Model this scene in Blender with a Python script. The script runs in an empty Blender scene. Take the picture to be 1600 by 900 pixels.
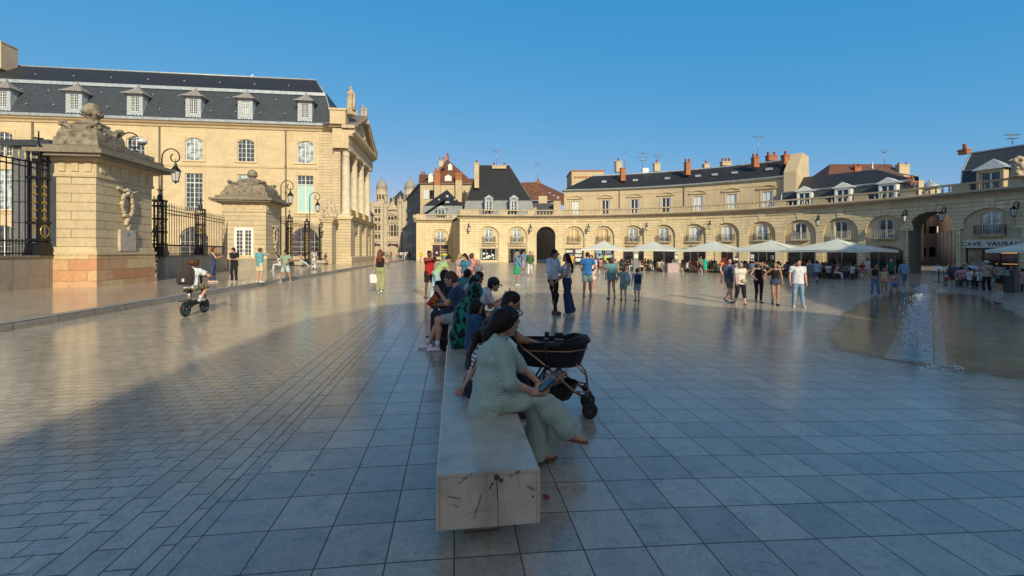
import bpy, math, random
import numpy as np
from mathutils import Vector, Matrix
random.seed(7)
sc = bpy.context.scene
COL = sc.collection
F, H, CX, HY = 690.0, 1.65, 800.0, 393.0      # pinhole of the photograph: focal length in px, eye height, vanishing row
# ---------------------------------------------------------------- camera, sky, sun, exposure
cam = bpy.data.objects.new("camera", bpy.data.cameras.new("camera")); COL.objects.link(cam)
cam.data.sensor_width = 36.0; cam.data.lens = F / 1600 * 36
cam.data.shift_y = -57.0 / 1600
cam.location = (0, 0, H); cam.rotation_euler = (math.radians(90), 0, 0)
cam.data.clip_start = 0.05; cam.data.clip_end = 3000
sc.camera = cam
SUN_EL, SUN_AZ = 25.0, 160.0                   # behind the camera, a little to the right
wd = bpy.data.worlds.new("World"); sc.world = wd; wd.use_nodes = True
wn = wd.node_tree; bg = wn.nodes["Background"]
sky = wn.nodes.new("ShaderNodeTexSky"); sky.sky_type = 'NISHITA'; sky.sun_disc = False
sky.sun_elevation = math.radians(SUN_EL); sky.sun_rotation = math.radians(SUN_AZ)
sky.air_density = 1.1; sky.dust_density = 0.05; sky.ozone_density = 6.0; sky.altitude = 200
_sp = wn.nodes.new("ShaderNodeSeparateColor"); _cb = wn.nodes.new("ShaderNodeCombineColor"); wn.links.new(sky.outputs[0], _sp.inputs[0])
for _i, (_ref, _out, _p) in enumerate(((.762, .36, 1.35), (1.79, 2.19, .42), (3.83, 4.55, .20))):   # clear summer air: flatter, cleaner blue than the model's
    _d = wn.nodes.new("ShaderNodeMath"); _d.operation = 'DIVIDE'; wn.links.new(_sp.outputs[_i], _d.inputs[0]); _d.inputs[1].default_value = _ref
    _w = wn.nodes.new("ShaderNodeMath"); _w.operation = 'POWER'; wn.links.new(_d.outputs[0], _w.inputs[0]); _w.inputs[1].default_value = _p
    _m = wn.nodes.new("ShaderNodeMath"); _m.operation = 'MULTIPLY'; wn.links.new(_w.outputs[0], _m.inputs[0]); _m.inputs[1].default_value = _out
    wn.links.new(_m.outputs[0], _cb.inputs[_i])
def _wm(op, x, y=None, z=None):
    n = wn.nodes.new("ShaderNodeMath" if op not in ("DOT_PRODUCT",) else "ShaderNodeVectorMath"); n.operation = op
    for i, q in enumerate((x, y, z)):
        if q is None: continue
        if hasattr(q, "links"): wn.links.new(q, n.inputs[i])
        else: n.inputs[i].default_value = q
    return n.outputs["Value"] if op == "DOT_PRODUCT" else n.outputs[0]
_tc = wn.nodes.new("ShaderNodeTexCoord").outputs["Generated"]; _se = wn.nodes.new("ShaderNodeSeparateXYZ"); wn.links.new(_tc, _se.inputs[0])
_mr = wn.nodes.new("ShaderNodeMapRange"); _mr.interpolation_type = 'SMOOTHSTEP'; wn.links.new(_se.outputs[2], _mr.inputs[0])     # the sky darkens towards the zenith
for _k, _q in ((1, .50), (2, .95), (3, 1.0), (4, .38)): _mr.inputs[_k].default_value = _q
_sv = (math.sin(math.radians(SUN_AZ)) * math.cos(math.radians(SUN_EL)), math.cos(math.radians(SUN_AZ)) * math.cos(math.radians(SUN_EL)), math.sin(math.radians(SUN_EL)))
_gl = _wm('POWER', _wm('MAXIMUM', _wm('DOT_PRODUCT', _tc, _sv), 0.0), 2.0)                                                     # and whitens round the sun
_cm = wn.nodes.new("ShaderNodeMix"); _cm.data_type = 'RGBA'; _cm.blend_type = 'MULTIPLY'; _cm.inputs[0].default_value = 1
wn.links.new(_cb.outputs[0], _cm.inputs[6]); _g3 = wn.nodes.new("ShaderNodeCombineColor"); [wn.links.new(_mr.outputs[0], _g3.inputs[_i]) for _i in range(3)]; wn.links.new(_g3.outputs[0], _cm.inputs[7])
_ad = wn.nodes.new("ShaderNodeMix"); _ad.data_type = 'RGBA'; _ad.blend_type = 'ADD'; _ad.inputs[7].default_value = (4.2, 2.6, 1.2, 1); wn.links.new(_gl, _ad.inputs[0]); wn.links.new(_cm.outputs[2], _ad.inputs[6])
wn.links.new(_ad.outputs[2], bg.inputs[0]); bg.inputs[1].default_value = 0.13
sd = bpy.data.lights.new("sun", 'SUN'); sun = bpy.data.objects.new("sun", sd); COL.objects.link(sun)
sd.energy = 4.35; sd.angle = math.radians(0.5); sd.color = (1.0, 0.885, 0.63)
_a, _e = math.radians(SUN_AZ), math.radians(SUN_EL)
SUNV = Vector((math.sin(_a) * math.cos(_e), math.cos(_a) * math.cos(_e), math.sin(_e)))
sun.rotation_euler = SUNV.to_track_quat('Z', 'Y').to_euler(); sun.location = (8, -40, 30)
vs = sc.view_settings; vs.view_transform = 'Standard'; vs.look = 'None'; vs.exposure = 0.1; vs.gamma = 1.0
vs.use_curve_mapping = False
sc.cycles.use_denoising = True
sc.cycles.max_bounces = 6
# ---------------------------------------------------------------- frames of the place
def gz(x, y=0):
    "the square falls gently to the right"
    sp = x if x > 12 else math.log1p(math.exp(2 * x)) / 2 if x > -12 else 0.0
    return -0.62 * math.tanh(sp / 13.0)
def P(px, py, dz=0.0):
    z = dz
    for _ in range(12):
        Y = (H - z) * F / (py - HY); X = (px - CX) / F * Y; z = gz(X) + dz
    return Vector((X, Y, z))
def V(px, py, Y): return Vector(((px - CX) / F * Y, Y, H - (py - HY) / F * Y))
def zy(py, Y): return H - (py - HY) / F * Y
NN = math.hypot(1, .13); E1 = Vector((1, .13, 0)) / NN; E2 = Vector((-.13, 1, 0)) / NN
TH = math.atan(.13)
def UV(u, v, z=0.0): return E1 * u + E2 * v + Vector((0, 0, z))
def toUV(X, Y): return (X + .13 * Y) / NN, (Y - .13 * X) / NN
def on_v(v, px):
    t = (px - CX) / F; Y = v * NN / (1 - .13 * t); return toUV(t * Y, Y)[0], Y
def on_u(u, px):
    t = (px - CX) / F; Y = u * NN / (t + .13); return toUV(t * Y, Y)[1], Y
AX, AY, AR = 2.75, 25.37, 42.55
def ARC(phi, d=0.0, z=0.0): return Vector((AX + (AR + d) * math.sin(phi), AY + (AR + d) * math.cos(phi), z))
def aphi(px, d=0.0):
    t = (px - CX) / F
    return math.atan(t) + math.asin((t * AY - AX) / (AR + d) / math.sqrt(1 + t * t))
def aY(px, d=0.0): return ARC(aphi(px, d), d).y
def MARC(s, d, z): return ARC(s / AR, d, z)
# ---------------------------------------------------------------- mesh collector
class MB:
    def __init__(s): s.v = []; s.f = []; s.uv = []; s.m = []; s.sm = []
    def add(s, vs, fs, uvs=None, mi=0, smooth=False):
        o = len(s.v); s.v += [tuple(v) for v in vs]
        for k, f in enumerate(fs):
            s.f.append(tuple(i + o for i in f)); s.uv.append(uvs[k] if uvs else None); s.m.append(mi); s.sm.append(smooth)
        return s
    def quad(s, a, b, c, d, uv=None, mi=0): return s.add([a, b, c, d], [(0, 1, 2, 3)], [uv] if uv else None, mi)
    def box(s, c, size, rz=0, mi=0, R=None):
        hx, hy, hz = [q / 2 for q in size]
        R = R or Matrix.Rotation(rz, 3, 'Z'); c = Vector(c)
        vs = [c + R @ Vector((x * hx, y * hy, z * hz)) for z in (-1, 1) for x, y in ((-1, -1), (1, -1), (1, 1), (-1, 1))]
        return s.add(vs, [(3, 2, 1, 0), (4, 5, 6, 7), (0, 1, 5, 4), (1, 2, 6, 5), (2, 3, 7, 6), (3, 0, 4, 7)], None, mi)
    def frus(s, c, b, t, h, rz=0, mi=0, dt=(0, 0)):
        "box tapering from size b at the base to size t at the top, c is the base centre"
        R = Matrix.Rotation(rz, 3, 'Z'); c = Vector(c); q = ((-1, -1), (1, -1), (1, 1), (-1, 1))
        vs = [c + R @ Vector((x * b[0] / 2, y * b[1] / 2, 0)) for x, y in q] + [c + R @ Vector((x * t[0] / 2 + dt[0], y * t[1] / 2 + dt[1], h)) for x, y in q]
        return s.add(vs, [(3, 2, 1, 0), (4, 5, 6, 7), (0, 1, 5, 4), (1, 2, 6, 5), (2, 3, 7, 6), (3, 0, 4, 7)], None, mi)
    def prism(s, pts, off, mi=0):
        "flat polygon pts swept by off"
        n = len(pts); off = Vector(off); a = [Vector(p) for p in pts]
        return s.add(a + [p + off for p in a], [tuple(range(n))[::-1], tuple(range(n, 2 * n))] + [(i, (i + 1) % n, n + (i + 1) % n, n + i) for i in range(n)], None, mi)
    def tube(s, pts, r, n=8, mi=0, smooth=True, caps=True):
        pts = [Vector(p) for p in pts]; rr = r if isinstance(r, (list, tuple)) else [r] * len(pts)
        vs = []; up = Vector((0, 0, 1)); prev = None
        for i, p in enumerate(pts):
            t = (pts[min(i + 1, len(pts) - 1)] - pts[max(i - 1, 0)]).normalized()
            if prev is None:
                a = t.cross(up if abs(t.z) < .9 else Vector((1, 0, 0))).normalized()
            else: a = (prev - t * prev.dot(t)).normalized()
            prev = a; b = t.cross(a)
            vs += [p + (a * math.cos(q) + b * math.sin(q)) * rr[i] for q in [2 * math.pi * k / n for k in range(n)]]
        fs = [(i * n + k, i * n + (k + 1) % n, (i + 1) * n + (k + 1) % n, (i + 1) * n + k) for i in range(len(pts) - 1) for k in range(n)]
        if caps: fs += [tuple(range(n))[::-1], tuple(range((len(pts) - 1) * n, len(pts) * n))]
        return s.add(vs, fs, None, mi, smooth)
    def lathe(s, c, prof, n=12, mi=0, smooth=True, R=None, sx=1, sy=1):
        c = Vector(c); vs = []
        for r, z in prof:
            for k in range(n):
                q = 2 * math.pi * k / n; p = Vector((r * math.cos(q) * sx, r * math.sin(q) * sy, z)); vs.append(c + (R @ p if R else p))
        fs = [(i * n + k, i * n + (k + 1) % n, (i + 1) * n + (k + 1) % n, (i + 1) * n + k) for i in range(len(prof) - 1) for k in range(n)]
        fs += [tuple(range(n))[::-1], tuple(range((len(prof) - 1) * n, len(prof) * n))]
        return s.add(vs, fs, None, mi, smooth)
    def ball(s, c, r, n=10, mi=0, sc=(1, 1, 1), R=None):
        pr = [(max(1e-4, math.sin(math.pi * k / 6)) * r, -math.cos(math.pi * k / 6) * r * sc[2]) for k in range(7)]
        return s.lathe(c, pr, n, mi, True, R, sc[0], sc[1])
    def strip(s, M, s0, s1, prof, n=1, mi=0, closed=True):
        "sweep the profile [(d,z)..] along s with the wall map M"
        k = len(prof); vs = []
        for i in range(n + 1):
            q = s0 + (s1 - s0) * i / n; vs += [M(q, d, z) for d, z in prof]
        L = k if closed else k - 1
        per = [0]
        for i in range(L): a, b = prof[i], prof[(i + 1) % k]; per.append(per[-1] + math.hypot(a[0] - b[0], a[1] - b[1]))
        fs = []; us = []
        for i in range(n):
            u0 = s0 + (s1 - s0) * i / n; u1 = s0 + (s1 - s0) * (i + 1) / n
            for j in range(L):
                a = i * k + j; b = i * k + (j + 1) % k
                fs.append((a, a + k, b + k, b)); us.append([(u0, prof[j][1]), (u1, prof[j][1]), (u1, prof[(j + 1) % k][1] + .001), (u0, prof[(j + 1) % k][1] + .001)])
        if closed:
            fs += [tuple(range(k)), tuple(range(n * k, n * k + k))[::-1]]; us += [None, None]
        return s.add(vs, fs, us, mi)
    def mesh(s, name, mats, off=Vector((0, 0, 0))):
        me = bpy.data.meshes.new(name)
        me.from_pydata([(v[0] - off[0], v[1] - off[1], v[2] - off[2]) for v in s.v], [], s.f)
        for m in (mats if isinstance(mats, (list, tuple)) else [mats]): me.materials.append(m)
        uvl = me.uv_layers.new(name="uv"); d = uvl.data
        for p in me.polygons:
            p.material_index = s.m[p.index]; p.use_smooth = s.sm[p.index]
            u = s.uv[p.index]
            if u:
                for li, q in zip(p.loop_indices, u): d[li].uv = q
            else:
                n = p.normal
                if abs(n.z) > .8:
                    for li in p.loop_indices:
                        w = s.v[me.loops[li].vertex_index]; d[li].uv = (w[0], w[1])
                else:
                    h = math.hypot(n.x, n.y) or 1; tx, ty = -n.y / h, n.x / h
                    for li in p.loop_indices:
                        w = s.v[me.loops[li].vertex_index]; d[li].uv = (w[0] * tx + w[1] * ty, w[2] / max(.3, h))
        return me
    def build(s, name, mats, parent=None, world=True):
        off = parent.location if (parent is not None and world) else Vector((0, 0, 0))
        me = s.mesh(name, mats, off); return link(name, me, parent)
def link(name, me, parent=None, loc=None, rz=None):
    o = bpy.data.objects.new(name, me); COL.objects.link(o)
    if parent is not None: o.parent = parent
    if loc is not None: o.location = loc
    if rz is not None: o.rotation_euler = (0, 0, rz)
    return o
def tag(o, label=None, cat=None, group=None, kind=None):
    if label: o["label"] = label
    if cat: o["category"] = cat
    if group: o["group"] = group
    if kind: o["kind"] = kind
    return o
def thing(name, label, cat, loc=(0, 0, 0), rz=0, group=None):
    o = bpy.data.objects.new(name, None); COL.objects.link(o); o.location = loc; o.rotation_euler = (0, 0, rz)
    o.empty_display_size = .2
    return tag(o, label, cat, group)
KIDS = {}
def copy_tree(o, parent=None):
    c = o.copy(); COL.objects.link(c)
    if parent is not None: c.parent = parent
    for ch in list(o.children): copy_tree(ch, c)
    return c
def wallgrid(mb, M, s0, s1, z0, z1, holes, depth=.25, mi=0, d0=0.0, smax=2.0, ri=None):
    "front face of a wall with openings (sc,w,za,zb,rise) that are cut through it and given reveals"
    ri = mi if ri is None else ri
    ss = {round(s0, 4), round(s1, 4)}; zz = {round(z0, 4), round(z1, 4)}
    for c, w, a, b, r in holes: ss |= {round(c - w / 2, 4), round(c + w / 2, 4)}; zz |= {round(a, 4), round(b, 4)}
    ss = sorted(q for q in ss if s0 - 1e-3 <= q <= s1 + 1e-3); zz = sorted(q for q in zz if z0 - 1e-3 <= q <= z1 + 1e-3)
    s2 = [ss[0]]
    for a, b in zip(ss, ss[1:]):
        n = max(1, math.ceil((b - a) / smax)); s2 += [a + (b - a) * i / n for i in range(1, n + 1)]
    ss = s2
    for a, b in zip(ss, ss[1:]):
        for c, d in zip(zz, zz[1:]):
            m, q = (a + b) / 2, (c + d) / 2
            if any(abs(m - h[0]) < h[1] / 2 and h[2] < q < h[3] for h in holes): continue
            mb.quad(M(a, d0, c), M(b, d0, c), M(b, d0, d), M(a, d0, d), [(a, c), (b, c), (b, d), (a, d)], mi)
    for c, w, a, b, r in holes:
        l, rr = c - w / 2, c + w / 2; D = d0 + depth
        if r > 0:
            n = 10 if r > .3 * w else 5
            R = (w * w / 4 + r * r) / (2 * r); ha = math.asin(min(1, w / 2 / R))
            if r > w / 2 - 1e-3: ha = math.pi / 2
            arc = [(c + R * math.sin(-ha + 2 * ha * i / n), b - R + R * math.cos(-ha + 2 * ha * i / n)) for i in range(n + 1)]
        else: arc = [(l, b), (rr, b)]; n = 1
        for (xa, za), (xb, zb) in zip(arc, arc[1:]):
            if r > 0: mb.quad(M(xa, d0, za), M(xb, d0, zb), M(xb, d0, b), M(xa, d0, b), [(xa, za), (xb, zb), (xb, b), (xa, b)], mi)
            mb.quad(M(xa, D, za), M(xb, D, zb), M(xb, d0, zb), M(xa, d0, za), None, ri)
        zl = arc[0][1]
        mb.quad(M(l, d0, a), M(l, D, a), M(l, D, zl), M(l, d0, zl), None, ri)
        mb.quad(M(rr, D, a), M(rr, d0, a), M(rr, d0, zl), M(rr, D, zl), None, ri)
        mb.quad(M(l, d0, a), M(rr, d0, a), M(rr, D, a), M(l, D, a), None, ri)
# ---------------------------------------------------------------- procedural materials
MATS = {}
def nodes(name):
    m = bpy.data.materials.new(name); m.use_nodes = True; t = m.node_tree
    return m, t, t.nodes["Principled BSDF"], (lambda k: t.nodes.new(k)), t.links.new
def ramp(t, fac, stops):
    r = t.nodes.new("ShaderNodeValToRGB"); e = r.color_ramp.elements
    while len(e) < len(stops): e.new(.5)
    for q, (p, c) in zip(e, stops): q.position = p; q.color = (*c, 1) if not isinstance(c, float) else (c, c, c, 1)
    t.links.new(fac, r.inputs[0]); return r.outputs[0]
def mixc(t, a, b, fac=.5, mode='MULTIPLY'):
    x = t.nodes.new("ShaderNodeMix"); x.data_type = 'RGBA'; x.blend_type = mode
    for i, q in ((0, fac), (6, a), (7, b)):
        if hasattr(q, "links"): t.links.new(q, x.inputs[i])
        else: x.inputs[i].default_value = (*q, 1) if isinstance(q, tuple) else q
    return x.outputs[2]
def noise(t, co, scale, det=4, rough=.6, dist=0):
    n = t.nodes.new("ShaderNodeTexNoise"); n.inputs["Scale"].default_value = scale; n.inputs["Detail"].default_value = det
    n.inputs["Roughness"].default_value = rough; n.inputs["Distortion"].default_value = dist
    if co: t.links.new(co, n.inputs["Vector"])
    return n.outputs[0]
def bump(t, h, st, dist, b, nrm=None):
    n = t.nodes.new("ShaderNodeBump"); n.inputs["Strength"].default_value = st; n.inputs["Distance"].default_value = dist
    t.links.new(h, n.inputs["Height"])
    if nrm: t.links.new(nrm, n.inputs["Normal"])
    t.links.new(n.outputs[0], b.inputs["Normal"]); return n.outputs[0]
def plain(name, col, rough=.6, metal=0.0, var=.25, scale=6.0, bm=0.0, spec=.5, coat=0.0, sheen=0.0):
    key = (name, col, rough, metal)
    if key in MATS: return MATS[key]
    m, t, b, N, L = nodes(name)
    co = N("ShaderNodeTexCoord").outputs["Object"]
    n = noise(t, co, scale, 5)
    c = mixc(t, tuple(col), ramp(t, n, [(.3, 1 - var), (.7, 1 + var * .6)]), 1.0)
    L(c, b.inputs["Base Color"]); b.inputs["Roughness"].default_value = rough; b.inputs["Metallic"].default_value = metal
    b.inputs["Specular IOR Level"].default_value = spec; b.inputs["Coat Weight"].default_value = coat
    b.inputs["Sheen Weight"].default_value = sheen
    if bm: bump(t, noise(t, co, scale * 3, 6), .5, bm, b)
    MATS[key] = m; return m
def ashlar(name, c1, c2, mort, bw=.95, rh=.36, mo=.012, groove=.02, stain=.35, rough=.85, offset=.5, dark=(.10, .085, .065), rugged=False):
    "coursed limestone laid out in metres on the uv map, with weather stains"
    m, t, b, N, L = nodes(name); tc = N("ShaderNodeTexCoord"); uv = tc.outputs["UV"]; ob = tc.outputs["Object"]
    br = N("ShaderNodeTexBrick"); L(uv, br.inputs["Vector"]); br.inputs["Scale"].default_value = 1
    br.offset = offset; br.inputs["Brick Width"].default_value = bw; br.inputs["Row Height"].default_value = rh
    br.inputs["Mortar Size"].default_value = mo; br.inputs["Mortar Smooth"].default_value = .3; br.inputs["Bias"].default_value = 0
    br.inputs["Color1"].default_value = (*c1, 1); br.inputs["Color2"].default_value = (*c2, 1); br.inputs["Mortar"].default_value = (*mort, 1)
    if rugged:
        nz = N("ShaderNodeTexNoise"); nz.inputs["Scale"].default_value = 1.7; L(ob, nz.inputs["Vector"]); vm = N("ShaderNodeVectorMath"); vm.operation = 'MULTIPLY_ADD'; L(nz.outputs["Color"], vm.inputs[0]); vm.inputs[1].default_value = (.5, .05, 0); L(uv, vm.inputs[2]); L(vm.outputs[0], br.inputs["Vector"])
    n1 = noise(t, ob, .55, 6, .65, .4); n2 = noise(t, ob, 7, 5, .7)
    c = mixc(t, br.outputs["Color"], ramp(t, n2, [(.25, .80), (.75, 1.12)]), 1.0)
    mp = N("ShaderNodeMapping"); mp.inputs["Scale"].default_value = (1.6, 1.6, .22); L(ob, mp.inputs[0])
    st = noise(t, mp.outputs[0], 1.4, 6, .7)
    c = mixc(t, c, dark, ramp(t, st, [(.56, 0.0), (.80, stain)]), 'MIX')
    c = mixc(t, c, ramp(t, n1, [(.3, .86), (.7, 1.08)]), 1.0)
    L(c, b.inputs["Base Color"]); b.inputs["Roughness"].default_value = rough; b.inputs["Specular IOR Level"].default_value = .25
    hm = N("ShaderNodeMath"); hm.operation = 'MULTIPLY_ADD'; L(n2, hm.inputs[0]); hm.inputs[1].default_value = .25
    iv = N("ShaderNodeMath"); iv.operation = 'SUBTRACT'; iv.inputs[0].default_value = 1; L(br.outputs["Fac"], iv.inputs[1])
    L(iv.outputs[0], hm.inputs[2]); bump(t, hm.outputs[0], .9, groove, b)
    return m
CREAM = ashlar("cream limestone", (.60, .49, .31), (.56, .45, .285), (.46, .37, .23), 1.1, .40, .006, .006, .20)
BAND = ashlar("banded limestone", (.73, .605, .38), (.65, .535, .335), (.31, .245, .15), 1.7, .36, .018, .025, .30)
PIER = ashlar("pier limestone", (.58, .475, .31), (.52, .42, .27), (.22, .17, .11), 2.1, .37, .011, .030, .28)
DIRTY = ashlar("weathered coping stone", (.56, .46, .31), (.47, .39, .265), (.20, .165, .12), 1.3, .5, .012, .012, .75, dark=(.07, .062, .05))
GREYST = ashlar("grey lichen stone", (.27, .235, .175), (.22, .19, .145), (.11, .10, .08), 1.2, .6, .01, .015, .8, dark=(.06, .057, .048))
RENDER = ashlar("beige wall render", (.56, .46, .30), (.53, .43, .28), (.48, .39, .25), 3, 3, .004, .004, .25)
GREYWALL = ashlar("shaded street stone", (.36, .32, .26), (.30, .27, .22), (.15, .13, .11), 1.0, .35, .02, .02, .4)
PINKBASE = ashlar("pink and ochre plinth blocks", (.50, .23, .13), (.60, .46, .26), (.34, .25, .16), 1.35, .45, .010, .03, .5, dark=(.22, .10, .06), rugged=True)
LOWWALL = ashlar("grey low wall slabs", (.37, .32, .25), (.32, .28, .22), (.19, .16, .12), 1.5, 1.6, .012, .008, .55, dark=(.09, .08, .07))
COLUMN = plain("column stone", (.58, .50, .37), .8, var=.2, scale=2.0)
CARVED = plain("carved stone", (.50, .41, .28), .85, var=.45, scale=5.0, bm=.03)
CARVDK = plain("weathered carved stone", (.24, .205, .15), .9, var=.6, scale=4.0, bm=.05)
def slate(name, c1, c2, row=.22, w=.28):
    m = ashlar(name, c1, c2, tuple(q * .45 for q in c1), w, row, .012, .015, .25, rough=.55, dark=(.11, .11, .09))
    m.node_tree.nodes["Principled BSDF"].inputs["Specular IOR Level"].default_value = .4
    return m
SLATE = slate("blue grey slate", (.060, .075, .092), (.044, .056, .070))
SLATEDK = slate("dark slate", (.034, .036, .042), (.024, .026, .030))
SLATELT = slate("silvery slate", (.30, .33, .35), (.24, .27, .29))
TILE = slate("brown clay tiles", (.20, .085, .045), (.14, .065, .040), .18, .2)
TILEMIX = slate("mottled clay tiles", (.26, .11, .055), (.10, .055, .035), .3, .34)
ZINC = plain("zinc flashing", (.40, .45, .48), .45, .3, .3, 3)
ZINCPAINT = plain("pale grey dormer lead", (.37, .43, .46), .6, 0, .35, 4)
WHITEP = plain("white window paint", (.72, .74, .70), .5, 0, .1)
SHUTTER = plain("pale blue grey shutter", (.55, .60, .60), .6, 0, .12)
OCHRE = plain("ochre drawn blind", (.62, .38, .12), .6, 0, .12)
TEALSH = plain("pale teal shutter", (.38, .56, .52), .6, 0, .1)
IRON = plain("black wrought iron", (.018, .019, .022), .42, .5, .3, 12)
GILT = plain("gilded ornament", (.62, .44, .12), .35, .8, .3, 12)
LEAD = plain("dark drainpipe", (.16, .14, .11), .6, .1, .3)
BRICKR = ashlar("orange chimney brick", (.52, .17, .07), (.42, .14, .06), (.38, .22, .14), .22, .08, .012, .01, .3)
POTS = plain("terracotta pot", (.45, .15, .07), .8, 0, .3)
def glass(name, col, rough=.06):
    m, t, b, N, L = nodes(name); co = N("ShaderNodeTexCoord").outputs["Object"]
    n = noise(t, co, 1.3, 2)
    L(mixc(t, col, ramp(t, n, [(.4, .5), (.6, 1.5)]), 1.0), b.inputs["Base Color"])
    b.inputs["Roughness"].default_value = rough; b.inputs["Specular IOR Level"].default_value = .9
    bump(t, noise(t, co, .8, 1), .25, .05, b); return m
GLASS = glass("window glass", (.045, .055, .065)); GLASSDK = glass("dark shop glass", (.012, .012, .013), .1)
GLASSLT = glass("curtained glass", (.30, .36, .38), .15)
# ---------------------------------------------------------------- ground
def rotco(t):
    tc = t.nodes.new("ShaderNodeTexCoord"); mp = t.nodes.new("ShaderNodeMapping"); mp.inputs["Rotation"].default_value = (0, 0, -TH)
    t.links.new(tc.outputs["Object"], mp.inputs[0]); return mp.outputs[0], tc.outputs["Object"]
def paving(name, bw, rh, off, c1, c2, mort, mo, rough=(.22, .42), groove=.006, shift=(0, 0), tone=.42, wob=.0, spec=.7, rot=0):
    m, t, b, N, L = nodes(name); r, ob = rotco(t)
    mp = N("ShaderNodeMapping"); mp.inputs["Location"].default_value = (shift[0], shift[1], 0); mp.inputs["Rotation"].default_value = (0, 0, rot); L(r, mp.inputs[0]); co = mp.outputs[0]
    if wob:
        nz = N("ShaderNodeTexNoise"); nz.inputs["Scale"].default_value = 2.0; L(co, nz.inputs["Vector"])
        vm = N("ShaderNodeVectorMath"); vm.operation = 'MULTIPLY_ADD'; L(nz.outputs["Color"], vm.inputs[0]); vm.inputs[1].default_value = (wob, wob, 0)
        L(co, vm.inputs[2]); co = vm.outputs[0]
    br = N("ShaderNodeTexBrick"); L(co, br.inputs["Vector"]); br.inputs["Scale"].default_value = 1; br.offset = off
    br.inputs["Brick Width"].default_value = bw; br.inputs["Row Height"].default_value = rh; br.inputs["Mortar Size"].default_value = mo
    br.inputs["Mortar Smooth"].default_value = .25; br.inputs["Bias"].default_value = -.1
    br.inputs["Color1"].default_value = (*c1, 1); br.inputs["Color2"].default_value = (*c2, 1); br.inputs["Mortar"].default_value = (*mort, 1)
    n1 = noise(t, ob, .35, 6, .6); n2 = noise(t, ob, 6, 8, .75); n3 = noise(t, ob, 55, 3, .6)
    c = mixc(t, br.outputs["Color"], ramp(t, n1, [(.3, .80), (.7, 1.15)]), 1.0)
    c = mixc(t, c, ramp(t, n2, [(.25, 1 - tone), (.5, 1.0), (.8, 1 + tone * .4)]), 1.0)
    c = mixc(t, c, ramp(t, n3, [(.3, .80), (.7, 1.10)]), 1.0)
    mm = N("ShaderNodeMapping"); mm.inputs["Scale"].default_value = (1.2, 7, 1); mm.inputs["Rotation"].default_value = (0, 0, .5); L(ob, mm.inputs[0])
    vein = noise(t, mm.outputs[0], 3, 7, .7, 1.2)
    c = mixc(t, c, ramp(t, vein, [(.30, .55), (.40, 1.0)]), .7)
    gum = N("ShaderNodeTexVoronoi"); gum.inputs["Scale"].default_value = 2.3; L(ob, gum.inputs["Vector"])
    c = mixc(t, c, (.045, .05, .055), ramp(t, gum.outputs["Distance"], [(.028, .75), (.05, 0.0)]), 'MIX')
    L(c, b.inputs["Base Color"]); b.inputs["Specular IOR Level"].default_value = spec
    rr = N("ShaderNodeMapRange"); L(n2, rr.inputs[0]); rr.inputs[1].default_value = .3; rr.inputs[2].default_value = .7
    rr.inputs[3].default_value = rough[0]; rr.inputs[4].default_value = rough[1]
    ra = N("ShaderNodeMath"); ra.operation = 'MULTIPLY_ADD'; L(br.outputs["Fac"], ra.inputs[0]); ra.inputs[1].default_value = .45; L(rr.outputs[0], ra.inputs[2])
    L(ra.outputs[0], b.inputs["Roughness"])
    iv = N("ShaderNodeMath"); iv.operation = 'MULTIPLY_ADD'; L(br.outputs["Fac"], iv.inputs[0]); iv.inputs[1].default_value = -1
    n4 = noise(t, ob, 2.2, 3, .5); q = N("ShaderNodeMath"); q.operation = 'MULTIPLY_ADD'; L(n2, q.inputs[0]); q.inputs[1].default_value = .35; L(n4, q.inputs[2])
    L(q.outputs[0], iv.inputs[2]); bump(t, iv.outputs[0], .45, groove, b)
    return m
TILES = paving("large limestone slabs", .362, .362, 0.0, (.51, .445, .35), (.36, .31, .25), (.075, .07, .06), .0046, (.12, .28), .004, (.0, .12), wob=.005)
SETTS = paving("small stone setts", .215, .143, .5, (.54, .455, .345), (.42, .36, .275), (.13, .115, .095), .0048, (.10, .26), .004, wob=.012)
BORDER = paving("border setts", .36, .163, .5, (.50, .435, .335), (.40, .35, .27), (.09, .083, .07), .0052, (.14, .30), .006, wob=.006, rot=math.pi / 2)
WALKST = paving("sidewalk slabs", .60, .42, .5, (.52, .43, .32), (.46, .38, .29), (.15, .13, .10), .005, (.08, .18), .002)
KERBST = paving("kerb blocks", 3.0, 1.05, 0.0, (.32, .29, .25), (.27, .25, .215), (.07, .06, .05), .010, (.35, .55), .006)
def sheet(name, u0, u1, v0, v1, dz, mat, nu, nv, g=True):
    mb = MB(); us = [u0 + (u1 - u0) * i / nu for i in range(nu + 1)]; vv = [v0 + (v1 - v0) * i / nv for i in range(nv + 1)]
    vs = []
    for v in vv:
        for u in us: w = UV(u, v); w.z = gz(w.x) + dz; vs.append(w)
    mb.add(vs, [(j * (nu + 1) + i, j * (nu + 1) + i + 1, (j + 1) * (nu + 1) + i + 1, (j + 1) * (nu + 1) + i) for j in range(nv) for i in range(nu)], None, 0, True)
    o = mb.build(name, mat); tag(o, kind="structure"); return o
far = MB(); R0 = 900
far.add([(-R0, -R0, -.75), (R0, -R0, -.75), (R0, R0, -.75), (-R0, R0, -.75)], [(0, 1, 2, 3)])
tag(far.build("far_ground", plain("far town ground", (.22, .20, .17), .9)), kind="structure")
o = sheet("plaza_paving", -1.553, 75, -75, 75, 0, TILES, 220, 60); tag(o, "large limestone slabs of the open square")
o = sheet("paving_border", -2.20, -1.553, -75, 150, .004, BORDER, 4, 90); tag(o, "narrow bands of border setts between road and square")
o = sheet("sett_road", -9.14, -2.20, -75, 150, 0, SETTS, 12, 90); tag(o, "road of small staggered stone setts")
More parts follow.
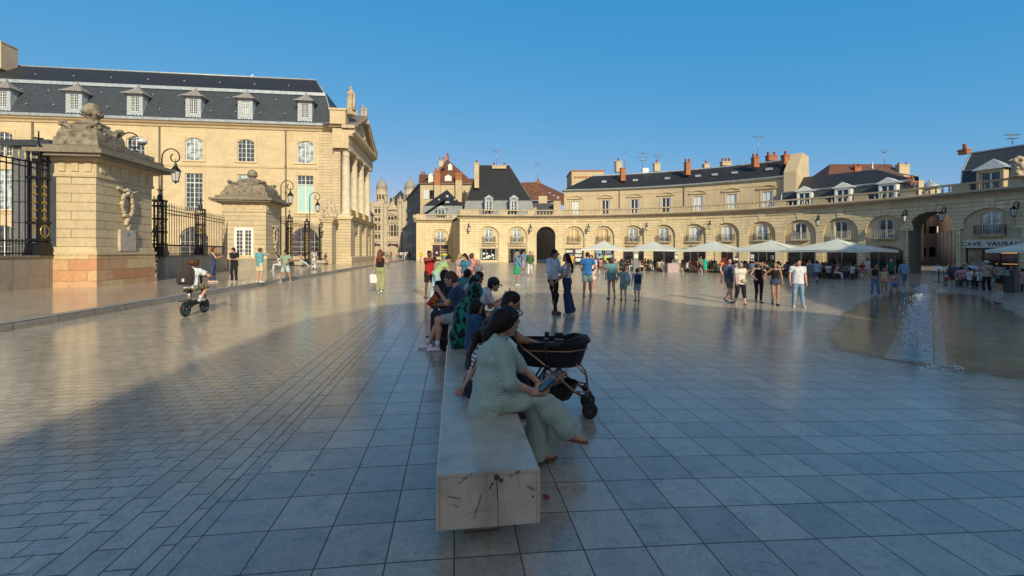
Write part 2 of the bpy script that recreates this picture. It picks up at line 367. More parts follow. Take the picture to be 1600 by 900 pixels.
o = sheet("street_paving", -1.553, 6, 75, 150, 0, SETTS, 8, 30)
mb = MB(); w0 = .17
mb.quad(UV(-9.14, -75, w0), UV(-9.14, 150, w0), UV(-70, 150, w0), UV(-70, -75, w0))
tag(mb.build("sidewalk", WALKST), "raised pavement of pale slabs along the gates", kind="structure")
mb = MB(); mb.strip(lambda s, d, z: UV(-9.14 + d, s, z), -20, 130, [(.0, -.02), (0, .13), (-.03, .176), (-.30, .176), (-.30, -.02)], 60)
tag(mb.build("kerb", KERBST), "pale stone kerb edging the pavement", kind="structure")
# ---------------------------------------------------------------- windows and other repeated building parts
WC = {}
def window_meshes(w, h, cols, rows, rise, fr=.07, bar=.035, mid=.09, transom=None, key=""):
    k = (w, h, cols, rows, rise, transom, fr, mid)
    if k in WC: return WC[k]
    mb = MB(); g = MB(); D = .07
    def top(x):
        if rise <= 0: return h
        R = (w * w / 4 + rise * rise) / (2 * rise); return h - R + math.sqrt(max(0, R * R - x * x))
    N_ = 8 if rise > 0 else 1
    xs = [-w / 2 + w * i / N_ for i in range(N_ + 1)]
    for a, b in zip(xs, xs[1:]):      # head
        ya, yb = top(a), top(b)
        mb.prism([(a, 0, ya - fr), (b, 0, yb - fr), (b, 0, yb), (a, 0, ya)], (0, D, 0))
    g.add([(-w / 2, D * .6, 0), (w / 2, D * .6, 0)] + [(x, D * .6, top(x)) for x in xs[::-1]], [tuple(range(2 + len(xs)))])
    hs = top(w / 2)
    for s in (-1, 1): mb.box((s * (w / 2 - fr / 2), D / 2, hs / 2), (fr, D, hs - .002))
    mb.box((0, D / 2, fr / 2), (w - .01, D - .004, fr))
    mb.box((0, D / 2 - .005, h / 2 - fr / 2), (mid, D, h - fr))
    for i in range(1, cols):
        x = -w / 2 + w * i / cols
        if abs(x) > .05: mb.box((x, D / 2, top(x) / 2), (bar, D * .6, top(x) - fr))
    for j in range(1, rows):
        z = h * j / rows
        if z < hs: mb.box((0, D / 2, z), (w - fr, D * .62, bar))
    if transom: mb.box((0, D / 2 - .008, transom), (w - fr, D, .09))
    WC[k] = (mb, g); return WC[k]
WM = {}
def put_window(parent, loc, rz, w, h, cols, rows, rise=0, gl=None, fm=None, transom=None, name="window", lower=None, label=None, mid=.09):
    gl = gl or GLASS; fm = fm or WHITEP
    a, g = window_meshes(w, h, cols, rows, rise, transom=transom, mid=mid); k = (id(a), gl.name, fm.name)
    if k not in WM: WM[k] = (a.mesh(name + "_frame", fm), g.mesh("pane", gl))
    fo = link(name, WM[k][0], parent, Vector(loc) - parent.location, rz)
    link("pane", WM[k][1], fo)
    if lower:
        s = MB(); s.box((-w / 4 - .01, .02, lower / 2), (w / 2 - .06, .03, lower)); s.box((w / 4 + .01, .02, lower / 2), (w / 2 - .06, .03, lower))
        for q in range(1, 6): s.box((0, 0, lower * q / 6), (w * .92, .012, .03))
        link("shutter", s.mesh("shutter", TEALSH), fo)
    if label: fo["label"] = label
    return fo
BALM = {}
def put_balcony(parent, loc, rz, w, white=False, h=.95):
    k = (w, white, h)
    if k not in BALM:
        r = MB(); slab = MB(); dp = .38
        slab.box((0, -dp / 2, -.06), (w, dp, .12)); slab.box((0, -dp / 2 + .03, -.16), (w - .2, dp - .1, .09))
        def bars(x0, y0, x1, y1):
            L = math.hypot(x1 - x0, y1 - y0); n = max(2, int(L / .16))
            for i in range(n + 1):
                x, y = x0 + (x1 - x0) * i / n, y0 + (y1 - y0) * i / n; r.box((x, y, h / 2), (.018, .018, h))
            a = math.atan2(y1 - y0, x1 - x0)
            for z in (.04, h * .82, h): r.box(((x0 + x1) / 2, (y0 + y1) / 2, z), (L, .03, .03), a)
            for i in range(n):      # scroll work between the bars
                x, y = x0 + (x1 - x0) * (i + .5) / n, y0 + (y1 - y0) * (i + .5) / n
                for zz, rr in ((h * .28, .07), (h * .56, .07)):
                    r.tube([(x + math.cos(q) * rr * math.cos(a), y + math.cos(q) * rr * math.sin(a), zz + math.sin(q) * rr * 1.5) for q in [math.pi * 2 * j / 6 for j in range(7)]], .009, 3)
        bars(-w / 2 + .03, -dp + .03, w / 2 - .03, -dp + .03); bars(-w / 2 + .03, -dp + .03, -w / 2 + .03, 0); bars(w / 2 - .03, -dp + .03, w / 2 - .03, 0)
        BALM[k] = (slab.mesh("balcony", DIRTY), r.mesh("railing", plain("white railing paint", (.6, .6, .56), .5) if white else IRON))
    b = link("balcony", BALM[k][0], parent, Vector(loc) - parent.location, rz); link("railing", BALM[k][1], b); return b
def chimney(mb_list, c, w, d, h, rz, pots=2, body=None, parent=None, pot_h=.7, name="chimney"):
    b = MB(); c = Vector(c); b.box(c + Vector((0, 0, h / 2)), (w, d, h), rz); b.box(c + Vector((0, 0, h - .05)), (w + .14, d + .14, .16), rz)
    o = b.build(name, body or BRICKR, parent)
    if pots:
        p = MB(); R = Matrix.Rotation(rz, 3, 'Z')
        for i in range(pots):
            x = (i - (pots - 1) / 2) * (w * .75 / max(1, pots - 1) if pots > 1 else 0)
            p.lathe(c + R @ Vector((x, 0, h)), [(.17, 0), (.14, pot_h * .8), (.17, pot_h * .82), (.17, pot_h)], 8)
        link("chimney_pots", p.mesh("chimney_pots", POTS, parent.location if parent else Vector((0, 0, 0))), o)
    return o
def balustrade(mb, M, s0, s1, z0, h=.9, n_seg=1, piers=(), bal=.42, d=(-.1, .25)):
    "coping, plinth rail, solid pedestals (list of (centre,width)) and turned balusters between"
    ns = max(1, int((s1 - s0) / 1.5))
    mb.strip(M, s0, s1, [(d[0] - .04, z0 + h - .16), (d[0] - .04, z0 + h), (d[1] + .04, z0 + h), (d[1] + .04, z0 + h - .16)], ns)
    mb.strip(M, s0, s1, [(d[0], z0), (d[0], z0 + .18), (d[1], z0 + .18), (d[1], z0)], ns)
    for c, w in piers: mb.strip(M, c - w / 2, c + w / 2, [(d[0] + .02, z0 + .18), (d[0] + .02, z0 + h - .16), (d[1] - .02, z0 + h - .16), (d[1] - .02, z0 + .18)], 1)
    x = s0 + bal / 2; dm = (d[0] + d[1]) / 2; a, b = z0 + .18, z0 + h - .16; hh = b - a
    while x < s1:
        if not any(abs(x - c) < w / 2 + .08 for c, w in piers):
            mb.lathe(M(x, dm, a), [(.08, 0), (.08, hh * .08), (.045, hh * .12), (.10, hh * .34), (.08, hh * .45), (.045, hh * .66), (.05, hh * .86), (.085, hh * .9), (.085, hh)], 7)
        x += bal
def roof_quad(mb, a, b, c, d, mi=0):
    a, b, c, d = map(Vector, (a, b, c, d)); e = (b - a).normalized(); n = (b - a).cross(d - a).normalized(); f = n.cross(e)
    uv = [((p - a).dot(e), (p - a).dot(f)) for p in (a, b, c, d)]
    mb.quad(a, b, c, d, uv, mi)
def roof_tri(mb, a, b, c, mi=0):
    a, b, c = map(Vector, (a, b, c)); e = (b - a).normalized(); n = (b - a).cross(c - a).normalized(); f = n.cross(e)
    mb.add([a, b, c], [(0, 1, 2)], [[((p - a).dot(e), (p - a).dot(f)) for p in (a, b, c)]], mi)
# ================================================================ the ducal palace wing, left
VF = 59.4
def MP(s, d, z): return UV(s, VF + d, z)
pal = thing("palace", "long cream stone palace wing with blue slate mansard roof and columned portico", "palace", UV(-15.2, VF))
UE = -15.2; ZE = 17.05
bays = [on_v(VF, p)[0] for p in (5, 117, 212, 303, 384, 477)]
bays = [bays[0] - 13.5, bays[0] - 6.8] + bays
holes = []
for u in bays:
    holes += [(u, 2.0, 12.95, 15.75, .35), (u, 2.0, 6.6, 11.35, 0), (u, 3.3, 1.0, 4.75, 1.5)]
mb = MB(); wallgrid(mb, MP, -72, -17.3, 0, ZE, holes, .35, smax=6)
mb.quad(MP(-17.3, 0, 0), MP(UE, 0, 0), MP(UE, 0, 0.1), MP(-17.3, 0, .1))
mb.quad(MP(UE, 0, 0), MP(UE, 20, 0), MP(UE, 20, ZE), MP(UE, 0, ZE)); mb.quad(MP(-72, 20, 0), MP(-72, 0, 0), MP(-72, 0, ZE), MP(-72, 20, ZE))
wall = mb.build("wall", CREAM, pal)
mb = MB(); mb.strip(MP, -17.3, UE + .02, [(.3, 0), (-.06, 0), (-.06, ZE), (.3, ZE)], 1); mb.build("corner_quoins", PIER, pal)
mb = MB()
mb.strip(MP, -72, UE + .1, [(.1, ZE), (-.15, ZE), (-.25, ZE + .2), (-.55, ZE + .35), (-.7, ZE + .55), (.1, ZE + .55)], 1)
mb.strip(MP, -72, -17.4, [(.02, 12.2), (-.1, 12.2), (-.16, 12.42), (-.02, 12.45), (.02, 12.5)], 1)
mb.strip(MP, -72, -17.4, [(.02, 6.1), (-.1, 6.1), (-.14, 6.3), (.02, 6.35)], 1)
mb.strip(MP, -72, UE + .06, [(.02, 0), (-.12, 0), (-.12, 1.0), (.02, 1.06)], 1)
for u in bays:
    for z0, z1, wo in ((12.95, 15.75, 1.0), (6.6, 11.35, 1.0)):
        for s in (-1, 1): mb.strip(MP, u + s * (wo + .16) - .16, u + s * (wo + .16) + .16, [(.01, z0), (-.05, z0), (-.05, z1 + .3), (.01, z1 + .3)], 1)
        mb.strip(MP, u - wo - .0, u + wo, [(.01, z1 + .005), (-.048, z1 + .005), (-.048, z1 + .3), (.01, z1 + .3)], 1)
        mb.strip(MP, u - wo - .36, u + wo + .36, [(.01, z0 - .16), (-.12, z0 - .16), (-.12, z0 - .002), (.01, z0 - .002)], 1)
    for i in range(9):
        a0, a1 = math.pi * i / 9, math.pi * (i + 1) / 9; r0, r1 = 1.66, 1.98; cz = 3.1
        q = [MP(u - r0 * math.cos(a0), -.05, cz + r0 * math.sin(a0)), MP(u - r1 * math.cos(a0), -.05, cz + r1 * math.sin(a0)), MP(u - r1 * math.cos(a1), -.05, cz + r1 * math.sin(a1)), MP(u - r0 * math.cos(a1), -.05, cz + r0 * math.sin(a1))]
        mb.prism(q, E2 * .06)
mb.build("cornice_and_surrounds", CREAM, pal)
mb = MB(); mb.strip(MP, -72, UE + .2, [(-.45, ZE + .56), (-.86, ZE + .56), (-.9, ZE + .86), (-.4, ZE + .9)], 1); mb.build("gutter", ZINC, pal)
for i, u in enumerate(bays):
    put_window(pal, MP(u, .14, 12.95), TH, 2.0, 2.8, 4, 5, .35, [GLASS, GLASSLT][i % 2])
    low = 3.5 if i == 7 else None
    put_window(pal, MP(u, .14, 6.6), TH, 2.0, 4.75, 4, 8, 0, [GLASS, GLASSLT][(i + 1) % 2], transom=3.6, lower=low)
    put_window(pal, MP(u, .16, 1.0), TH, 3.3, 3.75, 6, 6, 1.5, GLASS)
for px in (52, 250, 447):
    u, Y = on_v(VF, px); mb = MB(); mb.tube([MP(u, -.14, .2), MP(u, -.14, ZE)], .09, 8)
    for z in (5, 9, 12.3): mb.lathe(MP(u, -.14, z), [(.11, 0), (.15, .05), (.15, .3), (.11, .35)], 8)
    mb.build("drainpipe", LEAD, pal)
# mansard roof
ZR = ZE + .85; vb, zb, vr, zr = 1.9, 22.5, 7.2, 26.3
mb = MB(); A = lambda u, d, z: MP(u, d, z)
ur = -19.8; ub = -17.0; ue = UE - .1
roof_quad(mb, A(-72, -.35, ZR), A(ue, -.35, ZR), A(ub, vb, zb), A(-72, vb, zb))
roof_quad(mb, A(ue, -.35, ZR), A(ue, 19, ZR), A(ub, 17, zb), A(ub, vb, zb))
lo = mb.build("roof_lower_slope", SLATE, pal)
mb = MB()
roof_quad(mb, A(-72, vb, zb), A(ub, vb, zb), A(ur, vr, zr), A(-72, vr, zr)); roof_quad(mb, A(ub, vb, zb), A(ub, 17, zb), A(ur, 12, zr), A(ur, vr, zr))
roof_quad(mb, A(ub, 17, zb), A(-72, 17, zb), A(-72, 12, zr), A(ur, 12, zr)); roof_quad(mb, A(-72, vr, zr), A(ur, vr, zr), A(ur, 12, zr), A(-72, 12, zr))
mb.build("roof_upper_slope", SLATEDK, pal)
mb = MB()
mb.strip(MP, -72, ub + .05, [(vb - .28, zb - .30), (vb - .22, zb + .12), (vb + .35, zb + .22), (vb, zb - .1)], 1)
mb.tube([A(-72, vr, zr), A(ur, vr, zr)], .13, 6); mb.tube([A(ur, vr, zr), A(ub, vb, zb)], .10, 6)
mb.tube([A(ub, vb, zb), A(ue, -.35, ZR)], .10, 6)
mb.build("roof_flashing", ZINC, pal)
for i in range(24):
    pass
mb = MB()
for k in range(22):
    for (d, z, o_) in ((.15, 19.2, 0), (1.35, 21.3, 1.4), (4.2, 24.2, .5)):
        if -62 + k * 2.9 * (1 if d < 2 else 1.5) + o_ < -17.5: mb = MB(); mb.box(A(-62 + k * 2.9 * (1 if d < 2 else 1.5) + o_, d - .1, z), (.10, .25, .12), TH); mb.build("roof_hook", ZINC, pal)
dm = MB(); dp = MB()
W_, HH = 1.75, 2.6
for s in (-1, 1): dm.box((s * (W_ / 2 - .22), .12, HH / 2), (.44, .24, HH))
dm.box((0, .12, .22), (W_ - .9, .22, .44)); dm.box((0, .12, HH - .2), (W_ - .9, .22, .4))
for k in range(5): dm.ball((-W_ / 2 + .1 + k * (W_ - .2) / 4, .05, -.05), .2, 8, sc=(1, .5, .8))
for s in (-1, 1): dm.box((s * (W_ / 2 - .04), 1.2, HH / 2), (.06, 2.0, HH - .02))
rf = MB(); pr = [(.94, 0), (.62, .30), (.34, .62), (.16, .90), (.06, 1.15), (.02, 1.4)]
for (r0, z0), (r1, z1) in zip(pr, pr[1:]):
    rf.frus((0, .55, HH + z0), (r0 * 2 * 1.32, r0 * 2 * 1.1), (r1 * 2 * 1.32, r1 * 2 * 1.1), z1 - z0)
rf.box((0, .55, HH - .03), (2.5, 2.15, .08)); rf.box((0, 1.9, HH + .25), (1.5, 2.0, .5))
dmm, drm = dm.mesh("dormer", ZINCPAINT), rf.mesh("dormer_roof", plain("grey lead dormer roof", (.27, .26, .24), .6, 0, .4, 5))
for i, u in enumerate(bays):
    d = link("dormer", dmm, pal, MP(u, -.15, 18.25) - pal.location, TH); link("dormer_roof", drm, d)
    a, g = window_meshes(.95, 1.85, 4, 6, 0, mid=.07); fo = link("dormer_window", a.mesh("dormer_window", WHITEP), d, (0, .05, .43), 0); fo2 = link("pane", g.mesh("pane", GLASS if i != 6 else GLASSLT), d, (0, .05, .43), 0)
u, Y = on_v(VF + 5.5, 18); chimney(None, MP(u - .9, 5.6, 24.9), 1.2, 2.2, 3.45, TH, 0, RENDER, pal)
# portico
def MU(s, d, z): return UV(-13.7 - d, s, z)        # face looking at the street, s runs away from the camera
v0, v1 = VF - 1.1, VF + 15.4
mb = MB()   # ground storey
hs = [(v0 + 4.0, 1.5, .3, 4.2, 0), (v0 + 8.3, 2.4, .3, 5.0, 1.2), (v0 + 12.6, 1.5, .3, 4.2, 0)]
wallgrid(mb, MU, v0, v1, 0, 5.75, hs, .5, d0=-.45, smax=9)
mb.quad(UV(-15.6, v0, 0), UV(-13.25, v0, 0), UV(-13.25, v0, 5.75), UV(-15.6, v0, 5.75))
for c in (v0 + .8, v0 + 5.9, v0 + 10.6, v0 + 15.6):
    mb.strip(MU, c - .85, c + .85, [(-.44, 0), (-.62, 0), (-.62, 5.75), (-.44, 5.75)], 1)
mb.strip(MU, v0 - .12, v1 + .2, [(.5, 0), (-.75, 0), (-.75, .9), (-.66, 1.0), (.5, 1.0)], 1)
mb.build("portico_base", PIER, pal)
mb = MB(); mb.strip(MU, v0 - .2, v1 + .3, [(1.9, 5.75), (-.7, 5.75), (-.9, 5.95), (-1.0, 6.15), (1.9, 6.15)], 1); mb.build("portico_ledge", CREAM, pal)
mb = MB(); mb.quad(UV(-15.0, v0 + 1, 6.1), UV(-15.0, v1, 6.1), UV(-15.0, v1, 15), UV(-15.0, v0 + 1, 15)); mb.box(UV(-14.9, VF + .1, 10.5), (.8, 1.3, 8.8), TH)
for k in range(3): mb.box(UV(-15.0, v0 + 4 + 4.3 * k, 9.4), (.3, 2.0, 5), TH)
mb.build("portico_wall", PIER, pal)
mb = MB()
for k in range(3): mb = MB(); mb.box(UV(-14.82, v0 + 4 + 4.3 * k, 9.2), (.1, 1.6, 4.4), TH); mb.build("portico_window", GLASS, pal)
for k in range(4):
    v, Y = on_u(-13.75, (541.5, 553.5, 563.5, 572.8)[k]); v = VF - .1 + 4.55 * k
    mb = MB(); mb.box(UV(-13.9, v, 6.25), (1.35, 1.35, .25), TH); c = UV(-13.9, v, 6.37)
    hgt = 8.35; mb.lathe(c, [(.68, 0), (.68, .15), (.58, .2), (.62, .35), (.53, .42), (.52, hgt * .35), (.47, hgt * .75), (.44, hgt - .7), (.49, hgt - .66), (.44, hgt - .58), (.46, hgt - .35), (.62, hgt - .2), (.62, hgt - .15)], 20)
    mb.box(UV(-13.9, v, 6.37 + hgt - .06), (1.32, 1.32, .18), TH); mb.build("column", COLUMN, pal)
for k in range(3):
    mb = MB(); v = VF - .1 + 4.55 * k
    M2 = lambda s, d, z: UV(-13.5 - d, s, z)
    for i in range(12): mb.box(M2(v + 1 + .23 * i, 0, 6.65), (.04, .04, .95), TH)
    for z in (6.2, 7.12): mb.strip(M2, v + .8, v + 3.75, [(-.04, z), (-.04, z + .07), (.04, z + .07), (.04, z)], 1)
    for i in range(6): mb.tube([M2(v + 1.2 + .45 * i + .19 * math.cos(q), -.03, 6.66 + .32 * math.sin(q)) for q in [math.pi * j / 4 for j in range(9)]], .03, 4)
    mb.build("portico_railing", GILT, pal)
ZC = 14.75; mb = MB()
mb.strip(MU, v0 - .05, v1 + .1, [(1.6, ZC), (-.35, ZC), (-.35, ZC + .75), (-.42, ZC + .8), (-.35, ZC + .85), (-.35, ZC + 1.6), (-.6, ZC + 1.75), (-1.1, ZC + 2.05), (-1.15, ZC + 2.5), (1.6, ZC + 2.5)], 1)
for k in range(44): mb.box(MU(v0 + .1 + k * .37, -.62, ZC + 1.72), (.42, .17, .2), TH)
mb.box(UV(-14.5, v0 + .1, ZC + .8), (1.6, .5, 1.6), TH)
ent = mb.build("entablature", CREAM, pal)
zt = ZC + 2.5; vm = (v0 + v1) / 2; zp = zt + 3.75; mb = MB()
mb.prism([MU(v0 + .6, -.3, zt), MU(v1 - .6, -.3, zt), MU(vm, -.3, zp - .5)], -E1 * .5)
for sgn, va in ((1, v0 - .4), (-1, v1 + .4)):
    L = math.hypot(vm - va, zp - zt)
    mb.prism([MU(va, .4, zt), MU(va, -1.15, zt), MU(vm, -1.15, zp), MU(vm, .4, zp)], (0, 0, .42))
    for k in range(16):
        f = (k + .7) / 17; mb.box(MU(va + (vm - va) * f, -.75, zt + (zp - zt) * f - .08), (.5, .22, .26), TH)
for q in range(16):
    a = random.random(); b = random.uniform(-.75, .75); z = zt + .5 + a * 2.0; w = vm + b * (1 - (z - zt) / 3.8) * 6
    mb.ball(MU(w, -.36, z), random.uniform(.25, .6), 8, sc=(.5, 1, 1.2))
mb.build("pediment", CARVED, pal)
mb = MB(); roof_quad(mb, UV(-16.5, v0 - .4, zt + .43), MU(v0 - .4, -1.1, zt + .43), MU(vm, -1.1, zp + .43), UV(-16.5, vm, zp + .43))
roof_quad(mb, UV(-16.5, v1 + .4, zt + .43), MU(v1 + .4, -1.1, zt + .43), MU(vm, -1.1, zp + .43), UV(-16.5, vm, zp + .43))
mb.build("pediment_roof", plain("brown lead sheet", (.20, .155, .125), .6, 0, .4, 3), pal)
mb = MB(); mb.box(UV(-14.7, VF - .1, 18.55), (1.9, 1.9, 2.1), TH); mb.box(UV(-14.7, VF - .1, 19.7), (2.15, 2.15, .25), TH); mb.box(UV(-14.7, VF - .1, 17.6), (2.15, 2.15, .25), TH)
mb.build("attic_block", CREAM, pal)
# ---------------------------------------------------------------- gate lodges and low walls
def lodge(name, label, u0, u1, v0, v1, plinth_h=1.35, door=False, wreathv=None, plinth=PINKBASE, top=1.0, capl=None):
    c = UV((u0 + u1) / 2, (v0 + v1) / 2, .17); root = thing(name, label, "gate lodge", c)
    w, l = u1 - u0, v1 - v0; z0 = .17
    def bx(m, du, za, zb, lo=0): m.box(UV((u0 + u1) / 2, (v0 + v1) / 2, (za + zb) / 2), (w + 2 * du, l + 2 * du, zb - za), TH)
    ph = plinth_h; m = MB(); bx(m, .10, z0, z0 + ph); m.build("plinth", plinth, root)
    m = MB(); bx(m, .14, z0 + ph, z0 + ph + .12); bx(m, .07, z0 + ph + .12, z0 + ph + .32); m.build("plinth_moulding", CREAM, root)
    m = MB()
    if door:
        dc, dw, dz0, dz1 = door
        wallgrid(m, lambda s, d, z: UV(s, v0 + d, z), u0, u1, z0 + ph + .32 if False else z0 + .02, 4.75, [(dc, dw, z0 + .02, dz1, 0)], .22, d0=-.12 if False else 0)
        for (a, b) in (((u1, v0), (u1, v1)), ((u1, v1), (u0, v1)), ((u0, v1), (u0, v0))): m.quad(UV(*a, z0), UV(*b, z0), UV(*b, 4.75), UV(*a, 4.75))
    else: bx(m, 0, z0 + ph + .32, 4.75)
    m.build("wall", PIER, root)
    m = MB(); bx(m, .07, 4.75, 4.87); bx(m, .04, 4.87, 5.4)
    n = max(3, int(w / .55)); nl = max(3, int(l / .55))
    for i in range(n): m.box(UV(u0 + w * (i + .5) / n, v0 - .05, 5.17), (.26, .07, .40), TH)
    for i in range(nl): m.box(UV(u1 + .05, v0 + l * (i + .5) / nl, 5.17), (.07, .26, .40), TH)
    bx(m, .22, 5.4, 5.52); m.build("frieze", CREAM, root)
    m = MB(); bx(m, .55, 5.52, 5.64); bx(m, .68, 5.64, 5.80); bx(m, .35, 5.80, 6.02)
    for i in range(n * 2): m.box(UV(u0 - .3 + (w + .6) * (i + .5) / (2 * n), v0 - .38, 5.58), (.14, .2, .11), TH)
    m.build("cornice", GREYST, root)
    m = MB(); cx, cy = (u0 + u1) / 2, (v0 + v1) / 2; k = top
    m.box(UV(cx, cy, 6.15), (w + .2, l + .1, .3), TH); zz = 6.3
    if capl: l = capl; cy = v0 + l / 2 - .05; w = w + .15
    prof = [(1.0, 0), (1.0, .12), (.93, .14), (.92, .34), (.87, .50), (.78, .64), (.66, .78), (.54, .88), (.46, .94), (.50, .97), (.50, 1.05), (.42, 1.07), (.26, 1.2)]
    for (r0, a), (r1, b) in zip(prof, prof[1:]): m.frus(UV(cx, cy, zz + a * k), (w * r0, l * r0), (w * r1, l * r1), (b - a) * k, TH)
    cap = m.build("cap", CARVDK, root)
    m = MB(); R = random.Random(3)
    for side in range(4):
        for i in range(34):                                    # carved garland swags
            f = (i + .5) / 34; a = (f - .5) * (w if side % 2 == 0 else l) * .85; sag = .28 * math.cos(math.pi * (f - .5) * 2) * -1
            hw = w / 2 * .86 if side % 2 else 0; zb = zz + .62 * k + sag * .8
            off = {0: (a, -l / 2 * .80), 1: (w / 2 * .80, a), 2: (a, l / 2 * .80), 3: (-w / 2 * .80, a)}[side]
            for j in range(2): m.ball(UV(cx + off[0] + R.uniform(-.04, .04), cy + off[1] + R.uniform(-.04, .04), zb + R.uniform(-.08, .08)), R.uniform(.045, .095), 6)
    for sx in (-1, 1):
        for sy in (-1, 1):
            for j in range(9): m.ball(UV(cx + sx * w * (.46 - .012 * j), cy + sy * l * (.46 - .012 * j), 6.32 + .07 * j), R.uniform(.05, .09), 6)
    rr = .34 * (.8 + .2 * k)
    m.lathe(UV(cx, cy, zz + 1.15 * k), [(.22, 0), (.16, .1), (.26, .18), (rr, .35), (rr * 1.05, .5), (rr * .85, .68), (rr * .45, .8), (.02, .84)], 12)
    for j in range(14): m.ball(UV(cx + rr * .95 * math.cos(j), cy + rr * .95 * math.sin(j), zz + 1.15 * k + .3 + .03 * (j % 5)), .08, 5)
    link("garland", m.mesh("garland", CARVDK, root.location), cap)
    if wreathv is not None:
        m = MB(); vc, zc, ru, rz_ = wreathv
        for i in range(26):
            q = 2 * math.pi * i / 26
            for j in range(2): m.ball(UV(u1 + .10, vc + ru * math.cos(q) + R.uniform(-.04, .04), zc + rz_ * math.sin(q) + R.uniform(-.04, .04)), R.uniform(.06, .10), 6)
        for i in range(9): m.ball(UV(u1 + .08, vc - ru * 1.7 + ru * 3.4 * i / 8, zc + rz_ * 1.26 + .05 * math.cos(i * 1.5)), .075, 6)
        for i in range(7): m.ball(UV(u1 + .09, vc + R.uniform(-.12, .12), zc - rz_ * 1.15 - .08 * i), .11 - .006 * i, 6)
        m.build("wreath", CARVED, root)
    return root
vA, YA = on_u(-14.83, 150); vA2, _ = on_u(-14.83, 236)
uL, _ = on_v(vA, 88)
lodge1 = lodge("gate_pier", "massive near gate pier with pink plinth, carved wreath and ball-topped cap", uL, -14.83, vA, vA2 + .05, wreathv=(vA + 1.65, 3.75, .32, .52), top=.82, capl=1.75)
m = MB(); M3 = lambda s, d, z: UV(-14.83 - d, s, z)
m.box(M3(vA + 1.62, -.09, 2.15), (.12, .95, .95), TH); pq = m.build("plaque", plain("pale pinkish marble plaque", (.48, .40, .33), .4, 0, .2), lodge1)
m = MB(); m.box(M3(vA + 1.62, -.155, 2.42), (.006, .22, .16), TH)
link("plaque_emblem", m.mesh("plaque_emblem", plain("faded blue emblem", (.22, .33, .45), .5), lodge1.location), pq)
vB, YB = on_u(-14.75, 415.5); uB, _ = on_v(vB, 347); vB2, _ = on_u(-14.75, 438)
dcu, _ = on_v(vB, 381.5)
lodge2 = lodge("gate_lodge", "small gate lodge with white glazed double door and garlanded grey cap", uB, -14.75, vB, vB2, plinth_h=.9, door=(dcu, 1.25, .2, 3.45), wreathv=(vB + 1.6, 2.9, .30, .62), plinth=LOWWALL, top=1.05)
m = MB(); g = MB()
dv = vB - .02
for s in (-1, 1):
    x0 = dcu + s * .31
    for e in (-1, 1): m.box(UV(x0 + e * .26, dv + .0, 1.85), (.09, .08, 3.2), TH)
    for z in (.55, 3.38): m.box(UV(x0, dv, z), (.5, .078, .16 if z > 1 else .72), TH)
    for r in range(8): m.box(UV(x0, dv + .01, .92 + r * .31), (.5, .04, .035), TH)
    m.box(UV(x0, dv + .01, 2.1), (.035, .045, 2.5), TH)
    g.box(UV(x0, dv + .03, 2.1), (.5, .01, 2.5), TH)
m.box(UV(dcu, dv - .0, 3.46), (1.4, .1, .12), TH)
for e in (-1, 1): m.box(UV(dcu + e * .66, dv, 1.8), (.10, .1, 3.3), TH)
dr = m.build("door", WHITEP, lodge2); link("pane", g.mesh("pane", GLASS, lodge2.location), dr)
m = MB(); m.box(UV(dcu + .02, dv - .08, 1.7), (.03, .06, .25), TH); link("handle", m.mesh("handle", IRON, lodge2.location), dr)
# third small pier carrying a sculpture, at the end of the last gate
vC, YC = on_u(-14.6, 519); uC, _ = on_v(vC, 503)
r3 = thing("gate_pier", "slim rusticated pier beside the portico with a carved trophy on top", "gate pier", UV((uC - 14.6) / 2, vC + .5, .17))
m = MB(); m.box(UV((uC - 14.6) / 2, vC + .7, 2.7), (-14.6 - uC, 1.6, 5.0), TH); m.build("shaft", PIER, r3)
m = MB(); m.box(UV((uC - 14.6) / 2, vC + .7, 5.3), (-14.6 - uC + .3, 1.9, .3), TH); m.box(UV((uC - 14.6) / 2, vC + .7, 5.55), (-14.6 - uC + .6, 2.2, .2), TH); m.build("cornice", CREAM, r3)
m = MB(); cc = UV((uC - 14.6) / 2 + .1, vC + .5, 5.65); R = random.Random(5)
m.lathe(cc, [(.7, 0), (.75, .4), (.5, .9), (.42, 1.3), (.5, 1.6), (.25, 1.85), (.28, 2.1), (.24, 2.35), (.05, 2.5)], 10)
for i in range(26):
    q = R.uniform(0, 6.28); z = R.uniform(0, 1.6); rr = .85 - z * .2; m.ball(cc + Vector((math.cos(q) * rr, math.sin(q) * rr * .7, z)), R.uniform(.14, .32), 7, sc=(1, 1, 1.4))
m.build("sculpture", CARVED, r3)
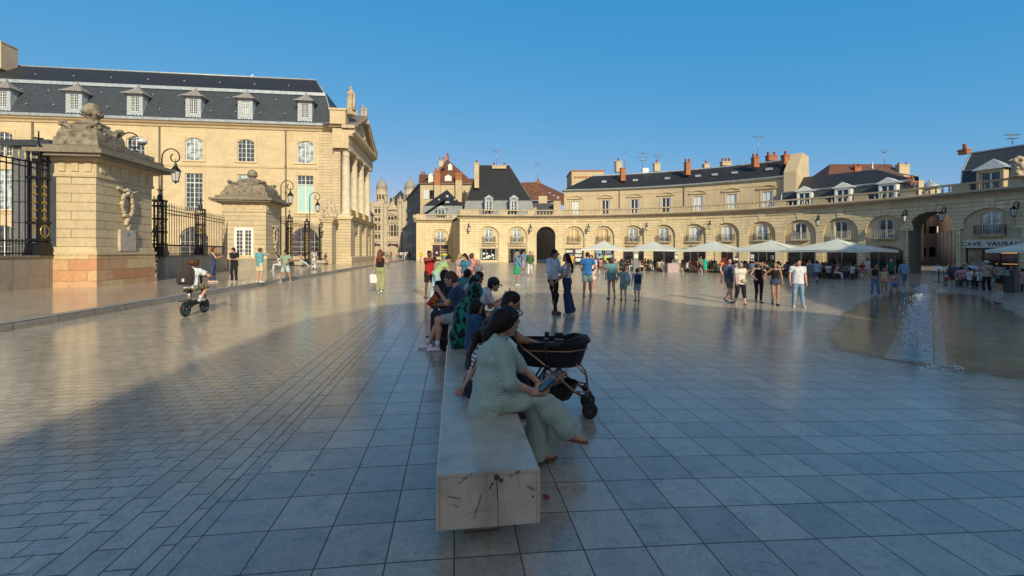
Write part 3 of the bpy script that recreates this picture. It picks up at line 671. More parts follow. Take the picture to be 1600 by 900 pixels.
# low walls and railings -------------------------------------------------
def spear_fence(name, label, a, b, zf, h, posts, lean=.0, gilt=True, step=.14, rail=.55, wallz=None):
    a, b = Vector(a), Vector(b); L = (b - a).length; d = (b - a) / L; rz = math.atan2(d.y, d.x)
    root = thing(name, label, "railing", a)
    m = MB(); n = int(L / step)
    for i in range(n + 1):
        p = a + d * (L * i / n); m.box(p + Vector((0, 0, zf + (h - .38) / 2)), (.028, .028, h - .38), rz)
        if i % 1 == 0 and i < n:
            q = a + d * (L * (i + .5) / n); m.box(q + Vector((0, 0, zf + rail / 2)), (.02, .02, rail), rz)
            m.ball(q + Vector((0, 0, zf + rail + .03)), .04, 5, sc=(1, 1, 1.5))
    for z in (.08, rail, h - .62, h - .42): m.box((a + b) / 2 + Vector((0, 0, zf + z)), (L, .05, .05), rz)
    m.build("bars", IRON, root)
    m = MB()
    for i in range(n + 1):
        p = a + d * (L * i / n) + Vector((0, 0, zf + h - .38)); m.lathe(p, [(.012, 0), (.035, .03), (.014, .07), (.045, .16), (.03, .26), (.004, .40)], 5)
    m.build("spear_tips", plain("pale gilt spear tips", (.40, .34, .20), .45, .3), root)
    for f in posts:
        p = a + d * (L * f); m = MB()
        for sx in (-1, 1):
            for sy in (-1, 1): m.box(p + Matrix.Rotation(rz, 3, 'Z') @ Vector((sx * .19, sy * .19, zf + h / 2)), (.07, .07, h), rz)
        for z in (.12, .62, 1.3, h - 1.0, h - .3, h): m.box(p + Vector((0, 0, zf + z)), (.52, .52, .10), rz)
        m.frus(p + Vector((0, 0, zf)), (.62, .62), (.5, .5), .5, rz)
        m.lathe(p + Vector((0, 0, zf + h)), [(.24, 0), (.1, .12), (.14, .25), (.03, .4), (.02, .9)], 8)
        for k in (0, 1): m.box(p + Vector((0, 0, zf + h + .6)), (.34, .04, .04), rz + k * 1.57)
        o = m.build("post", IRON, root)
        m = MB(); z = 1.5
        while z < h - 1.0:
            for face in (0, 1, 2, 3):
                R = Matrix.Rotation(rz + face * math.pi / 2, 3, 'Z')
                for s in (-1, 1):
                    m.box(p + R @ Vector((s * .055, -.20, 0)) + Vector((0, 0, zf + z)), (.16, .02, .045), R=R @ Matrix.Rotation(s * .8, 3, 'Y'))
            z += .32
        for face in (0, 1, 2, 3): R = Matrix.Rotation(rz + face * math.pi / 2, 3, 'Z'); m.box(p + R @ Vector((0, -.19, zf + h / 2)), (.02, .02, h - 1.6), rz + face * math.pi / 2)
        m.tube([p + Matrix.Rotation(rz, 3, 'Z') @ Vector((.19 * math.cos(q), -.22, zf + .96 + .25 * math.sin(q))) for q in [math.pi * j / 6 for j in range(13)]], .022, 4)
        link("gilt_ornament", m.mesh("gilt_ornament", GILT, root.location), o)
    return root
uF = -16.6
wA = P(0, 455.6, .17); vF0 = toUV(wA.x, wA.y)[1]
def lowwall(label, a, b, z1, th=.5, cap=True):
    a, b = Vector(a), Vector(b); L = (b - a).length; d = (b - a) / L; rz = math.atan2(d.y, d.x); root = thing("low_wall", label, "wall", ((a + b) / 2).to_tuple()[:2] + (.17,))
    m = MB(); m.box((a + b) / 2 + Vector((0, 0, (.17 + z1) / 2)), (L, th, z1 - .17), rz); m.build("wall_body", LOWWALL, root)
    if cap: m = MB(); m.box((a + b) / 2 + Vector((0, 0, z1 + .04)), (L, th + .08, .08), rz); m.build("coping", GREYST, root)
    return root
aw = Vector((-18.75, 9.0, 0)); bw = UV(uF, vA, 0); aw = UV(uF, 8.5, 0)
lowwall("grey stone low wall carrying the nearest railing, left of the big pier", aw, bw, 1.42)
spear_fence("spear_railing", "tall iron railing with spear tips on the low wall left of the big pier", aw, bw, 1.5, 4.1, [.965], step=.24)
fa, fb = Vector((-18.75, 22.3, 0)), Vector((-21.9, 33.6, 0)); fd = (fb - fa).normalized()
g1 = fa + fd * ((24.0 - fa.y) / fd.y)
lowwall("grey low wall between the two gate lodges", g1 + fd * .3, fb, 1.35, .35)
spear_fence("spear_railing", "iron railing with spear tips between the two gate lodges", g1, fb, 1.43, 3.0, [.02, .56], step=.31)
def gate_leaf(label, a, b, hgt, step=.28):
    a, b = Vector(a), Vector(b); L = (b - a).length; d = (b - a) / L; rz = math.atan2(d.y, d.x)
    root = thing("iron_gate", label, "gate", (a.x, a.y, .17)); m = MB(); n = int(L / step)
    for i in range(n + 1):
        p = a + d * (L * i / n); f = i / n; lo = .2 + 1.75 * (1 - abs(2 * f - 1)) ** .7 * 0; m.box(p + Vector((0, 0, .2 + (hgt - .3) / 2)), (.022, .022, hgt - .3), rz)
    for z in (.22, .6, 1.5, hgt - .35, hgt - .12): m.box((a + b) / 2 + Vector((0, 0, z)), (L, .05, .05), rz)
    m.build("bars", IRON, root)
    m = MB(); R = random.Random(2)
    for i in range(34):                                         # wrought scrolls in the lower panel
        c = a + d * (L * R.uniform(.06, .94)) + Vector((0, 0, R.uniform(.35, 1.45))); r = R.uniform(.07, .15)
        m.tube([c + d * (r * (1 - j / 16) * math.cos(j * .8)) + Vector((0, 0, r * (1 - j / 16) * math.sin(j * .8))) for j in range(12)], .018, 4)
    for s in (0, 1):
        e = a if s == 0 else b; dd = d if s == 0 else -d
        m.tube([e + dd * (.05 + .75 * q) + Vector((0, 0, 3.1 - 1.6 * math.sin(q * 1.57))) for q in [j / 8 for j in range(9)]], .03, 5)
    m.build("scrollwork", IRON, root)
    m = MB()
    for i in range(n + 1):
        p = a + d * (L * i / n) + Vector((0, 0, hgt - .1)); m.lathe(p, [(.012, 0), (.035, .03), (.014, .07), (.042, .14), (.004, .32)], 5)
    m.build("spear_tips", plain("pale gilt spear tips", (.40, .34, .20), .45, .3), root)
    return root
gate_leaf("open wrought iron gate leaf beside the big pier", fa, g1 - fd * .1, 4.45)
gate_leaf("open gate leaf swung inward with black scrollwork by the low wall", g1 - fd * .2, g1 - fd * .2 + Vector((-1.1, -1.2, 0)), 2.6, .1)
gC0, gC1 = UV(-15.9, vB2 + .2, 0), UV(-15.9, vC + .3, 0); dd = gC1 - gC0
spear_fence("spear_railing", "iron gate screen with black posts between gate lodge and portico pier", gC0, gC1, .2, 4.7, [.02, .33, .66, .99], step=.42)
# dark sheet kiosk seen through the near railing
kr = thing("utility_cabin", "grey panelled cabin behind the left railing", "cabin", (-29.5, 27.5, .17))
m = MB(); q0, q1 = V(15, 400, 26.5), V(56, 400, 26.5); m.box(((q0.x + q1.x) / 2, 27.6, 4.1), (q1.x - q0.x, 2.0, 7.8)); m.build("cabin_body", plain("slate grey panel", (.13, .135, .14), .6), kr)
m = MB(); m.box(((q0.x + q1.x) / 2 + .2, 27.6, 8.15), (q1.x - q0.x + 1.6, 2.6, .35)); m.build("cabin_roof", plain("dark sheet roof", (.04, .045, .05), .5), kr)
m = MB()
for k in range(6): m.box(((q0.x + q1.x) / 2, 26.58, .9 + k * 1.25), (q1.x - q0.x, .02, .05))
m.build("panel_joints", plain("dark sheet roof", (.04, .045, .05), .5), kr)
# courtyard back wall low down (behind railings)
# ---------------------------------------------------------------- crook lamps
def crook_lamp(label, px, Y, ztop, face=1):
    X = (px - CX) / F * Y; root = thing("street_lamp", label, "street lamp", (X, Y, .17), 0, "crook lamps along the palace gates")
    m = MB(); r = .55; h = ztop - .17 - r
    m.lathe((0, 0, 0), [(.16, 0), (.16, .3), (.1, .4), (.07, 1.2), (.045, 1.3), (.04, h)], 10)
    pts = [(r * face - r * face * math.cos(q), 0, h + r * math.sin(q)) for q in [math.pi * j / 10 for j in range(11)]]
    pts += [(2 * r * face - face * (.28 - .28 * math.cos(q)) , 0, h - .30 * math.sin(q) * .9) for q in [math.pi * j / 6 for j in range(1, 9)]]
    m.tube(pts, .035, 6); m.build("pole", IRON, root, False)
    lx = r * face * 1.55; lz = h - .42
    m = MB(); m.lathe((lx, 0, lz - .42), [(.30, 0), (.24, .1), (.12, .28), (.06, .36), (.09, .42), (.02, .55), (.02, .75)], 8)
    for k in range(6):
        q = k * math.pi / 3; m.tube([(lx + .27 * math.cos(q), .27 * math.sin(q), lz - .42), (lx + .16 * math.cos(q), .16 * math.sin(q), lz - 1.05)], .015, 4)
    m.lathe((lx, 0, lz - 1.2), [(.02, 0), (.05, .08), (.17, .13), (.17, .17)], 8); ln = m.build("lantern", IRON, root, False)
    m = MB(); m.lathe((lx, 0, lz - 1.04), [(.145, 0), (.245, .61)], 8, smooth=False)
    link("glass", m.mesh("lantern_glass", plain("clear lantern glass", (.55, .56, .52), .2, 0, .1)), ln)
    return root
crook_lamp("curled iron lamp rising behind the big pier", 186, 23.4, 7.95)
crook_lamp("curled iron lamp behind the railing between the lodges", 253, 27.3, 8.0)
crook_lamp("curled iron lamp just right of the gate lodge roof", 439, 39.5, 8.0)
crook_lamp("small curled iron lamp nearest the portico", 484, 47.5, 8.0)
cr = thing("security_camera", "white dome security camera on a bracket beside the curled lamp", "camera", V(222, 222, 23.2))
m = MB(); m.lathe((0, 0, -.2), [(.02, 0), (.15, .06), (.2, .16)], 12); m.build("dome", plain("smoked dome", (.08, .09, .10), .1), cr, False)
m = MB(); m.lathe((0, 0, -.04), [(.21, 0), (.22, .1), (.1, .2), (.05, .26)], 12); m.tube([(0, 0, .15), (-.15, 0, .25), (-.45, 0, .15)], .04, 6); m.build("housing", plain("white plastic housing", (.6, .62, .64), .4), cr, False)
# ================================================================ the curved arcade round the square
def text_mesh(s, size, depth=.02):
    cu = bpy.data.curves.new("lettering", 'FONT'); cu.body = s; cu.size = size; cu.extrude = depth; cu.align_x = 'CENTER'; cu.space_character = 1.15; cu.offset = .006
    to = bpy.data.objects.new("tmp_text", cu); COL.objects.link(to); dg = bpy.context.evaluated_depsgraph_get(); dg.update()
    me = bpy.data.meshes.new_from_object(to.evaluated_get(dg)); bpy.data.objects.remove(to); bpy.data.curves.remove(cu); return me
INK = plain("black lettering paint", (.015, .014, .013), .6)
def put_text(parent, s, size, M, sc_, d, z):
    me = text_mesh(s, size); me.materials.clear(); me.materials.append(INK)
    a, b = M(sc_ - .1, d, z), M(sc_ + .1, d, z); rz = math.atan2(b.y - a.y, b.x - a.x)
    o = link("lettering", me, parent, M(sc_, d, z) - parent.location); o.rotation_euler = (math.pi / 2, 0, rz); return o
arc = thing("arcade", "curved two storey cream arcade crowned by a stone balustrade round the square", "building", ARC(aphi(1040)))
SL = AR * aphi(718.5); SR = AR * aphi(1700)
S = lambda px, d=0: AR * aphi(px, d)
ZW = 6.62
DRED = plain("dark red painted door", (.16, .025, .018), .5)
baysA = [(764, 3.1, 'disp'), (808, 3.1, 'shop'), (853, 2.9, 'tunnel'), (897, 3.1, 'post'), (943, 3.1, 'post'), (989, 3.1, 'rest'), (1037, 3.1, 'rest'), (1084, 3.1, 'rest2'),
         (1135, 3.1, 'door'), (1190, 3.1, 'open'), (1250, 3.3, 'rest'), (1313, 3.3, 'rest'), (1383, 3.5, 'arch'), (1455, 3.7, 'tunnel'), (1546, 4.0, 'cave'), (1655, 4.0, 'rest')]
holes = []; inner = MB(); grd = lambda s: (gz(MARC(s, 0, 0).x))
for px, w, k in baysA: holes.append((S(px), w, -.75 if k != 'tunnel' else -.75, 5.52 if px < 1400 else 5.62, w / 2))
mb = MB(); wallgrid(mb, MARC, SL, SR, -.75, ZW, holes, .24, smax=1.2)
a = [MARC(SL, d, z) for d, z in ((12, -.75), (0, -.75), (0, ZW), (12, ZW))]; mb.quad(*a)
mb.build("arcade_wall", BAND, arc)
mb = MB()
for px, w, k in baysA:                                            # radiating voussoirs, proud of the wall
    zt_ = 5.52 if px < 1400 else 5.62; zc = zt_ - w / 2; s0 = S(px); R_ = w / 2
    for i in range(9):
        a0, a1 = math.pi * (i + .03) / 9, math.pi * (i + .97) / 9; ro = R_ + (.62 if i != 4 else .95)
        q = [(s0 - R_ * 1.0 * math.cos(a0), zc + R_ * math.sin(a0)), (s0 - ro * math.cos(a0), zc + ro * math.sin(a0)), (s0 - ro * math.cos(a1), zc + ro * math.sin(a1)), (s0 - R_ * math.cos(a1), zc + R_ * math.sin(a1))]
        q = [(x, min(z, 6.5)) for x, z in q]; pr_ = .022 if i != 4 else .07
        f = [MARC(x, -pr_, z) for x, z in q]; b_ = [MARC(x, .02, z) for x, z in q]
        mb.add(f + b_, [(0, 1, 2, 3)[::-1], (0, 1, 5, 4), (1, 2, 6, 5), (2, 3, 7, 6), (3, 0, 4, 7)])
mb.build("voussoirs", BAND, arc)
for j, (px, w, k) in enumerate(baysA):
    s0 = S(px); zt_ = 5.52 if px < 1400 else 5.62; g0 = grd(s0)
    rz = -s0 / AR
    if k == 'tunnel':
        m = MB(); dp = 9 if px < 900 else 3.0
        for s in (-1, 1): m.quad(MARC(s0 + s * w / 2, .24, -.75), MARC(s0 + s * w / 2, dp, -.75), MARC(s0 + s * w / 2, dp, 4.2), MARC(s0 + s * w / 2, .24, 4.2))
        n = 10; zc = zt_ - w / 2; r = w / 2
        for i in range(n):
            a0, a1 = math.pi * i / n, math.pi * (i + 1) / n
            m.quad(MARC(s0 - r * math.cos(a0), .24, zc + r * math.sin(a0)), MARC(s0 - r * math.cos(a0), dp, zc + r * math.sin(a0)), MARC(s0 - r * math.cos(a1), dp, zc + r * math.sin(a1)), MARC(s0 - r * math.cos(a1), .24, zc + r * math.sin(a1)))
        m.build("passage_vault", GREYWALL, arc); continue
    m = MB(); D = .24; ww, wz0, wz1 = 1.22, 3.12, 5.1
    if px > 1400: ww, wz0, wz1 = 1.35, 3.2, 5.25
    hh = [(s0, ww, wz0, wz1, .22)]
    sh = {'disp': (2.7, .32, 2.12, 0), 'shop': (2.7, g0, 2.12, 0), 'post': (2.75, g0, 2.12, 0), 'rest': (2.95, g0, 2.05, 0), 'rest2': (2.95, g0, 2.15, 0), 'door': (1.5, g0, 2.1, 0), 'open': (2.9, g0, 2.1, 0), 'arch': (2.9, g0, 2.25, .5), 'cave': (3.5, g0, 1.95, 0)}[k]
    hh.append((s0, sh[0], sh[1], sh[2], sh[3]))
    wallgrid(m, MARC, s0 - w / 2 - .05, s0 + w / 2 + .05, -.75, zt_ + .05, hh, .22, d0=D)
    for s in (-1, 1): m.strip(MARC, s0 + s * (ww / 2 + .1) - .08, s0 + s * (ww / 2 + .1) + .08, [(D + .01, wz0), (D - .05, wz0), (D - .05, wz1 - .1), (D + .01, wz1 - .1)], 1)
    m.build("niche_panel", CREAM if px < 1240 else RENDER, arc)
    gl = {764: GLASSLT, 808: GLASSLT, 897: OCHRE, 943: OCHRE, 1084: SHUTTER, 1135: SHUTTER, 1455: GLASS, 1546: GLASSLT}.get(px, GLASSDK if px > 1200 else GLASSLT)
    put_window(arc, MARC(s0, D + .12, wz0), rz, ww, wz1 - wz0, 2, 3 if px < 1240 else 1, .22, gl, mid=.14)
    put_balcony(arc, MARC(s0, D - .02, wz0 - .02), rz, ww + .75, white=(px in (1250, 1313, 1383)), h=.85)
    if k in ('disp', 'shop'): m = MB(); m.strip(MARC, s0 - w / 2, s0 + w / 2, [(D + .05, 2.85), (D - .12, 2.85), (D - .16, 2.95), (D + .05, 2.98)], 1); m.build("ledge", CREAM, arc)
    za, zb = sh[1], sh[2]
    # shop front inside the opening
    m = MB(); m.quad(MARC(s0 - sh[0] / 2, D + .21, za), MARC(s0 + sh[0] / 2, D + .21, za), MARC(s0 + sh[0] / 2, D + .21, zb), MARC(s0 - sh[0] / 2, D + .21, zb))
    if k == 'door':
        dd_ = m.build("shop_front", DRED, arc); m2 = MB()
        for s in (-1, 1): m2.box(MARC(s0 + s * .37, D + .19, (za + zb) / 2 + .55), (.55, .03, .9), rz)
        link("pane", m2.mesh("pane", GLASSDK, arc.location), dd_)
        m2 = MB(); m2.box(MARC(s0, D + .18, (za + zb) / 2), (.06, .05, zb - za), rz); link("door_rail", m2.mesh("door_rail", DRED, arc.location), dd_)
    else:
        sf = m.build("shop_front", GLASSDK, arc); m2 = MB()
        nf = {'disp': 3, 'shop': 3, 'post': 2, 'rest': 2, 'rest2': 3, 'open': 3, 'arch': 4, 'cave': 3}[k]
        for i in range(nf + 1):
            x = s0 - sh[0] / 2 + .05 + (sh[0] - .1) * i / nf; m2.box(MARC(x, D + .17, (za + zb) / 2), (.08, .06, zb - za), rz)
        m2.box(MARC(s0, D + .17, zb - .05), (sh[0], .06, .1), rz)
        link("shop_frame", m2.mesh("shop_frame", plain("grey shop joinery", (.16, .16, .15), .5) if k != 'cave' else INK, arc.location), sf)
        if k in ('disp', 'post', 'shop', 'open'):
            R = random.Random(px)
            if k == 'disp':
                m3 = MB()
                for i in range(22): m3.ball(MARC(s0 + R.uniform(-.85, .8), D + .16, R.uniform(.5, 1.35)), R.uniform(.07, .2), 6, sc=(1, .2, 1))
                link("window_decal", m3.mesh("window_decal", plain("white window decoration", (.6, .68, .64), .5, 0, .3, 9), arc.location), sf)
                for s in (-1, 1):
                    m3 = MB(); m3.box(MARC(s0 + s * 1.15, D + .15, 1.2), (.38, .02, 1.7), rz); link("window_panel", m3.mesh("window_panel", plain("grey stone window panel", (.25, .24, .2), .7, 0, .6, 9), arc.location), sf)
            elif k == 'post':
                cols = [(.6, .6, .58), (.55, .22, .25), (.25, .4, .5), (.62, .6, .55), (.5, .5, .55), (.2, .25, .3)]
                for ix in range(2):
                    for iz in range(3):
                        m3 = MB(); m3.box(MARC(s0 + (-.68 + ix * 1.36) + R.uniform(-.08, .08), D + .16, g0 + .75 + iz * .66), (R.uniform(.8, 1.1), .02, R.uniform(.4, .58)), rz)
                        c_ = R.choice(cols); link("poster", m3.mesh("poster", plain("poster %.2f %.2f" % c_[:2], c_, .5, 0, .7, 7), arc.location), sf)
            elif k == 'open':
                for s, z in ((-1.15, 1.0), (-1.15, .3), (1.1, .9)):
                    m3 = MB(); m3.box(MARC(s0 + s, D + .15, z), (.4, .02, .55), rz); link("poster", m3.mesh("poster", plain("white notice", (.6, .62, .62), .5, 0, .3, 9), arc.location), sf)
            else:
                m3 = MB()
                for i in range(40): m3.ball(MARC(s0 - 1.15 + R.uniform(-.16, .16), D + .15, R.uniform(.3, 2.0)), .05, 5)
                link("goods_rack", m3.mesh("goods_rack", plain("postcards and jars on a rack", (.45, .36, .2), .6, 0, .9, 20), arc.location), sf)
        if k == 'cave':
            m3 = MB(); m3.strip(MARC, s0 - w / 2 + .05, s0 + w / 2 - .05, [(D + .02, 2.0), (D - .1, 2.0), (D - .1, 2.72), (D + .02, 2.72)], 2); m3.build("fascia", plain("cream fascia board", (.62, .58, .47), .6, 0, .1), arc)
            put_text(arc, "CAVE  VAUBAN", .50, MARC, s0, D - .125, 2.18)
            m3 = MB(); m3.box(MARC(s0 + 1.1, D + .16, 1.55), (1.0, .03, .16), rz); m3.box(MARC(s0 + 1.0, D + .16, .55), (1.5, .03, .06), rz)
            e, t, b, N, L = nodes("warm shelf lamp"); b.inputs["Emission Color"].default_value = (1, .5, .12, 1); b.inputs["Emission Strength"].default_value = .5; b.inputs["Base Color"].default_value = (.4, .2, .05, 1)
            link("shelf_light", m3.mesh("shelf_light", e, arc.location), sf)
            m3 = MB(); m3.box(MARC(s0 - 1.15, D + .16, .9), (.95, .03, 1.5), rz); link("bright_pane", m3.mesh("bright_pane", glass("reflecting shop glass", (.20, .18, .13), .15), arc.location), sf)
for px, s, z, sz in ((764, "PRODUITS", 2.36, .42), (808, "REGIONAUX", 2.36, .42), (989, "RESTAURANT", 2.30, .34), (1084, "SALON", 2.28, .36)):
    put_text(arc, s, sz, MARC, S(px), .20, z)
mb = MB(); n = 70
mb.strip(MARC, SL - .35, SR, [(.6, ZW), (-.1, ZW), (-.16, ZW + .10), (-.12, ZW + .16), (-.30, ZW + .24), (-.55, ZW + .36), (-.60, ZW + .52), (.6, ZW + .52)], n)
mb.build("cornice", DIRTY, arc)
mb = MB(); mb.strip(MARC, SL - .36, SR, [(-.50, ZW + .33), (-.612, ZW + .37), (-.612, ZW + .47), (-.50, ZW + .47)], n); mb.build("drip_moulding", GREYST, arc)
mb = MB(); mb.strip(MARC, SL, SR, [(-.02, ZW - .42), (-.07, ZW - .42), (-.07, ZW - .30), (-.02, ZW - .30)], n); mb.build("string_course", CREAM, arc)
mb = MB(); ped = [(718.6, 748), (780, 793), (825, 837), (869, 882), (914, 928), (960, 973), (1007, 1019), (1052, 1069), (1098, 1119), (1150, 1171), (1210, 1229), (1270, 1290), (1335, 1357), (1408, 1432), (1488, 1515), (1577, 1620)]
balustrade(mb, MARC, SL, SR, ZW + .50, .92, piers=[((S(a) + S(b)) / 2, S(b) - S(a)) for a, b in ped], bal=.50, d=(-.22, .12))
mb.build("balustrade", DIRTY, arc)
mb = MB(); mb.strip(MARC, SL, SR, [(.2, ZW + .3), (.2, ZW + .5), (12, ZW + .5), (12, ZW + .3)], n); mb.build("terrace", GREYST, arc)
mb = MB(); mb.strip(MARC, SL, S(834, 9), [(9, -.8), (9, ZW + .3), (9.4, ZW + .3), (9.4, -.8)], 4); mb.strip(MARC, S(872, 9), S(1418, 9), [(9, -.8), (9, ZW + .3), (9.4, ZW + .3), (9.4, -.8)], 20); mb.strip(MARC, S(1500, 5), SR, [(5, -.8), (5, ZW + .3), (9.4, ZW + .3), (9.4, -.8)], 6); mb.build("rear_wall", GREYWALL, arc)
# lanterns on brackets between the arches
def wall_lantern(label, px, big=1.0, grp=True):
    s0 = S(px); rz = -s0 / AR; c = MARC(s0, 0, 5.55)
    r = thing("wall_lantern", label, "lantern", c, rz, "bracket lanterns on the arcade"); m = MB(); k = big
    m.box((0, -.03, .05), (.08, .06, .5)); m.tube([(0, 0, .25), (0, -.3 * k, .42), (0, -.62 * k, .30), (0, -.70 * k, .12)], .025, 5); m.tube([(0, 0, -.1), (0, -.35 * k, .05), (0, -.62 * k, .28)], .02, 5)
    m.tube([(0, -.3 * k + .12 * math.cos(q), .28 + .1 * math.sin(q)) for q in [j * .7 for j in range(9)]], .015, 4); m.build("bracket", IRON, r, False)
    y = -.70 * k; m = MB(); m.lathe((0, y, -.30 * k), [(.26 * k, 0), (.2 * k, .1 * k), (.08 * k, .24 * k), (.03, .36 * k), (.03, .46 * k)], 6)
    for j in range(6): q = j * math.pi / 3; m.tube([(.24 * k * math.cos(q), y + .24 * k * math.sin(q), -.30 * k), (.12 * k * math.cos(q), y + .12 * k * math.sin(q), -.85 * k)], .014, 4)
    m.lathe((0, y, -.98 * k), [(.02, 0), (.12 * k, .1 * k), (.12 * k, .14 * k)], 6); ln = m.build("lantern_cage", IRON, r, False)
    m = MB(); m.lathe((0, y, -.85 * k), [(.115 * k, 0), (.225 * k, .54 * k)], 6, smooth=False); link("glass", m.mesh("lantern_glass", plain("clear lantern glass", (.55, .56, .52), .2, 0, .1)), ln)
for px, lb in ((732, "bracket lantern at the left end of the arcade beside the first arch"), (829, "bracket lantern just left of the dark passage arch"), (920, "bracket lantern between the two arches with ochre blinds"),
               (1011, "bracket lantern between the two arches above the second parasol"), (1110, "bracket lantern left of the arch over the red door"), (1280, "bracket lantern between the two white-railed windows"),
               (1417, "bracket lantern beside the open passage arch"), (1592, "bracket lantern on the last pilaster right of the wine shop")):
    wall_lantern(lb, px)
wall_lantern("bracket lantern hanging inside the open passage on the right", 1478, 1.1)
# trophy on the balustrade, right edge
tr = thing("stone_trophy", "pale carved stone trophy on the balustrade at the right edge", "statue", MARC(S(1592), .0, ZW + 1.42))
m = MB(); R = random.Random(9); m.lathe((0, 0, 0), [(.62, 0), (.6, .12), (.4, .3), (.5, .55), (.42, .9), (.3, 1.15), (.36, 1.4), (.30, 1.65), (.1, 1.8)], 10)
for i in range(34):
    q = R.uniform(0, 6.28); z = R.uniform(.1, 1.5); rr = .5 - .12 * z; m.ball((math.cos(q) * rr, math.sin(q) * rr, z), R.uniform(.1, .24), 6, sc=(1, 1, 1.3))
m.tube([(0, 0, 1.3), (-.5, .1, 1.5), (-.75, .1, 1.4)], [.12, .08, .04], 6); m.tube([(.1, 0, 1), (.6, .1, 1.4), (.7, .1, 1.7)], [.12, .07, .03], 6)
m.build("trophy_carving", CARVED, tr, False)
# ================================================================ left pavilion
_q = V(685, 400, 75.5); VP = toUV(_q.x, _q.y)[1]
MPV = lambda s, d, z: UV(s, VP + d, z)
uu = lambda px: on_v(VP, px)[0]
pv = thing("pavilion", "small rusticated pavilion with slate roof at the corner of the street", "pavilion", UV(uu(685), VP)); s0 = uu(688)
m = MB(); wallgrid(m, MPV, uu(650.5), uu(724), 0, ZW, [(s0, 2.9, 2.85, 5.5, 1.45), (s0, 2.75, .75, 2.75, 0)], .2)
m.quad(MPV(uu(650.5), 9, 0), MPV(uu(650.5), 0, 0), MPV(uu(650.5), 0, ZW), MPV(uu(650.5), 9, ZW))
m.build("wall", BAND, pv)
m = MB(); wallgrid(m, MPV, s0 - 1.5, s0 + 1.5, 2.8, 5.55, [(s0, 1.3, 3.2, 5.1, .22)], .2, d0=.2); m.build("niche_panel", CREAM, pv)
put_window(pv, MPV(s0, .3, 3.2), TH, 1.3, 1.9, 2, 3, .22, GLASSLT, mid=.14); put_balcony(pv, MPV(s0, .18, 3.15), TH, 1.95, h=.85)
m = MB(); m.quad(MPV(s0 - 1.375, .19, .75), MPV(s0 + 1.375, .19, .75), MPV(s0 + 1.375, .19, 2.75), MPV(s0 - 1.375, .19, 2.75)); sf = m.build("shop_window", GLASSDK, pv)
m = MB(); R = random.Random(4)
for x in (-1.34, 0, 1.34): m.box(MPV(s0 + x, .14, 1.75), (.07, .06, 2), TH)
m.box(MPV(s0, -.03, 2.86), (3.1, .2, .16), TH); m.box(MPV(s0, -.02, .66), (3.1, .12, .16), TH); link("shop_frame", m.mesh("shop_frame", CREAM, pv.location), sf)
for nm, x, z, w_, h_, c_ in (("shelf_goods", .65, 2.0, 1.1, .18, (.5, .3, .08)), ("shelf_goods", .65, 1.6, 1.1, .16, (.35, .42, .3)), ("shelf_goods", .6, 1.15, 1.1, .16, (.42, .38, .3)), ("notice", -.6, 1.45, .3, .35, (.6, .65, .65)), ("shelf_goods", .6, .9, 1.0, .2, (.5, .32, .15))):
    m = MB(); m.box(MPV(s0 + x, .16, z), (w_, .03, h_), TH); link(nm, m.mesh(nm, plain("goods %.2f" % (c_[0] + z), c_, .6, 0, .8, 12), pv.location), sf)
m = MB(); m.strip(MPV, uu(650.5) - .4, uu(724), [(.5, ZW), (-.1, ZW), (-.3, ZW + .25), (-.55, ZW + .36), (-.58, ZW + .5), (.5, ZW + .5)], 1); m.build("cornice", DIRTY, pv)
m = MB(); balustrade(m, MPV, uu(650.5), uu(724), ZW + .5, .92, piers=[(uu(656), 2.2), (uu(700), .4), (uu(714), 1.6)], d=(-.22, .12)); m.build("balustrade", DIRTY, pv)
m = MB(); za_, zb_ = 7.4, 9.45; Yf = 78.5
def hip(m, pl, pr, zb, Yf, depth, apl, apr, za, back=None, zdepth=None):
    "front eave from pixel column pl to pr at height zb, ridge from apl to apr at height za set back by depth"
    a, b = V(pl, 0, Yf), V(pr, 0, Yf); Yr = Yf + depth; c, d = V(apr, 0, Yr), V(apl, 0, Yr)
    A_, B_ = Vector((a.x, Yf, zb)), Vector((b.x, Yf, zb)); C_, D_ = Vector((c.x, Yr, za)), Vector((d.x, Yr, za))
    roof_quad(m, A_, B_, C_, D_) if (C_ - D_).length > .3 else roof_tri(m, A_, B_, C_)
    Yb = Yf + 2 * depth; Ab, Bb = Vector((a.x, Yb, zb)), Vector((b.x, Yb, zb))
    roof_tri(m, B_, Bb, C_); roof_tri(m, Ab, A_, D_); m.add([Ab, Bb, C_, D_], [(0, 1, 2, 3)[::-1]])
    return A_, B_, C_, D_
hip(m, 661.4, 723, zy(321.6, Yf), Yf, 4.0, 698, 698.6, zy(296.7, Yf + 4)); m.build("roof", SLATEDK, pv)
m = MB(); a, b = V(657, 334, 77.6), V(724, 334, 77.6); c, d = V(723, 321.6, 78.5), V(661.4, 321.6, 78.5); roof_quad(m, a + Vector((0, 0, -1)), b + Vector((0, 0, -1)), c, d); a2 = a + Vector((0, 8, -1)); roof_quad(m, a2, a + Vector((0, 0, -1)), d, d + Vector((0, 6, 0)))
m.build("roof_skirt", SLATELT, pv)
m = MB(); q = V(690, 330, 77.3); m.box(q + Vector((0, .6, -.1)), (1.5, 1.6, 1.3)); m.prism([q + Vector((-.95, -.3, .5)), q + Vector((.95, -.3, .5)), q + Vector((0, -.3, 1.0))], (0, 1.6, 0)); dd_ = m.build("dormer", ZINCPAINT, pv)
m = MB(); 
for s in (-1, 1): m.box(q + Vector((s * .3, -.23, -.1)), (.38, .05, .8))
link("pane", m.mesh("pane", GLASS, pv.location), dd_)
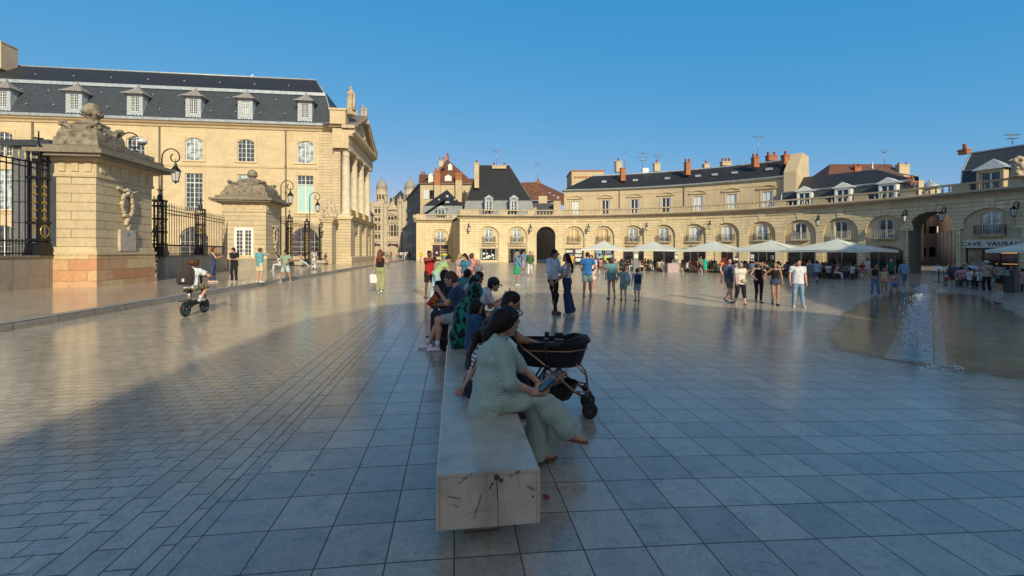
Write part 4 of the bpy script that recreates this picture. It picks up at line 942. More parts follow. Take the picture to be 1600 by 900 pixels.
m = MB(); m.box(V(699, 319, 79.5), (.8, .6, 1.0)); m.box(V(699, 307, 80.8), (.45, .4, .5)); m.box(V(686, 313, 80), (.3, .3, .5)); m.box(V(711, 313, 80), (.3, .3, .5)); m.build("roof_vents", ZINC, pv)
# yellow letter box and green bin in front of the pavilion
# ================================================================ houses behind the arcade
def house(name, label, cat="house", loc=None): return thing(name, label, cat, loc)
def stack(px, ytop, Y, hpx, wpx, root, pots=1, body=None, d=.9, pot_h=.6):
    w = wpx / F * Y; b = zy(ytop + hpx, Y); t = zy(ytop, Y); ph = pot_h if pots else 0
    return chimney(None, Vector(((px - CX) / F * Y, Y, b)), w, d, t - b - ph, 0, pots, body, root, ph)
# gabled house with brown roof over the street corner
Yg = 86; gh = house("gabled_house", "tall cream house with steep brown tiled roof and orange chimney flues", loc=V(695, 405, Yg))
a, b = V(656.7, 0, Yg), V(741, 0, Yg); zt_ = zy(287.5, Yg)
m = MB(); m.box(((a.x + b.x) / 2, Yg + 6, zt_ / 2), (b.x - a.x, 12, zt_)); m.build("wall", RENDER, gh)
m = MB(); hip(m, 671, 742, zt_, Yg - .2, 5, 698.5, 700, zy(250, Yg + 5)); m.build("roof", TILE, gh)
m = MB(); q = [V(654, 287.5, Yg - .3), V(673, 287.5, Yg - .3), V(673, 272.5, Yg + 3), V(655, 272.5, Yg + 3)]; roof_quad(m, *q); q = [V(715, 288, Yg - .3), V(744, 288, Yg - .3), V(740, 279, Yg + 3), V(716, 279, Yg + 3)]; roof_quad(m, *q)
m.quad(V(654, 287.5, Yg - .3), V(655, 272.5, Yg + 3), V(655, 272.5, Yg + 8), V(654, 287.5, Yg + 8)); m.build("lower_roof", TILE, gh)
m = MB(); m.box(((a.x + b.x) / 2 - .1, Yg - .1, zt_ + .02), (b.x - a.x + .5, .35, .18)); m.build("gutter", LEAD, gh)
def bigflue(px, y0, ysp, y1, wpx, Y):
    z2, z1, z0_ = zy(y0, Y), zy(ysp, Y), zy(y1, Y); w = wpx / F * Y; X = (px - CX) / F * Y
    m = MB(); m.box((X, Y, (z1 + z2) / 2), (w, .8, z2 - z1)); m.box((X, Y, z2 - .25), (w + .2, 1.0, .2)); c = m.build("chimney", BRICKR, gh)
    m = MB(); m.box((X, Y, (z0_ + z1) / 2), (w - .01, .79, z1 - z0_)); link("flue", m.mesh("flue", RENDER, gh.location), c)
    m = MB(); [m.lathe((X + o_, Y, z2), [(.16, 0), (.12, .45), (.15, .5)], 8) for o_ in (-.3, .3)]; link("chimney_pots", m.mesh("pots", POTS, gh.location), c)
bigflue(683.5, 266, 290, 310, 9, Yg - .5); bigflue(717, 271, 282, 316, 10, Yg - .5)
for px, y, Y_, w_, h_ in ((674, 281, Yg + .4, 1.1, 1.6), (700.5, 282, Yg + .6, 1.3, 1.3), (703.5, 264, Yg + 2.8, .8, 1.3)):
    m = MB(); q = V(px, y, Y_); m.box(q + Vector((0, .4, 0)), (w_, 1.2, h_)); m.prism([q + Vector((-w_ * .6, -.25, h_ / 2)), q + Vector((w_ * .6, -.25, h_ / 2)), q + Vector((0, -.25, h_ / 2 + .45))], (0, 1.3, 0)); dd_ = m.build("dormer", WHITEP, gh)
q = V(671, 304, Yg); m = MB(); m.box(q + Vector((.55, -.03, 0)), (1.0, .1, 1.7)); wn_ = m.build("window", GLASSDK, gh); m = MB(); m.box(q + Vector((-.6, -.08, 0)), (1.1, .06, 1.75)); link("shutter", m.mesh("shutter", SHUTTER, gh.location), wn_)
stack(690, 246, Yg + 5, 16, 7, gh, 2, RENDER); stack(699, 239, Yg + 6, 14, 4, gh, 1)
stack(661, 268, Yg + 6, 8, 5, gh, 2)
# the shaded street fronts running off behind the pavilion
def street_row(name, label, X0, Y0, X1, Y1, z, mat, wins=True, side=1):
    r = house(name, label, "house", (X0, Y0, 0)); d = Vector((X1 - X0, Y1 - Y0, 0)); L = d.length; d /= L; n = Vector((d.y, -d.x, 0)) * side
    M = lambda s, dd, zz: Vector((X0, Y0, 0)) + d * s - n * (-dd) + Vector((0, 0, zz))
    hs = []; nb = int(L / 2.6)
    if wins:
        for i in range(nb):
            for zz in (.3, 3.6, 6.6, 9.4, 12):
                if zz + 2 < z: hs.append((L * (i + .5) / nb, 1.1, zz, zz + (2.4 if zz < 1 else 1.8), 0))
    m = MB(); wallgrid(m, M, 0, L, 0, z, hs, .2, smax=20); a_, b_ = M(0, 0, 0), M(L, 0, 0)
    m.quad(M(L, 0, 0), M(L, 8, 0), M(L, 8, z), M(L, 0, z)); m.quad(M(0, 8, 0), M(0, 0, 0), M(0, 0, z), M(0, 8, z)); m.build("wall", mat, r)
    m = MB()
    for h_ in hs: q = [M(h_[0] - .55, .19, h_[2]), M(h_[0] + .55, .19, h_[2]), M(h_[0] + .55, .19, h_[3]), M(h_[0] - .55, .19, h_[3])]; m.quad(*q)
    m.build("windows", GLASSDK, r)
    m = MB(); m.strip(M, -.1, L, [(.3, z), (-.45, z + .1), (-.45, z + .35), (.3, z + .35)], 1); m.build("eaves", LEAD, r)
    m = MB(); roof_quad(m, M(0, -.3, z + .35), M(L, -.3, z + .35), M(L, 5, z + 4), M(0, 5, z + 4)); m.build("roof", TILE, r); return r
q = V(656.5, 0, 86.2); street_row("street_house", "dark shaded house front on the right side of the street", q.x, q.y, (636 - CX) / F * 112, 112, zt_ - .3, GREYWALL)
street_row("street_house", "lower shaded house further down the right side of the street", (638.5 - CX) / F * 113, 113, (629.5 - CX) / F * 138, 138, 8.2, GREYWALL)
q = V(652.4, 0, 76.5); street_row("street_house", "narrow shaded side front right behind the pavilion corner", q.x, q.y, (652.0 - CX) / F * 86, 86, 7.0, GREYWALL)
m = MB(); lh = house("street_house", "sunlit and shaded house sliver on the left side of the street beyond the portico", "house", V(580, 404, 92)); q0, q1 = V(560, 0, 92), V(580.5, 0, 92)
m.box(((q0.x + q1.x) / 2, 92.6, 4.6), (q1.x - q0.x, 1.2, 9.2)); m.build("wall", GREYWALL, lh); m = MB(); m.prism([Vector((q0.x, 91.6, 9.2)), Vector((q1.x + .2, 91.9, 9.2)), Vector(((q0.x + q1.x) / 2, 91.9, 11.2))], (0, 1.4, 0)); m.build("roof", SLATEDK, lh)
# big slate house
Yb_ = 76; bh = house("slate_house", "house with a huge steep dark slate roof and pale slate skirt", loc=V(780, 405, Yb_))
m = MB(); zb_ = zy(313.5, Yb_); A_, B_, C_, D_ = hip(m, 727.6, 831, zb_, Yb_, 5.5, 750, 795, zy(258.5, Yb_ + 5.5)); m.build("roof", SLATEDK, bh)
m = MB(); a, b = V(723, 0, Yb_ - 1.2), V(838, 0, Yb_ - 1.2); e_, f_ = Vector((a.x, Yb_ - 1.2, 7.0)), Vector((b.x, Yb_ - 1.2, 7.0)); g_, h__ = Vector((A_.x, Yb_ - .05, zb_ - .02)), Vector((B_.x, Yb_ - .05, zb_ - .02))
roof_quad(m, e_, f_, h__, g_); roof_quad(m, f_, f_ + Vector((0, 12, 0)), h__ + Vector((0, 10, 0)), h__); roof_quad(m, e_ + Vector((0, 12, 0)), e_, g_, g_ + Vector((0, 10, 0))); m.build("roof_skirt", SLATELT, bh)
m = MB(); m.tube([A_, B_], .09, 5); m.tube([B_, C_], .09, 5); m.tube([C_, D_], .08, 5); m.tube([D_, A_], .08, 5); m.build("lead_hips", LEAD, bh)
for px in (764, 803):
    q = V(px, 321, Yb_ - 1.6); m = MB(); m.box(q + Vector((-.55, .5, .1)), (.28, 1.6, 2.2)); m.box(q + Vector((.55, .5, .1)), (.28, 1.6, 2.2)); m.box(q + Vector((0, .6, .95)), (1.3, 1.4, .4)); m.prism([q + Vector((-.85, -.35, 1.15)), q + Vector((.85, -.35, 1.15)), q + Vector((0, -.35, 1.75))], (0, 2.2, 0)); dd_ = m.build("dormer", ZINCPAINT, bh)
    a_, g_ = window_meshes(.85, 1.7, 2, 3, .15, mid=.14); link("dormer_window", a_.mesh("dw", WHITEP), dd_, q + Vector((0, -.1, -.9)) - bh.location); link("pane", g_.mesh("pane", GLASS), dd_, q + Vector((0, -.1, -.9)) - bh.location)
stack(745, 250, Yb_ + 1.5, 44, 7, bh, 1, RENDER); stack(780, 254, Yb_ + 5, 10, 22, bh, 2, RENDER)
# mottled brown roof
Yt = 88; th_ = house("tiled_house", "house with mottled brown tiled hip roof between slate roof and long terrace", loc=V(848, 405, Yt))
m = MB(); p1, p2, p3, p4 = V(812, 313, Yt), V(859, 313, Yt), V(841, 284.5, Yt + 5), V(815, 285, Yt + 5); roof_quad(m, p1, p2, p3, p4); m.build("roof_front", TILEMIX, th_)
m = MB(); p5 = V(888, 324, Yt + 4); p6 = V(884, 304, Yt + 7); m.add([p2, p5, p6, p3], [(0, 1, 2, 3)]); m.build("roof_side", TILE, th_)
m = MB(); m.box((V(845, 0, Yt + 1).x, Yt + 5, zy(313, Yt) / 2), (8, 8, zy(313, Yt))); m.build("wall", RENDER, th_)
m = MB(); q = V(843, 325, Yt - 8); m.box(q + Vector((0, 2, -1)), (5, 5, 3.6)); m.build("rear_wing", SLATE, th_)
for px, y in ((858, 304), (865, 308), (871, 310)): m = MB(); m.box(V(px, y, Yt + 3.2), (.5, .3, .9), .5); m.build("skylight", ZINC, th_)
m = MB(); m.box(V(848, 316, Yt - 6), (1.6, 1, 2.2)); m.build("dormer", RENDER, th_); stack(841, 279, Yt + 5, 8, 6, th_, 1); stack(836, 320, Yt - 8.5, 9, 4, th_, 1, RENDER)
# long terrace house following the curve
lt = house("terrace_house", "long cream upper house with slate roof and pedimented windows behind the balustrade", loc=ARC(aphi(1060, 7), 7))
D7 = 7.3; sL, sR = S(881.5, D7), S(1226, D7); ZEA = 11.75
Mlt = lambda s, d, z: ARC(s / AR, D7 + d, z)
wpx = [(899, 'shut'), (946, 'g'), (991.5, 'g'), (1040.5, 'g'), (1090.5, 'shut'), (1143, 'shut'), (1199, 'shut')]
ws = [S(p, D7) for p, k in wpx]
m = MB(); wallgrid(m, Mlt, sL, sR, 6.9, ZEA, [(s, 1.15, 7.4, 10.15, 0) for s in ws], .25, smax=1.5)
m.quad(Mlt(sL, 8, 6.9), Mlt(sL, 0, 6.9), Mlt(sL, 0, ZEA), Mlt(sL, 8, ZEA)); m.quad(Mlt(sR, 0, 6.9), Mlt(sR, 8, 6.9), Mlt(sR, 8, ZEA), Mlt(sR, 0, ZEA)); m.build("wall", RENDER, lt)
for (p, k), s in zip(wpx, ws):
    put_window(lt, Mlt(s, .12, 7.4), -s / AR, 1.15, 2.75, 2, 1, 0, SHUTTER if k == 'shut' else GLASSDK, mid=.12)
    m = MB()
    for q in range(8):
        x0, x1 = -1.05 + 2.1 * q / 8, -1.05 + 2.1 * (q + 1) / 8; f = lambda x: 10.62 + .38 * (1 - (x / 1.05) ** 2)
        m.add([Mlt(s + x0, -.18, f(x0)), Mlt(s + x1, -.18, f(x1)), Mlt(s + x1, -.18, f(x1) + .14), Mlt(s + x0, -.18, f(x0) + .14), Mlt(s + x0, .01, f(x0)), Mlt(s + x1, .01, f(x1)), Mlt(s + x1, .01, f(x1) + .14), Mlt(s + x0, .01, f(x0) + .14)], [(0, 1, 2, 3), (1, 0, 4, 5), (3, 2, 6, 7)])
    m.strip(Mlt, s - 1.1, s + 1.1, [(.01, 10.5), (-.2, 10.5), (-.22, 10.64), (.01, 10.64)], 2)
    for e in (-1, 1): m.strip(Mlt, s + e * .72 - .1, s + e * .72 + .1, [(.01, 7.3), (-.06, 7.3), (-.06, 10.45), (.01, 10.45)], 1)
    m.build("window_pediment", CREAM, lt)
m = MB()
for a_, b_ in zip(ws, ws[1:]): c_ = (a_ + b_) / 2; [m.strip(Mlt, c_ + e * .9 - .03, c_ + e * .9 + .03, [(.01, 7.6), (-.03, 7.6), (-.03, 10.9), (.01, 10.9)], 1) for e in (-1, 1)]
m.strip(Mlt, sL, sR, [(.01, 11.0), (-.06, 11.0), (-.06, 11.1), (.01, 11.1)], 16); m.build("panel_mouldings", CREAM, lt)
m = MB(); m.strip(Mlt, sL - .3, sR + .2, [(.2, ZEA), (-.15, ZEA), (-.45, ZEA + .18), (-.5, ZEA + .36), (.2, ZEA + .36)], 20); m.build("gutter", ZINC, lt)
m = MB(); n = 14; zr_ = 15.0; sA = S(926, 11.5) ; sB = sR
for i in range(n):
    s0_, s1_ = sL + (sR - sL) * i / n, sL + (sR - sL) * (i + 1) / n
    f0, f1 = min(1, (s0_ - sL) / (sA - sL)), min(1, (s1_ - sL) / (sA - sL))
    up = lambda s, f: Mlt(s, 4.2 * f - .2, ZEA + .35 + (zr_ - ZEA - .35) * f)
    q = [Mlt(s0_, -.4, ZEA + .35), Mlt(s1_, -.4, ZEA + .35), up(s1_, f1), up(s0_, f0)]; m.add(q, [(0, 1, 2, 3)], [[(s0_, 0), (s1_, 0), (s1_, 5 * f1), (s0_, 5 * f0)]])
    q = [up(s0_, f0), up(s1_, f1), Mlt(s1_, 8.4, ZEA), Mlt(s0_, 8.4, ZEA)]; m.add(q, [(0, 1, 2, 3)])
m.build("roof", SLATEDK, lt)
m = MB(); m.strip(Mlt, sA, sR, [(3.9, zr_ - .05), (3.9, zr_ + .13), (4.3, zr_ + .13), (4.3, zr_ - .05)], 10); m.build("ridge_flashing", ZINC, lt)
m = MB(); sg = S(1236, 10); q = [Mlt(sR, -.5, 6.9), Mlt(sR, -.5, ZEA + .8), Mlt(sR, 3.2, 15.6), Mlt(sR, 7.0, 15.6), Mlt(sR, 8.5, 6.9)]; off = (Mlt(sR + 1.2, 3, 0) - Mlt(sR, 3, 0)); m.prism(q, off); m.build("gable_wall", RENDER, lt)
for px, y0, h_, w_, d_, pt, bd in ((966, 247, 22, 10, 4.4, 1, RENDER), (973, 263, 20, 7, 1.5, 0, BRICKR), (1026, 250, 18, 9, 4.4, 1, RENDER), (1074, 248, 26, 7, 1.6, 2, BRICKR), (1103, 251, 12, 8, 4.4, 1, RENDER), (1134, 247, 12, 14, 4.4, 3, RENDER), (1180, 240, 22, 8, 1.6, 2, BRICKR), (1205, 237, 14, 13, 4.4, 2, BRICKR), (1227, 236, 22, 8, 2.0, 1, BRICKR)):
    stack(px, y0, aY(px, D7 + d_), h_, w_, lt, pt, bd)
for px in (944, 993, 1043, 1091, 1117, 1148, 1202):
    s = S(px, D7 + 1.5); m = MB(); m.box(Mlt(s, 1.45, ZEA + 1.75), (.8, .5, .35), -s / AR); m.build("skylight", ZINC, lt)
m = MB(); q = V(1008, 265, aY(1008, D7 + 4.4)); m.box(q + Vector((0, 0, -.6)), (1.0, .7, 1.6)); m.build("white_flue", WHITEP, lt)
for px in (968, 1069): s = S(px, D7); m = MB(); m.tube([Mlt(s, -.12, 7), Mlt(s, -.12, ZEA)], .06, 6); m.build("drainpipe", LEAD, lt)
# pale block with red trim behind its left end
bl = house("brick_block", "pale distant block with red brick trim above the slate roof", "building", V(918, 400, 96))
m = MB(); q0, q1 = V(893, 268, 96), V(944, 268, 96); zt2 = zy(267.5, 96); m.box(((q0.x + q1.x) / 2, 100, zt2 / 2), (q1.x - q0.x, 8, zt2)); m.build("wall", RENDER, bl)
m = MB(); m.box(((q0.x + q1.x) / 2, 100, zt2 + .1), (q1.x - q0.x + .3, 8.3, .25)); m.box((q0.x, 95.9, zt2 - 4), (.2, .2, 8)); [m.box((q0.x + .9 + .75 * i, 95.9, zt2 - 1.3), (.5, .1, .35)) for i in range(8)]; m.build("brick_trim", BRICKR, bl)
m = MB(); q = V(1247, 275, 85); bx_ = house("white_block", "small white rooftop block beyond the chimney wall", "building", (q.x, q.y, 0)); m.box((q.x, 86, zy(269.5, 85) / 2), (3.6, 3, zy(269.5, 85))); m.build("wall", plain("white render", (.6, .64, .66), .7), bx_)
# mansard house with dormers behind the right half
mh = house("mansard_house", "low dark slate mansard house with white dormers behind the balustrade", loc=ARC(aphi(1320, 7), 7)); D8 = 6.0
s0_, s1_ = S(1219, D8), S(1424, D8); M8 = lambda s, d, z: ARC(s / AR, D8 + d, z); zk, zr8 = 9.75, 12.2
m = MB(); n = 12
for i in range(n):
    a_, b_ = s0_ + (s1_ - s0_) * i / n, s0_ + (s1_ - s0_) * (i + 1) / n; m.add([M8(a_, -.1, 7.0), M8(b_, -.1, 7.0), M8(b_, .8, zk), M8(a_, .8, zk)], [(0, 1, 2, 3)], [[(a_, 0), (b_, 0), (b_, 3), (a_, 3)]])
m.quad(M8(s1_, -.1, 7), M8(s1_, 2, 7), M8(s1_, 2, zk), M8(s1_, .8, zk)); m.build("roof_lower_slope", SLATE, mh)
m = MB(); sk = S(1362, D8 + 5)
for i in range(n):
    a_, b_ = s0_ + (s1_ - s0_) * i / n, s0_ + (s1_ - s0_) * (i + 1) / n; fa_ = lambda s: 1 if s < sk else max(.25, (s1_ - s) / (s1_ - sk))
    ga, gb = fa_(a_), fa_(b_); m.add([M8(a_, .75, zk), M8(b_, .75, zk), M8(b_, .8 + 4.4 * gb, zk + (zr8 - zk) * gb), M8(a_, .8 + 4.4 * ga, zk + (zr8 - zk) * ga)], [(0, 1, 2, 3)], [[(a_, 0), (b_, 0), (b_, 5 * gb), (a_, 5 * ga)]])
    m.add([M8(a_, .8 + 4.4 * ga, zk + (zr8 - zk) * ga), M8(b_, .8 + 4.4 * gb, zk + (zr8 - zk) * gb), M8(b_, 1 + 9 * gb ** 1.5, zk), M8(a_, 1 + 9 * ga ** 1.5, zk)], [(0, 1, 2, 3)])
m.build("roof_upper_slope", SLATEDK, mh)
m = MB(); m.strip(M8, s0_, s1_, [(.65, zk - .12), (.55, zk + .05), (.85, zk + .14), (.9, zk)], 12); m.tube([M8(s0_, -.1, 7), M8(s0_, .8, zk), M8(s0_, 5.2, zr8)], .08, 5); m.tube([M8(sk, 5.2, zr8), M8(s1_, 1.5, zk + .5)], .09, 5); m.build("roof_flashing", ZINC, mh)
m = MB(); m.lathe(M8(sk, 5.2, zr8), [(.22, 0), (.1, .2), (.14, .4), (.07, .6), (.1, .8), (.02, 1.0)], 8); m.build("finial", ZINC, mh)
for px in (1256, 1316, 1386):
    s = S(px, D8 - .5); m = MB(); c = M8(s, -.35, 7.4); rz = -s / AR; Rm = Matrix.Rotation(rz, 3, 'Z')
    for e in (-1, 1): m.box(c + Rm @ Vector((e * .72, .7, .95)), (.22, 1.5, 2.1), rz)
    m.box(c + Rm @ Vector((0, .7, 2.05)), (1.66, 1.5, .25), rz); m.prism([c + Rm @ Vector((-1.15, -.15, 2.15)), c + Rm @ Vector((1.15, -.15, 2.15)), c + Rm @ Vector((0, -.15, 2.85))], Rm @ Vector((0, 2.2, 0)))
    dd_ = m.build("dormer", WHITEP, mh); a_, g_ = window_meshes(1.2, 1.9, 2, 2, 0, mid=.12); link("dormer_window", a_.mesh("dw", WHITEP), dd_, c + Rm @ Vector((0, .05, .05)) - mh.location, rz); link("pane", g_.mesh("pane", GLASSDK), dd_, c + Rm @ Vector((0, .05, .05)) - mh.location, rz)
stack(1422, 276, aY(1422, 7), 14, 7, mh, 2)
bt = house("brown_roof_house", "house with plain brown roof rising behind the mansard roof", loc=V(1350, 400, 77))
m = MB(); Y_ = 77; hip(m, 1293, 1420, zy(281, Y_), Y_, 4, 1297, 1392, zy(256.5, Y_ + 4)); m.build("roof", TILE, bt); m = MB(); m.box((V(1356, 0, Y_ + 4).x, Y_ + 4.2, zy(281, Y_) / 2), (13.5, 8, zy(281, Y_))); m.build("wall", RENDER, bt)
stack(1410, 254, Y_ + 2, 30, 16, bt, 2, RENDER, pot_h=.4); stack(1338, 256, Y_ + 2.5, 16, 10, bt, 2, BRICKR)
# right slate house
rh_ = house("slate_roof_house", "dark slate roofed house with triangular dormer at the far right", loc=V(1560, 420, 46)); D9 = 5.5
sa, sb = S(1500, D9), S(1680, D9); M9 = lambda s, d, z: ARC(s / AR, D9 + d, z)
m = MB(); zk, zr9 = 10.0, 12.0
n = 6
for i in range(n):
    a_, b_ = sa + (sb - sa) * i / n, sa + (sb - sa) * (i + 1) / n
    m.add([M9(a_, 0, 7), M9(b_, 0, 7), M9(b_, .5, zk), M9(a_, .5, zk)], [(0, 1, 2, 3)], [[(a_, 0), (b_, 0), (b_, 3), (a_, 3)]]); m.add([M9(a_, .5, zk), M9(b_, .5, zk), M9(b_, 2.4, zr9), M9(a_, 2.4, zr9)], [(0, 1, 2, 3)], [[(a_, 3), (b_, 3), (b_, 6), (a_, 6)]])
    m.add([M9(a_, 2.4, zr9), M9(b_, 2.4, zr9), M9(b_, 4.4, 7), M9(a_, 4.4, 7)], [(0, 1, 2, 3)])
m.build("roof", SLATE, rh_)
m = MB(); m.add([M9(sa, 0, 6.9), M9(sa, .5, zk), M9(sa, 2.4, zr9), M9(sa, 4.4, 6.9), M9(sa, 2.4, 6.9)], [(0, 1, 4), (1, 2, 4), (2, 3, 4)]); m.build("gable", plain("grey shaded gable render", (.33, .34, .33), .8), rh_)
m = MB(); m.strip(M9, sa, sb, [(.35, zk - .05), (.32, zk + .06), (.6, zk + .1), (.6, zk - .05)], 6); m.strip(M9, sa - .05, sb, [(2.3, zr9 - .02), (2.3, zr9 + .12), (2.5, zr9 + .12), (2.5, zr9 - .02)], 6); m.tube([M9(sa, 0, 7), M9(sa, .5, zk), M9(sa, 2.4, zr9)], .07, 5); m.build("flashing", ZINC, rh_)
s = S(1547, D9 - .6); c = M9(s, -.5, 7.55); rz = -s / AR; Rm = Matrix.Rotation(rz, 3, 'Z'); m = MB()
for e in (-1, 1): m.box(c + Rm @ Vector((e * .85, .6, .95)), (.25, 1.6, 2.1), rz)
m.box(c + Rm @ Vector((0, .6, 2.0)), (1.95, 1.6, .25), rz); dd_ = m.build("dormer", CREAM, rh_)
m = MB(); ap = c + Rm @ Vector((0, .6, 3.25)); q = [c + Rm @ Vector((x, y, 2.13)) for x, y in ((-1.3, -.4), (1.3, -.4), (1.3, 1.8), (-1.3, 1.8))]; [m.add([q[i], q[(i + 1) % 4], ap], [(0, 1, 2)]) for i in range(4)]; link("dormer_roof", m.mesh("dormer_roof", ZINCPAINT, rh_.location), dd_)
a_, g_ = window_meshes(1.4, 1.85, 2, 2, 0, mid=.12); link("dormer_window", a_.mesh("dw", WHITEP), dd_, c + Rm @ Vector((0, .05, .05)) - rh_.location, rz); link("pane", g_.mesh("pane", GLASSDK), dd_, c + Rm @ Vector((0, .05, .05)) - rh_.location, rz)
stack(1507, 225, aY(1507, D9 + 2.4), 16, 7, rh_, 1)
# building seen through the passage
tb = house("courtyard_house", "pinkish house with tall windows glimpsed through the open passage arch", loc=V(1455, 425, 80)); Yc = 80
a, b = V(1412, 0, Yc), V(1464, 0, Yc + 0); M10 = lambda s, d, z: Vector((s, Yc + d, z))
PINKW = ashlar("pinkish render", (.55, .42, .33), (.52, .40, .31), (.48, .37, .28), 3, 3, .004, .004, .25)
m = MB(); hs = []
for px in (1442.5, 1457.5):
    x = (px - CX) / F * Yc; hs += [(x, 1.3, 4.9, 7.3, 0), (x, 1.3, .7, 2.5, .2)]
wallgrid(m, M10, a.x, b.x, -.8, 9.3, hs, .2); m.build("wall", PINKW, tb); m = MB(); [m.quad(M10(h_[0] - .65, .19, h_[2]), M10(h_[0] + .65, .19, h_[2]), M10(h_[0] + .65, .19, h_[3]), M10(h_[0] - .65, .19, h_[3])) for h_ in hs]; m.build("windows", GLASSDK, tb)
m = MB(); roof_quad(m, Vector((a.x, Yc - .3, 9.3)), Vector((b.x, Yc - .3, 9.3)), Vector((b.x - 1.5, Yc + 4, 15)), Vector((a.x, Yc + 4, 15))); m.build("roof", SLATE, tb)
m = MB(); q = V(1459, 345, Yc - .4); m.box(q, (1.4, .9, 2.0)); m.lathe(q + Vector((0, 0, .8)), [(.8, 0), (.3, .5), (.1, .9)], 8); m.build("stone_dormer", PINKW, tb)
m = MB(); c_, d_ = V(1466, 0, Yc - 1.5), V(1510, 0, Yc - 17); dv_ = Vector((d_.x - c_.x, d_.y - c_.y, 0)); M11 = lambda s, d, z: Vector((c_.x, c_.y, 0)) + dv_.normalized() * s + Vector((0, 0, z))
m.prism([M11(0, 0, -.8), M11(dv_.length, 0, -.8), M11(dv_.length, 0, 9.4), M11(0, 0, 9.4)], (1.5, 1.5, 0))
for k in range(5): m.tube([M11(.8 + k * 3.0, 0, -.6) + Vector((-.25, -.25, 0)), M11(.8 + k * 3.0, 0, 5) + Vector((-.25, -.25, 0))], .28, 8)
m.build("colonnaded_wing", PINKW, tb)
# little dome beyond the balustrade
dq = V(1453.5, 295, 110); dome = thing("distant_dome", "small grey lantern dome peeking above the balustrade", "dome", (dq.x, dq.y, 0)); m = MB(); m.lathe((dq.x, dq.y, 0), [(1.7, 0), (1.7, 17.2)], 8); m.build("tower", RENDER, dome); m = MB(); m.lathe((dq.x, dq.y, 0), [(1.95, 17.1), (1.9, 17.6), (1.6, 18.2), (1.0, 18.7), (.3, 19.0), (.2, 19.4), (.03, 20)], 12); m.build("dome_shell", ZINC, dome)
# antennas
def antenna(label, px, y0, y1, Y, arms=((0, .9), (.35, .6))):
    p = V(px, y1, Y); h_ = (y1 - y0) / F * Y; r = thing("antenna", label, "antenna", p, 0, "roof antennas"); m = MB(); m.tube([(0, 0, 0), (0, 0, h_)], .045, 5)
    for dz, w_ in arms:
        m.tube([(-w_, 0, h_ - dz), (w_, 0, h_ - dz)], .035, 4)
        for k in range(7): x = -w_ + 2 * w_ * k / 6; m.tube([(x, -.3, h_ - dz), (x, .3, h_ - dz)], .018, 3)
    m.build("mast", plain("dull aluminium mast", (.35, .37, .38), .4, .6), r, False)
antenna("thin roof aerial above the big slate roof", 775.6, 234, 256, Yb_ + 5); antenna("roof aerial on the mottled brown roof", 839.6, 254, 281, Yt + 5, ((.1, .5), (.7, .8)))
antenna("slim whip aerial on the first long roof chimney", 976.5, 232, 264, aY(976, 9), ((5, .1),)); antenna("cluster of aerials above the white flue", 1004, 238, 262, aY(1008, 12), ((.2, .5), (.8, .9), (1.4, .6)))
antenna("small aerial beside the second chimney", 1027, 241, 252, aY(1026, 12), ((.1, .7), (.5, .4))); antenna("tall T-shaped aerial over the terrace roof", 1184.5, 213, 243, aY(1180, 9), ((.1, .7),))
antenna("aerial on the brown roofed house", 1382, 234, 257, Y_ + 4, ((.2, .6), (.5, .3))); antenna("aerial above the far right slate roof", 1582, 209, 226, 46, ((.1, .7), (.5, .4)))
# ================================================================ church at the end of the street
ch = thing("church", "far pale stone church front with two domed towers", "church", V(612, 401, 140)); Yc = 140
STONEC = ashlar("church limestone", (.56, .48, .35), (.50, .42, .30), (.28, .23, .16), 1.2, .6, .03, .03, .35)
X_ = lambda px: (px - CX) / F * Yc
Mc = lambda s, d, z: Vector((s, Yc + d, z)); k = F / Yc; Z_ = lambda y: H - (y - HY) / k
m = MB(); hs = []
for tx in (590, 639):
    for y0, y1 in ((326, 333), (340, 346), (352, 360), (366, 373)):
        for e in (-2.6, 2.6): hs.append((X_(tx + e), .75, Z_(y1), Z_(y0), .3))
hs += [(X_(615), 2.9, Z_(369), Z_(352), 0), (X_(590.5), 2.9, 0, Z_(379), 1.45), (X_(614), 4.3, 0, Z_(379), 2.1), (X_(637.5), 2.9, 0, Z_(379), 1.45), (X_(611.5), 1.0, Z_(322), Z_(309), .5), (X_(618.5), 1.0, Z_(322), Z_(309), .5)]
hs += [(X_(x), .8, Z_(344), Z_(338), .4) for x in (608, 613, 618, 623)]
wallgrid(m, Mc, X_(577), X_(650), 0, Z_(316), hs, .5, smax=30)
m.build("wall", STONEC, ch)
m = MB(); [m.quad(Mc(h_[0] - h_[1] / 2, .45, h_[2]), Mc(h_[0] + h_[1] / 2, .45, h_[2]), Mc(h_[0] + h_[1] / 2, .45, h_[3]), Mc(h_[0] - h_[1] / 2, .45, h_[3])) for h_ in hs if h_[2] > .5]; m.build("openings", plain("dark belfry opening", (.05, .045, .04), .9), ch)
m = MB(); [m.box((X_(x), Yc + 2, Z_(388) - 1), (4.2, .2, 5)) for x in (590.5, 614, 637.5)]; m.build("portal_doors", STONEC, ch)
m = MB()
for y in (377, 363, 349.5, 336, 324): m.strip(Mc, X_(577), X_(650), [(.1, Z_(y)), (-.25, Z_(y)), (-.35, Z_(y) + .25), (.1, Z_(y) + .3)], 1)
for x in (577.5, 583, 597, 603, 625.5, 632, 646): m.box((X_(x), Yc - .25, Z_(400) / 2 + Z_(318) / 2), (.9, .5, Z_(318) - Z_(400)))
for x in (603, 625.5): m.lathe((X_(x), Yc - .2, Z_(318)), [(.5, 0), (.4, 1.2), (.05, 2.6)], 4)
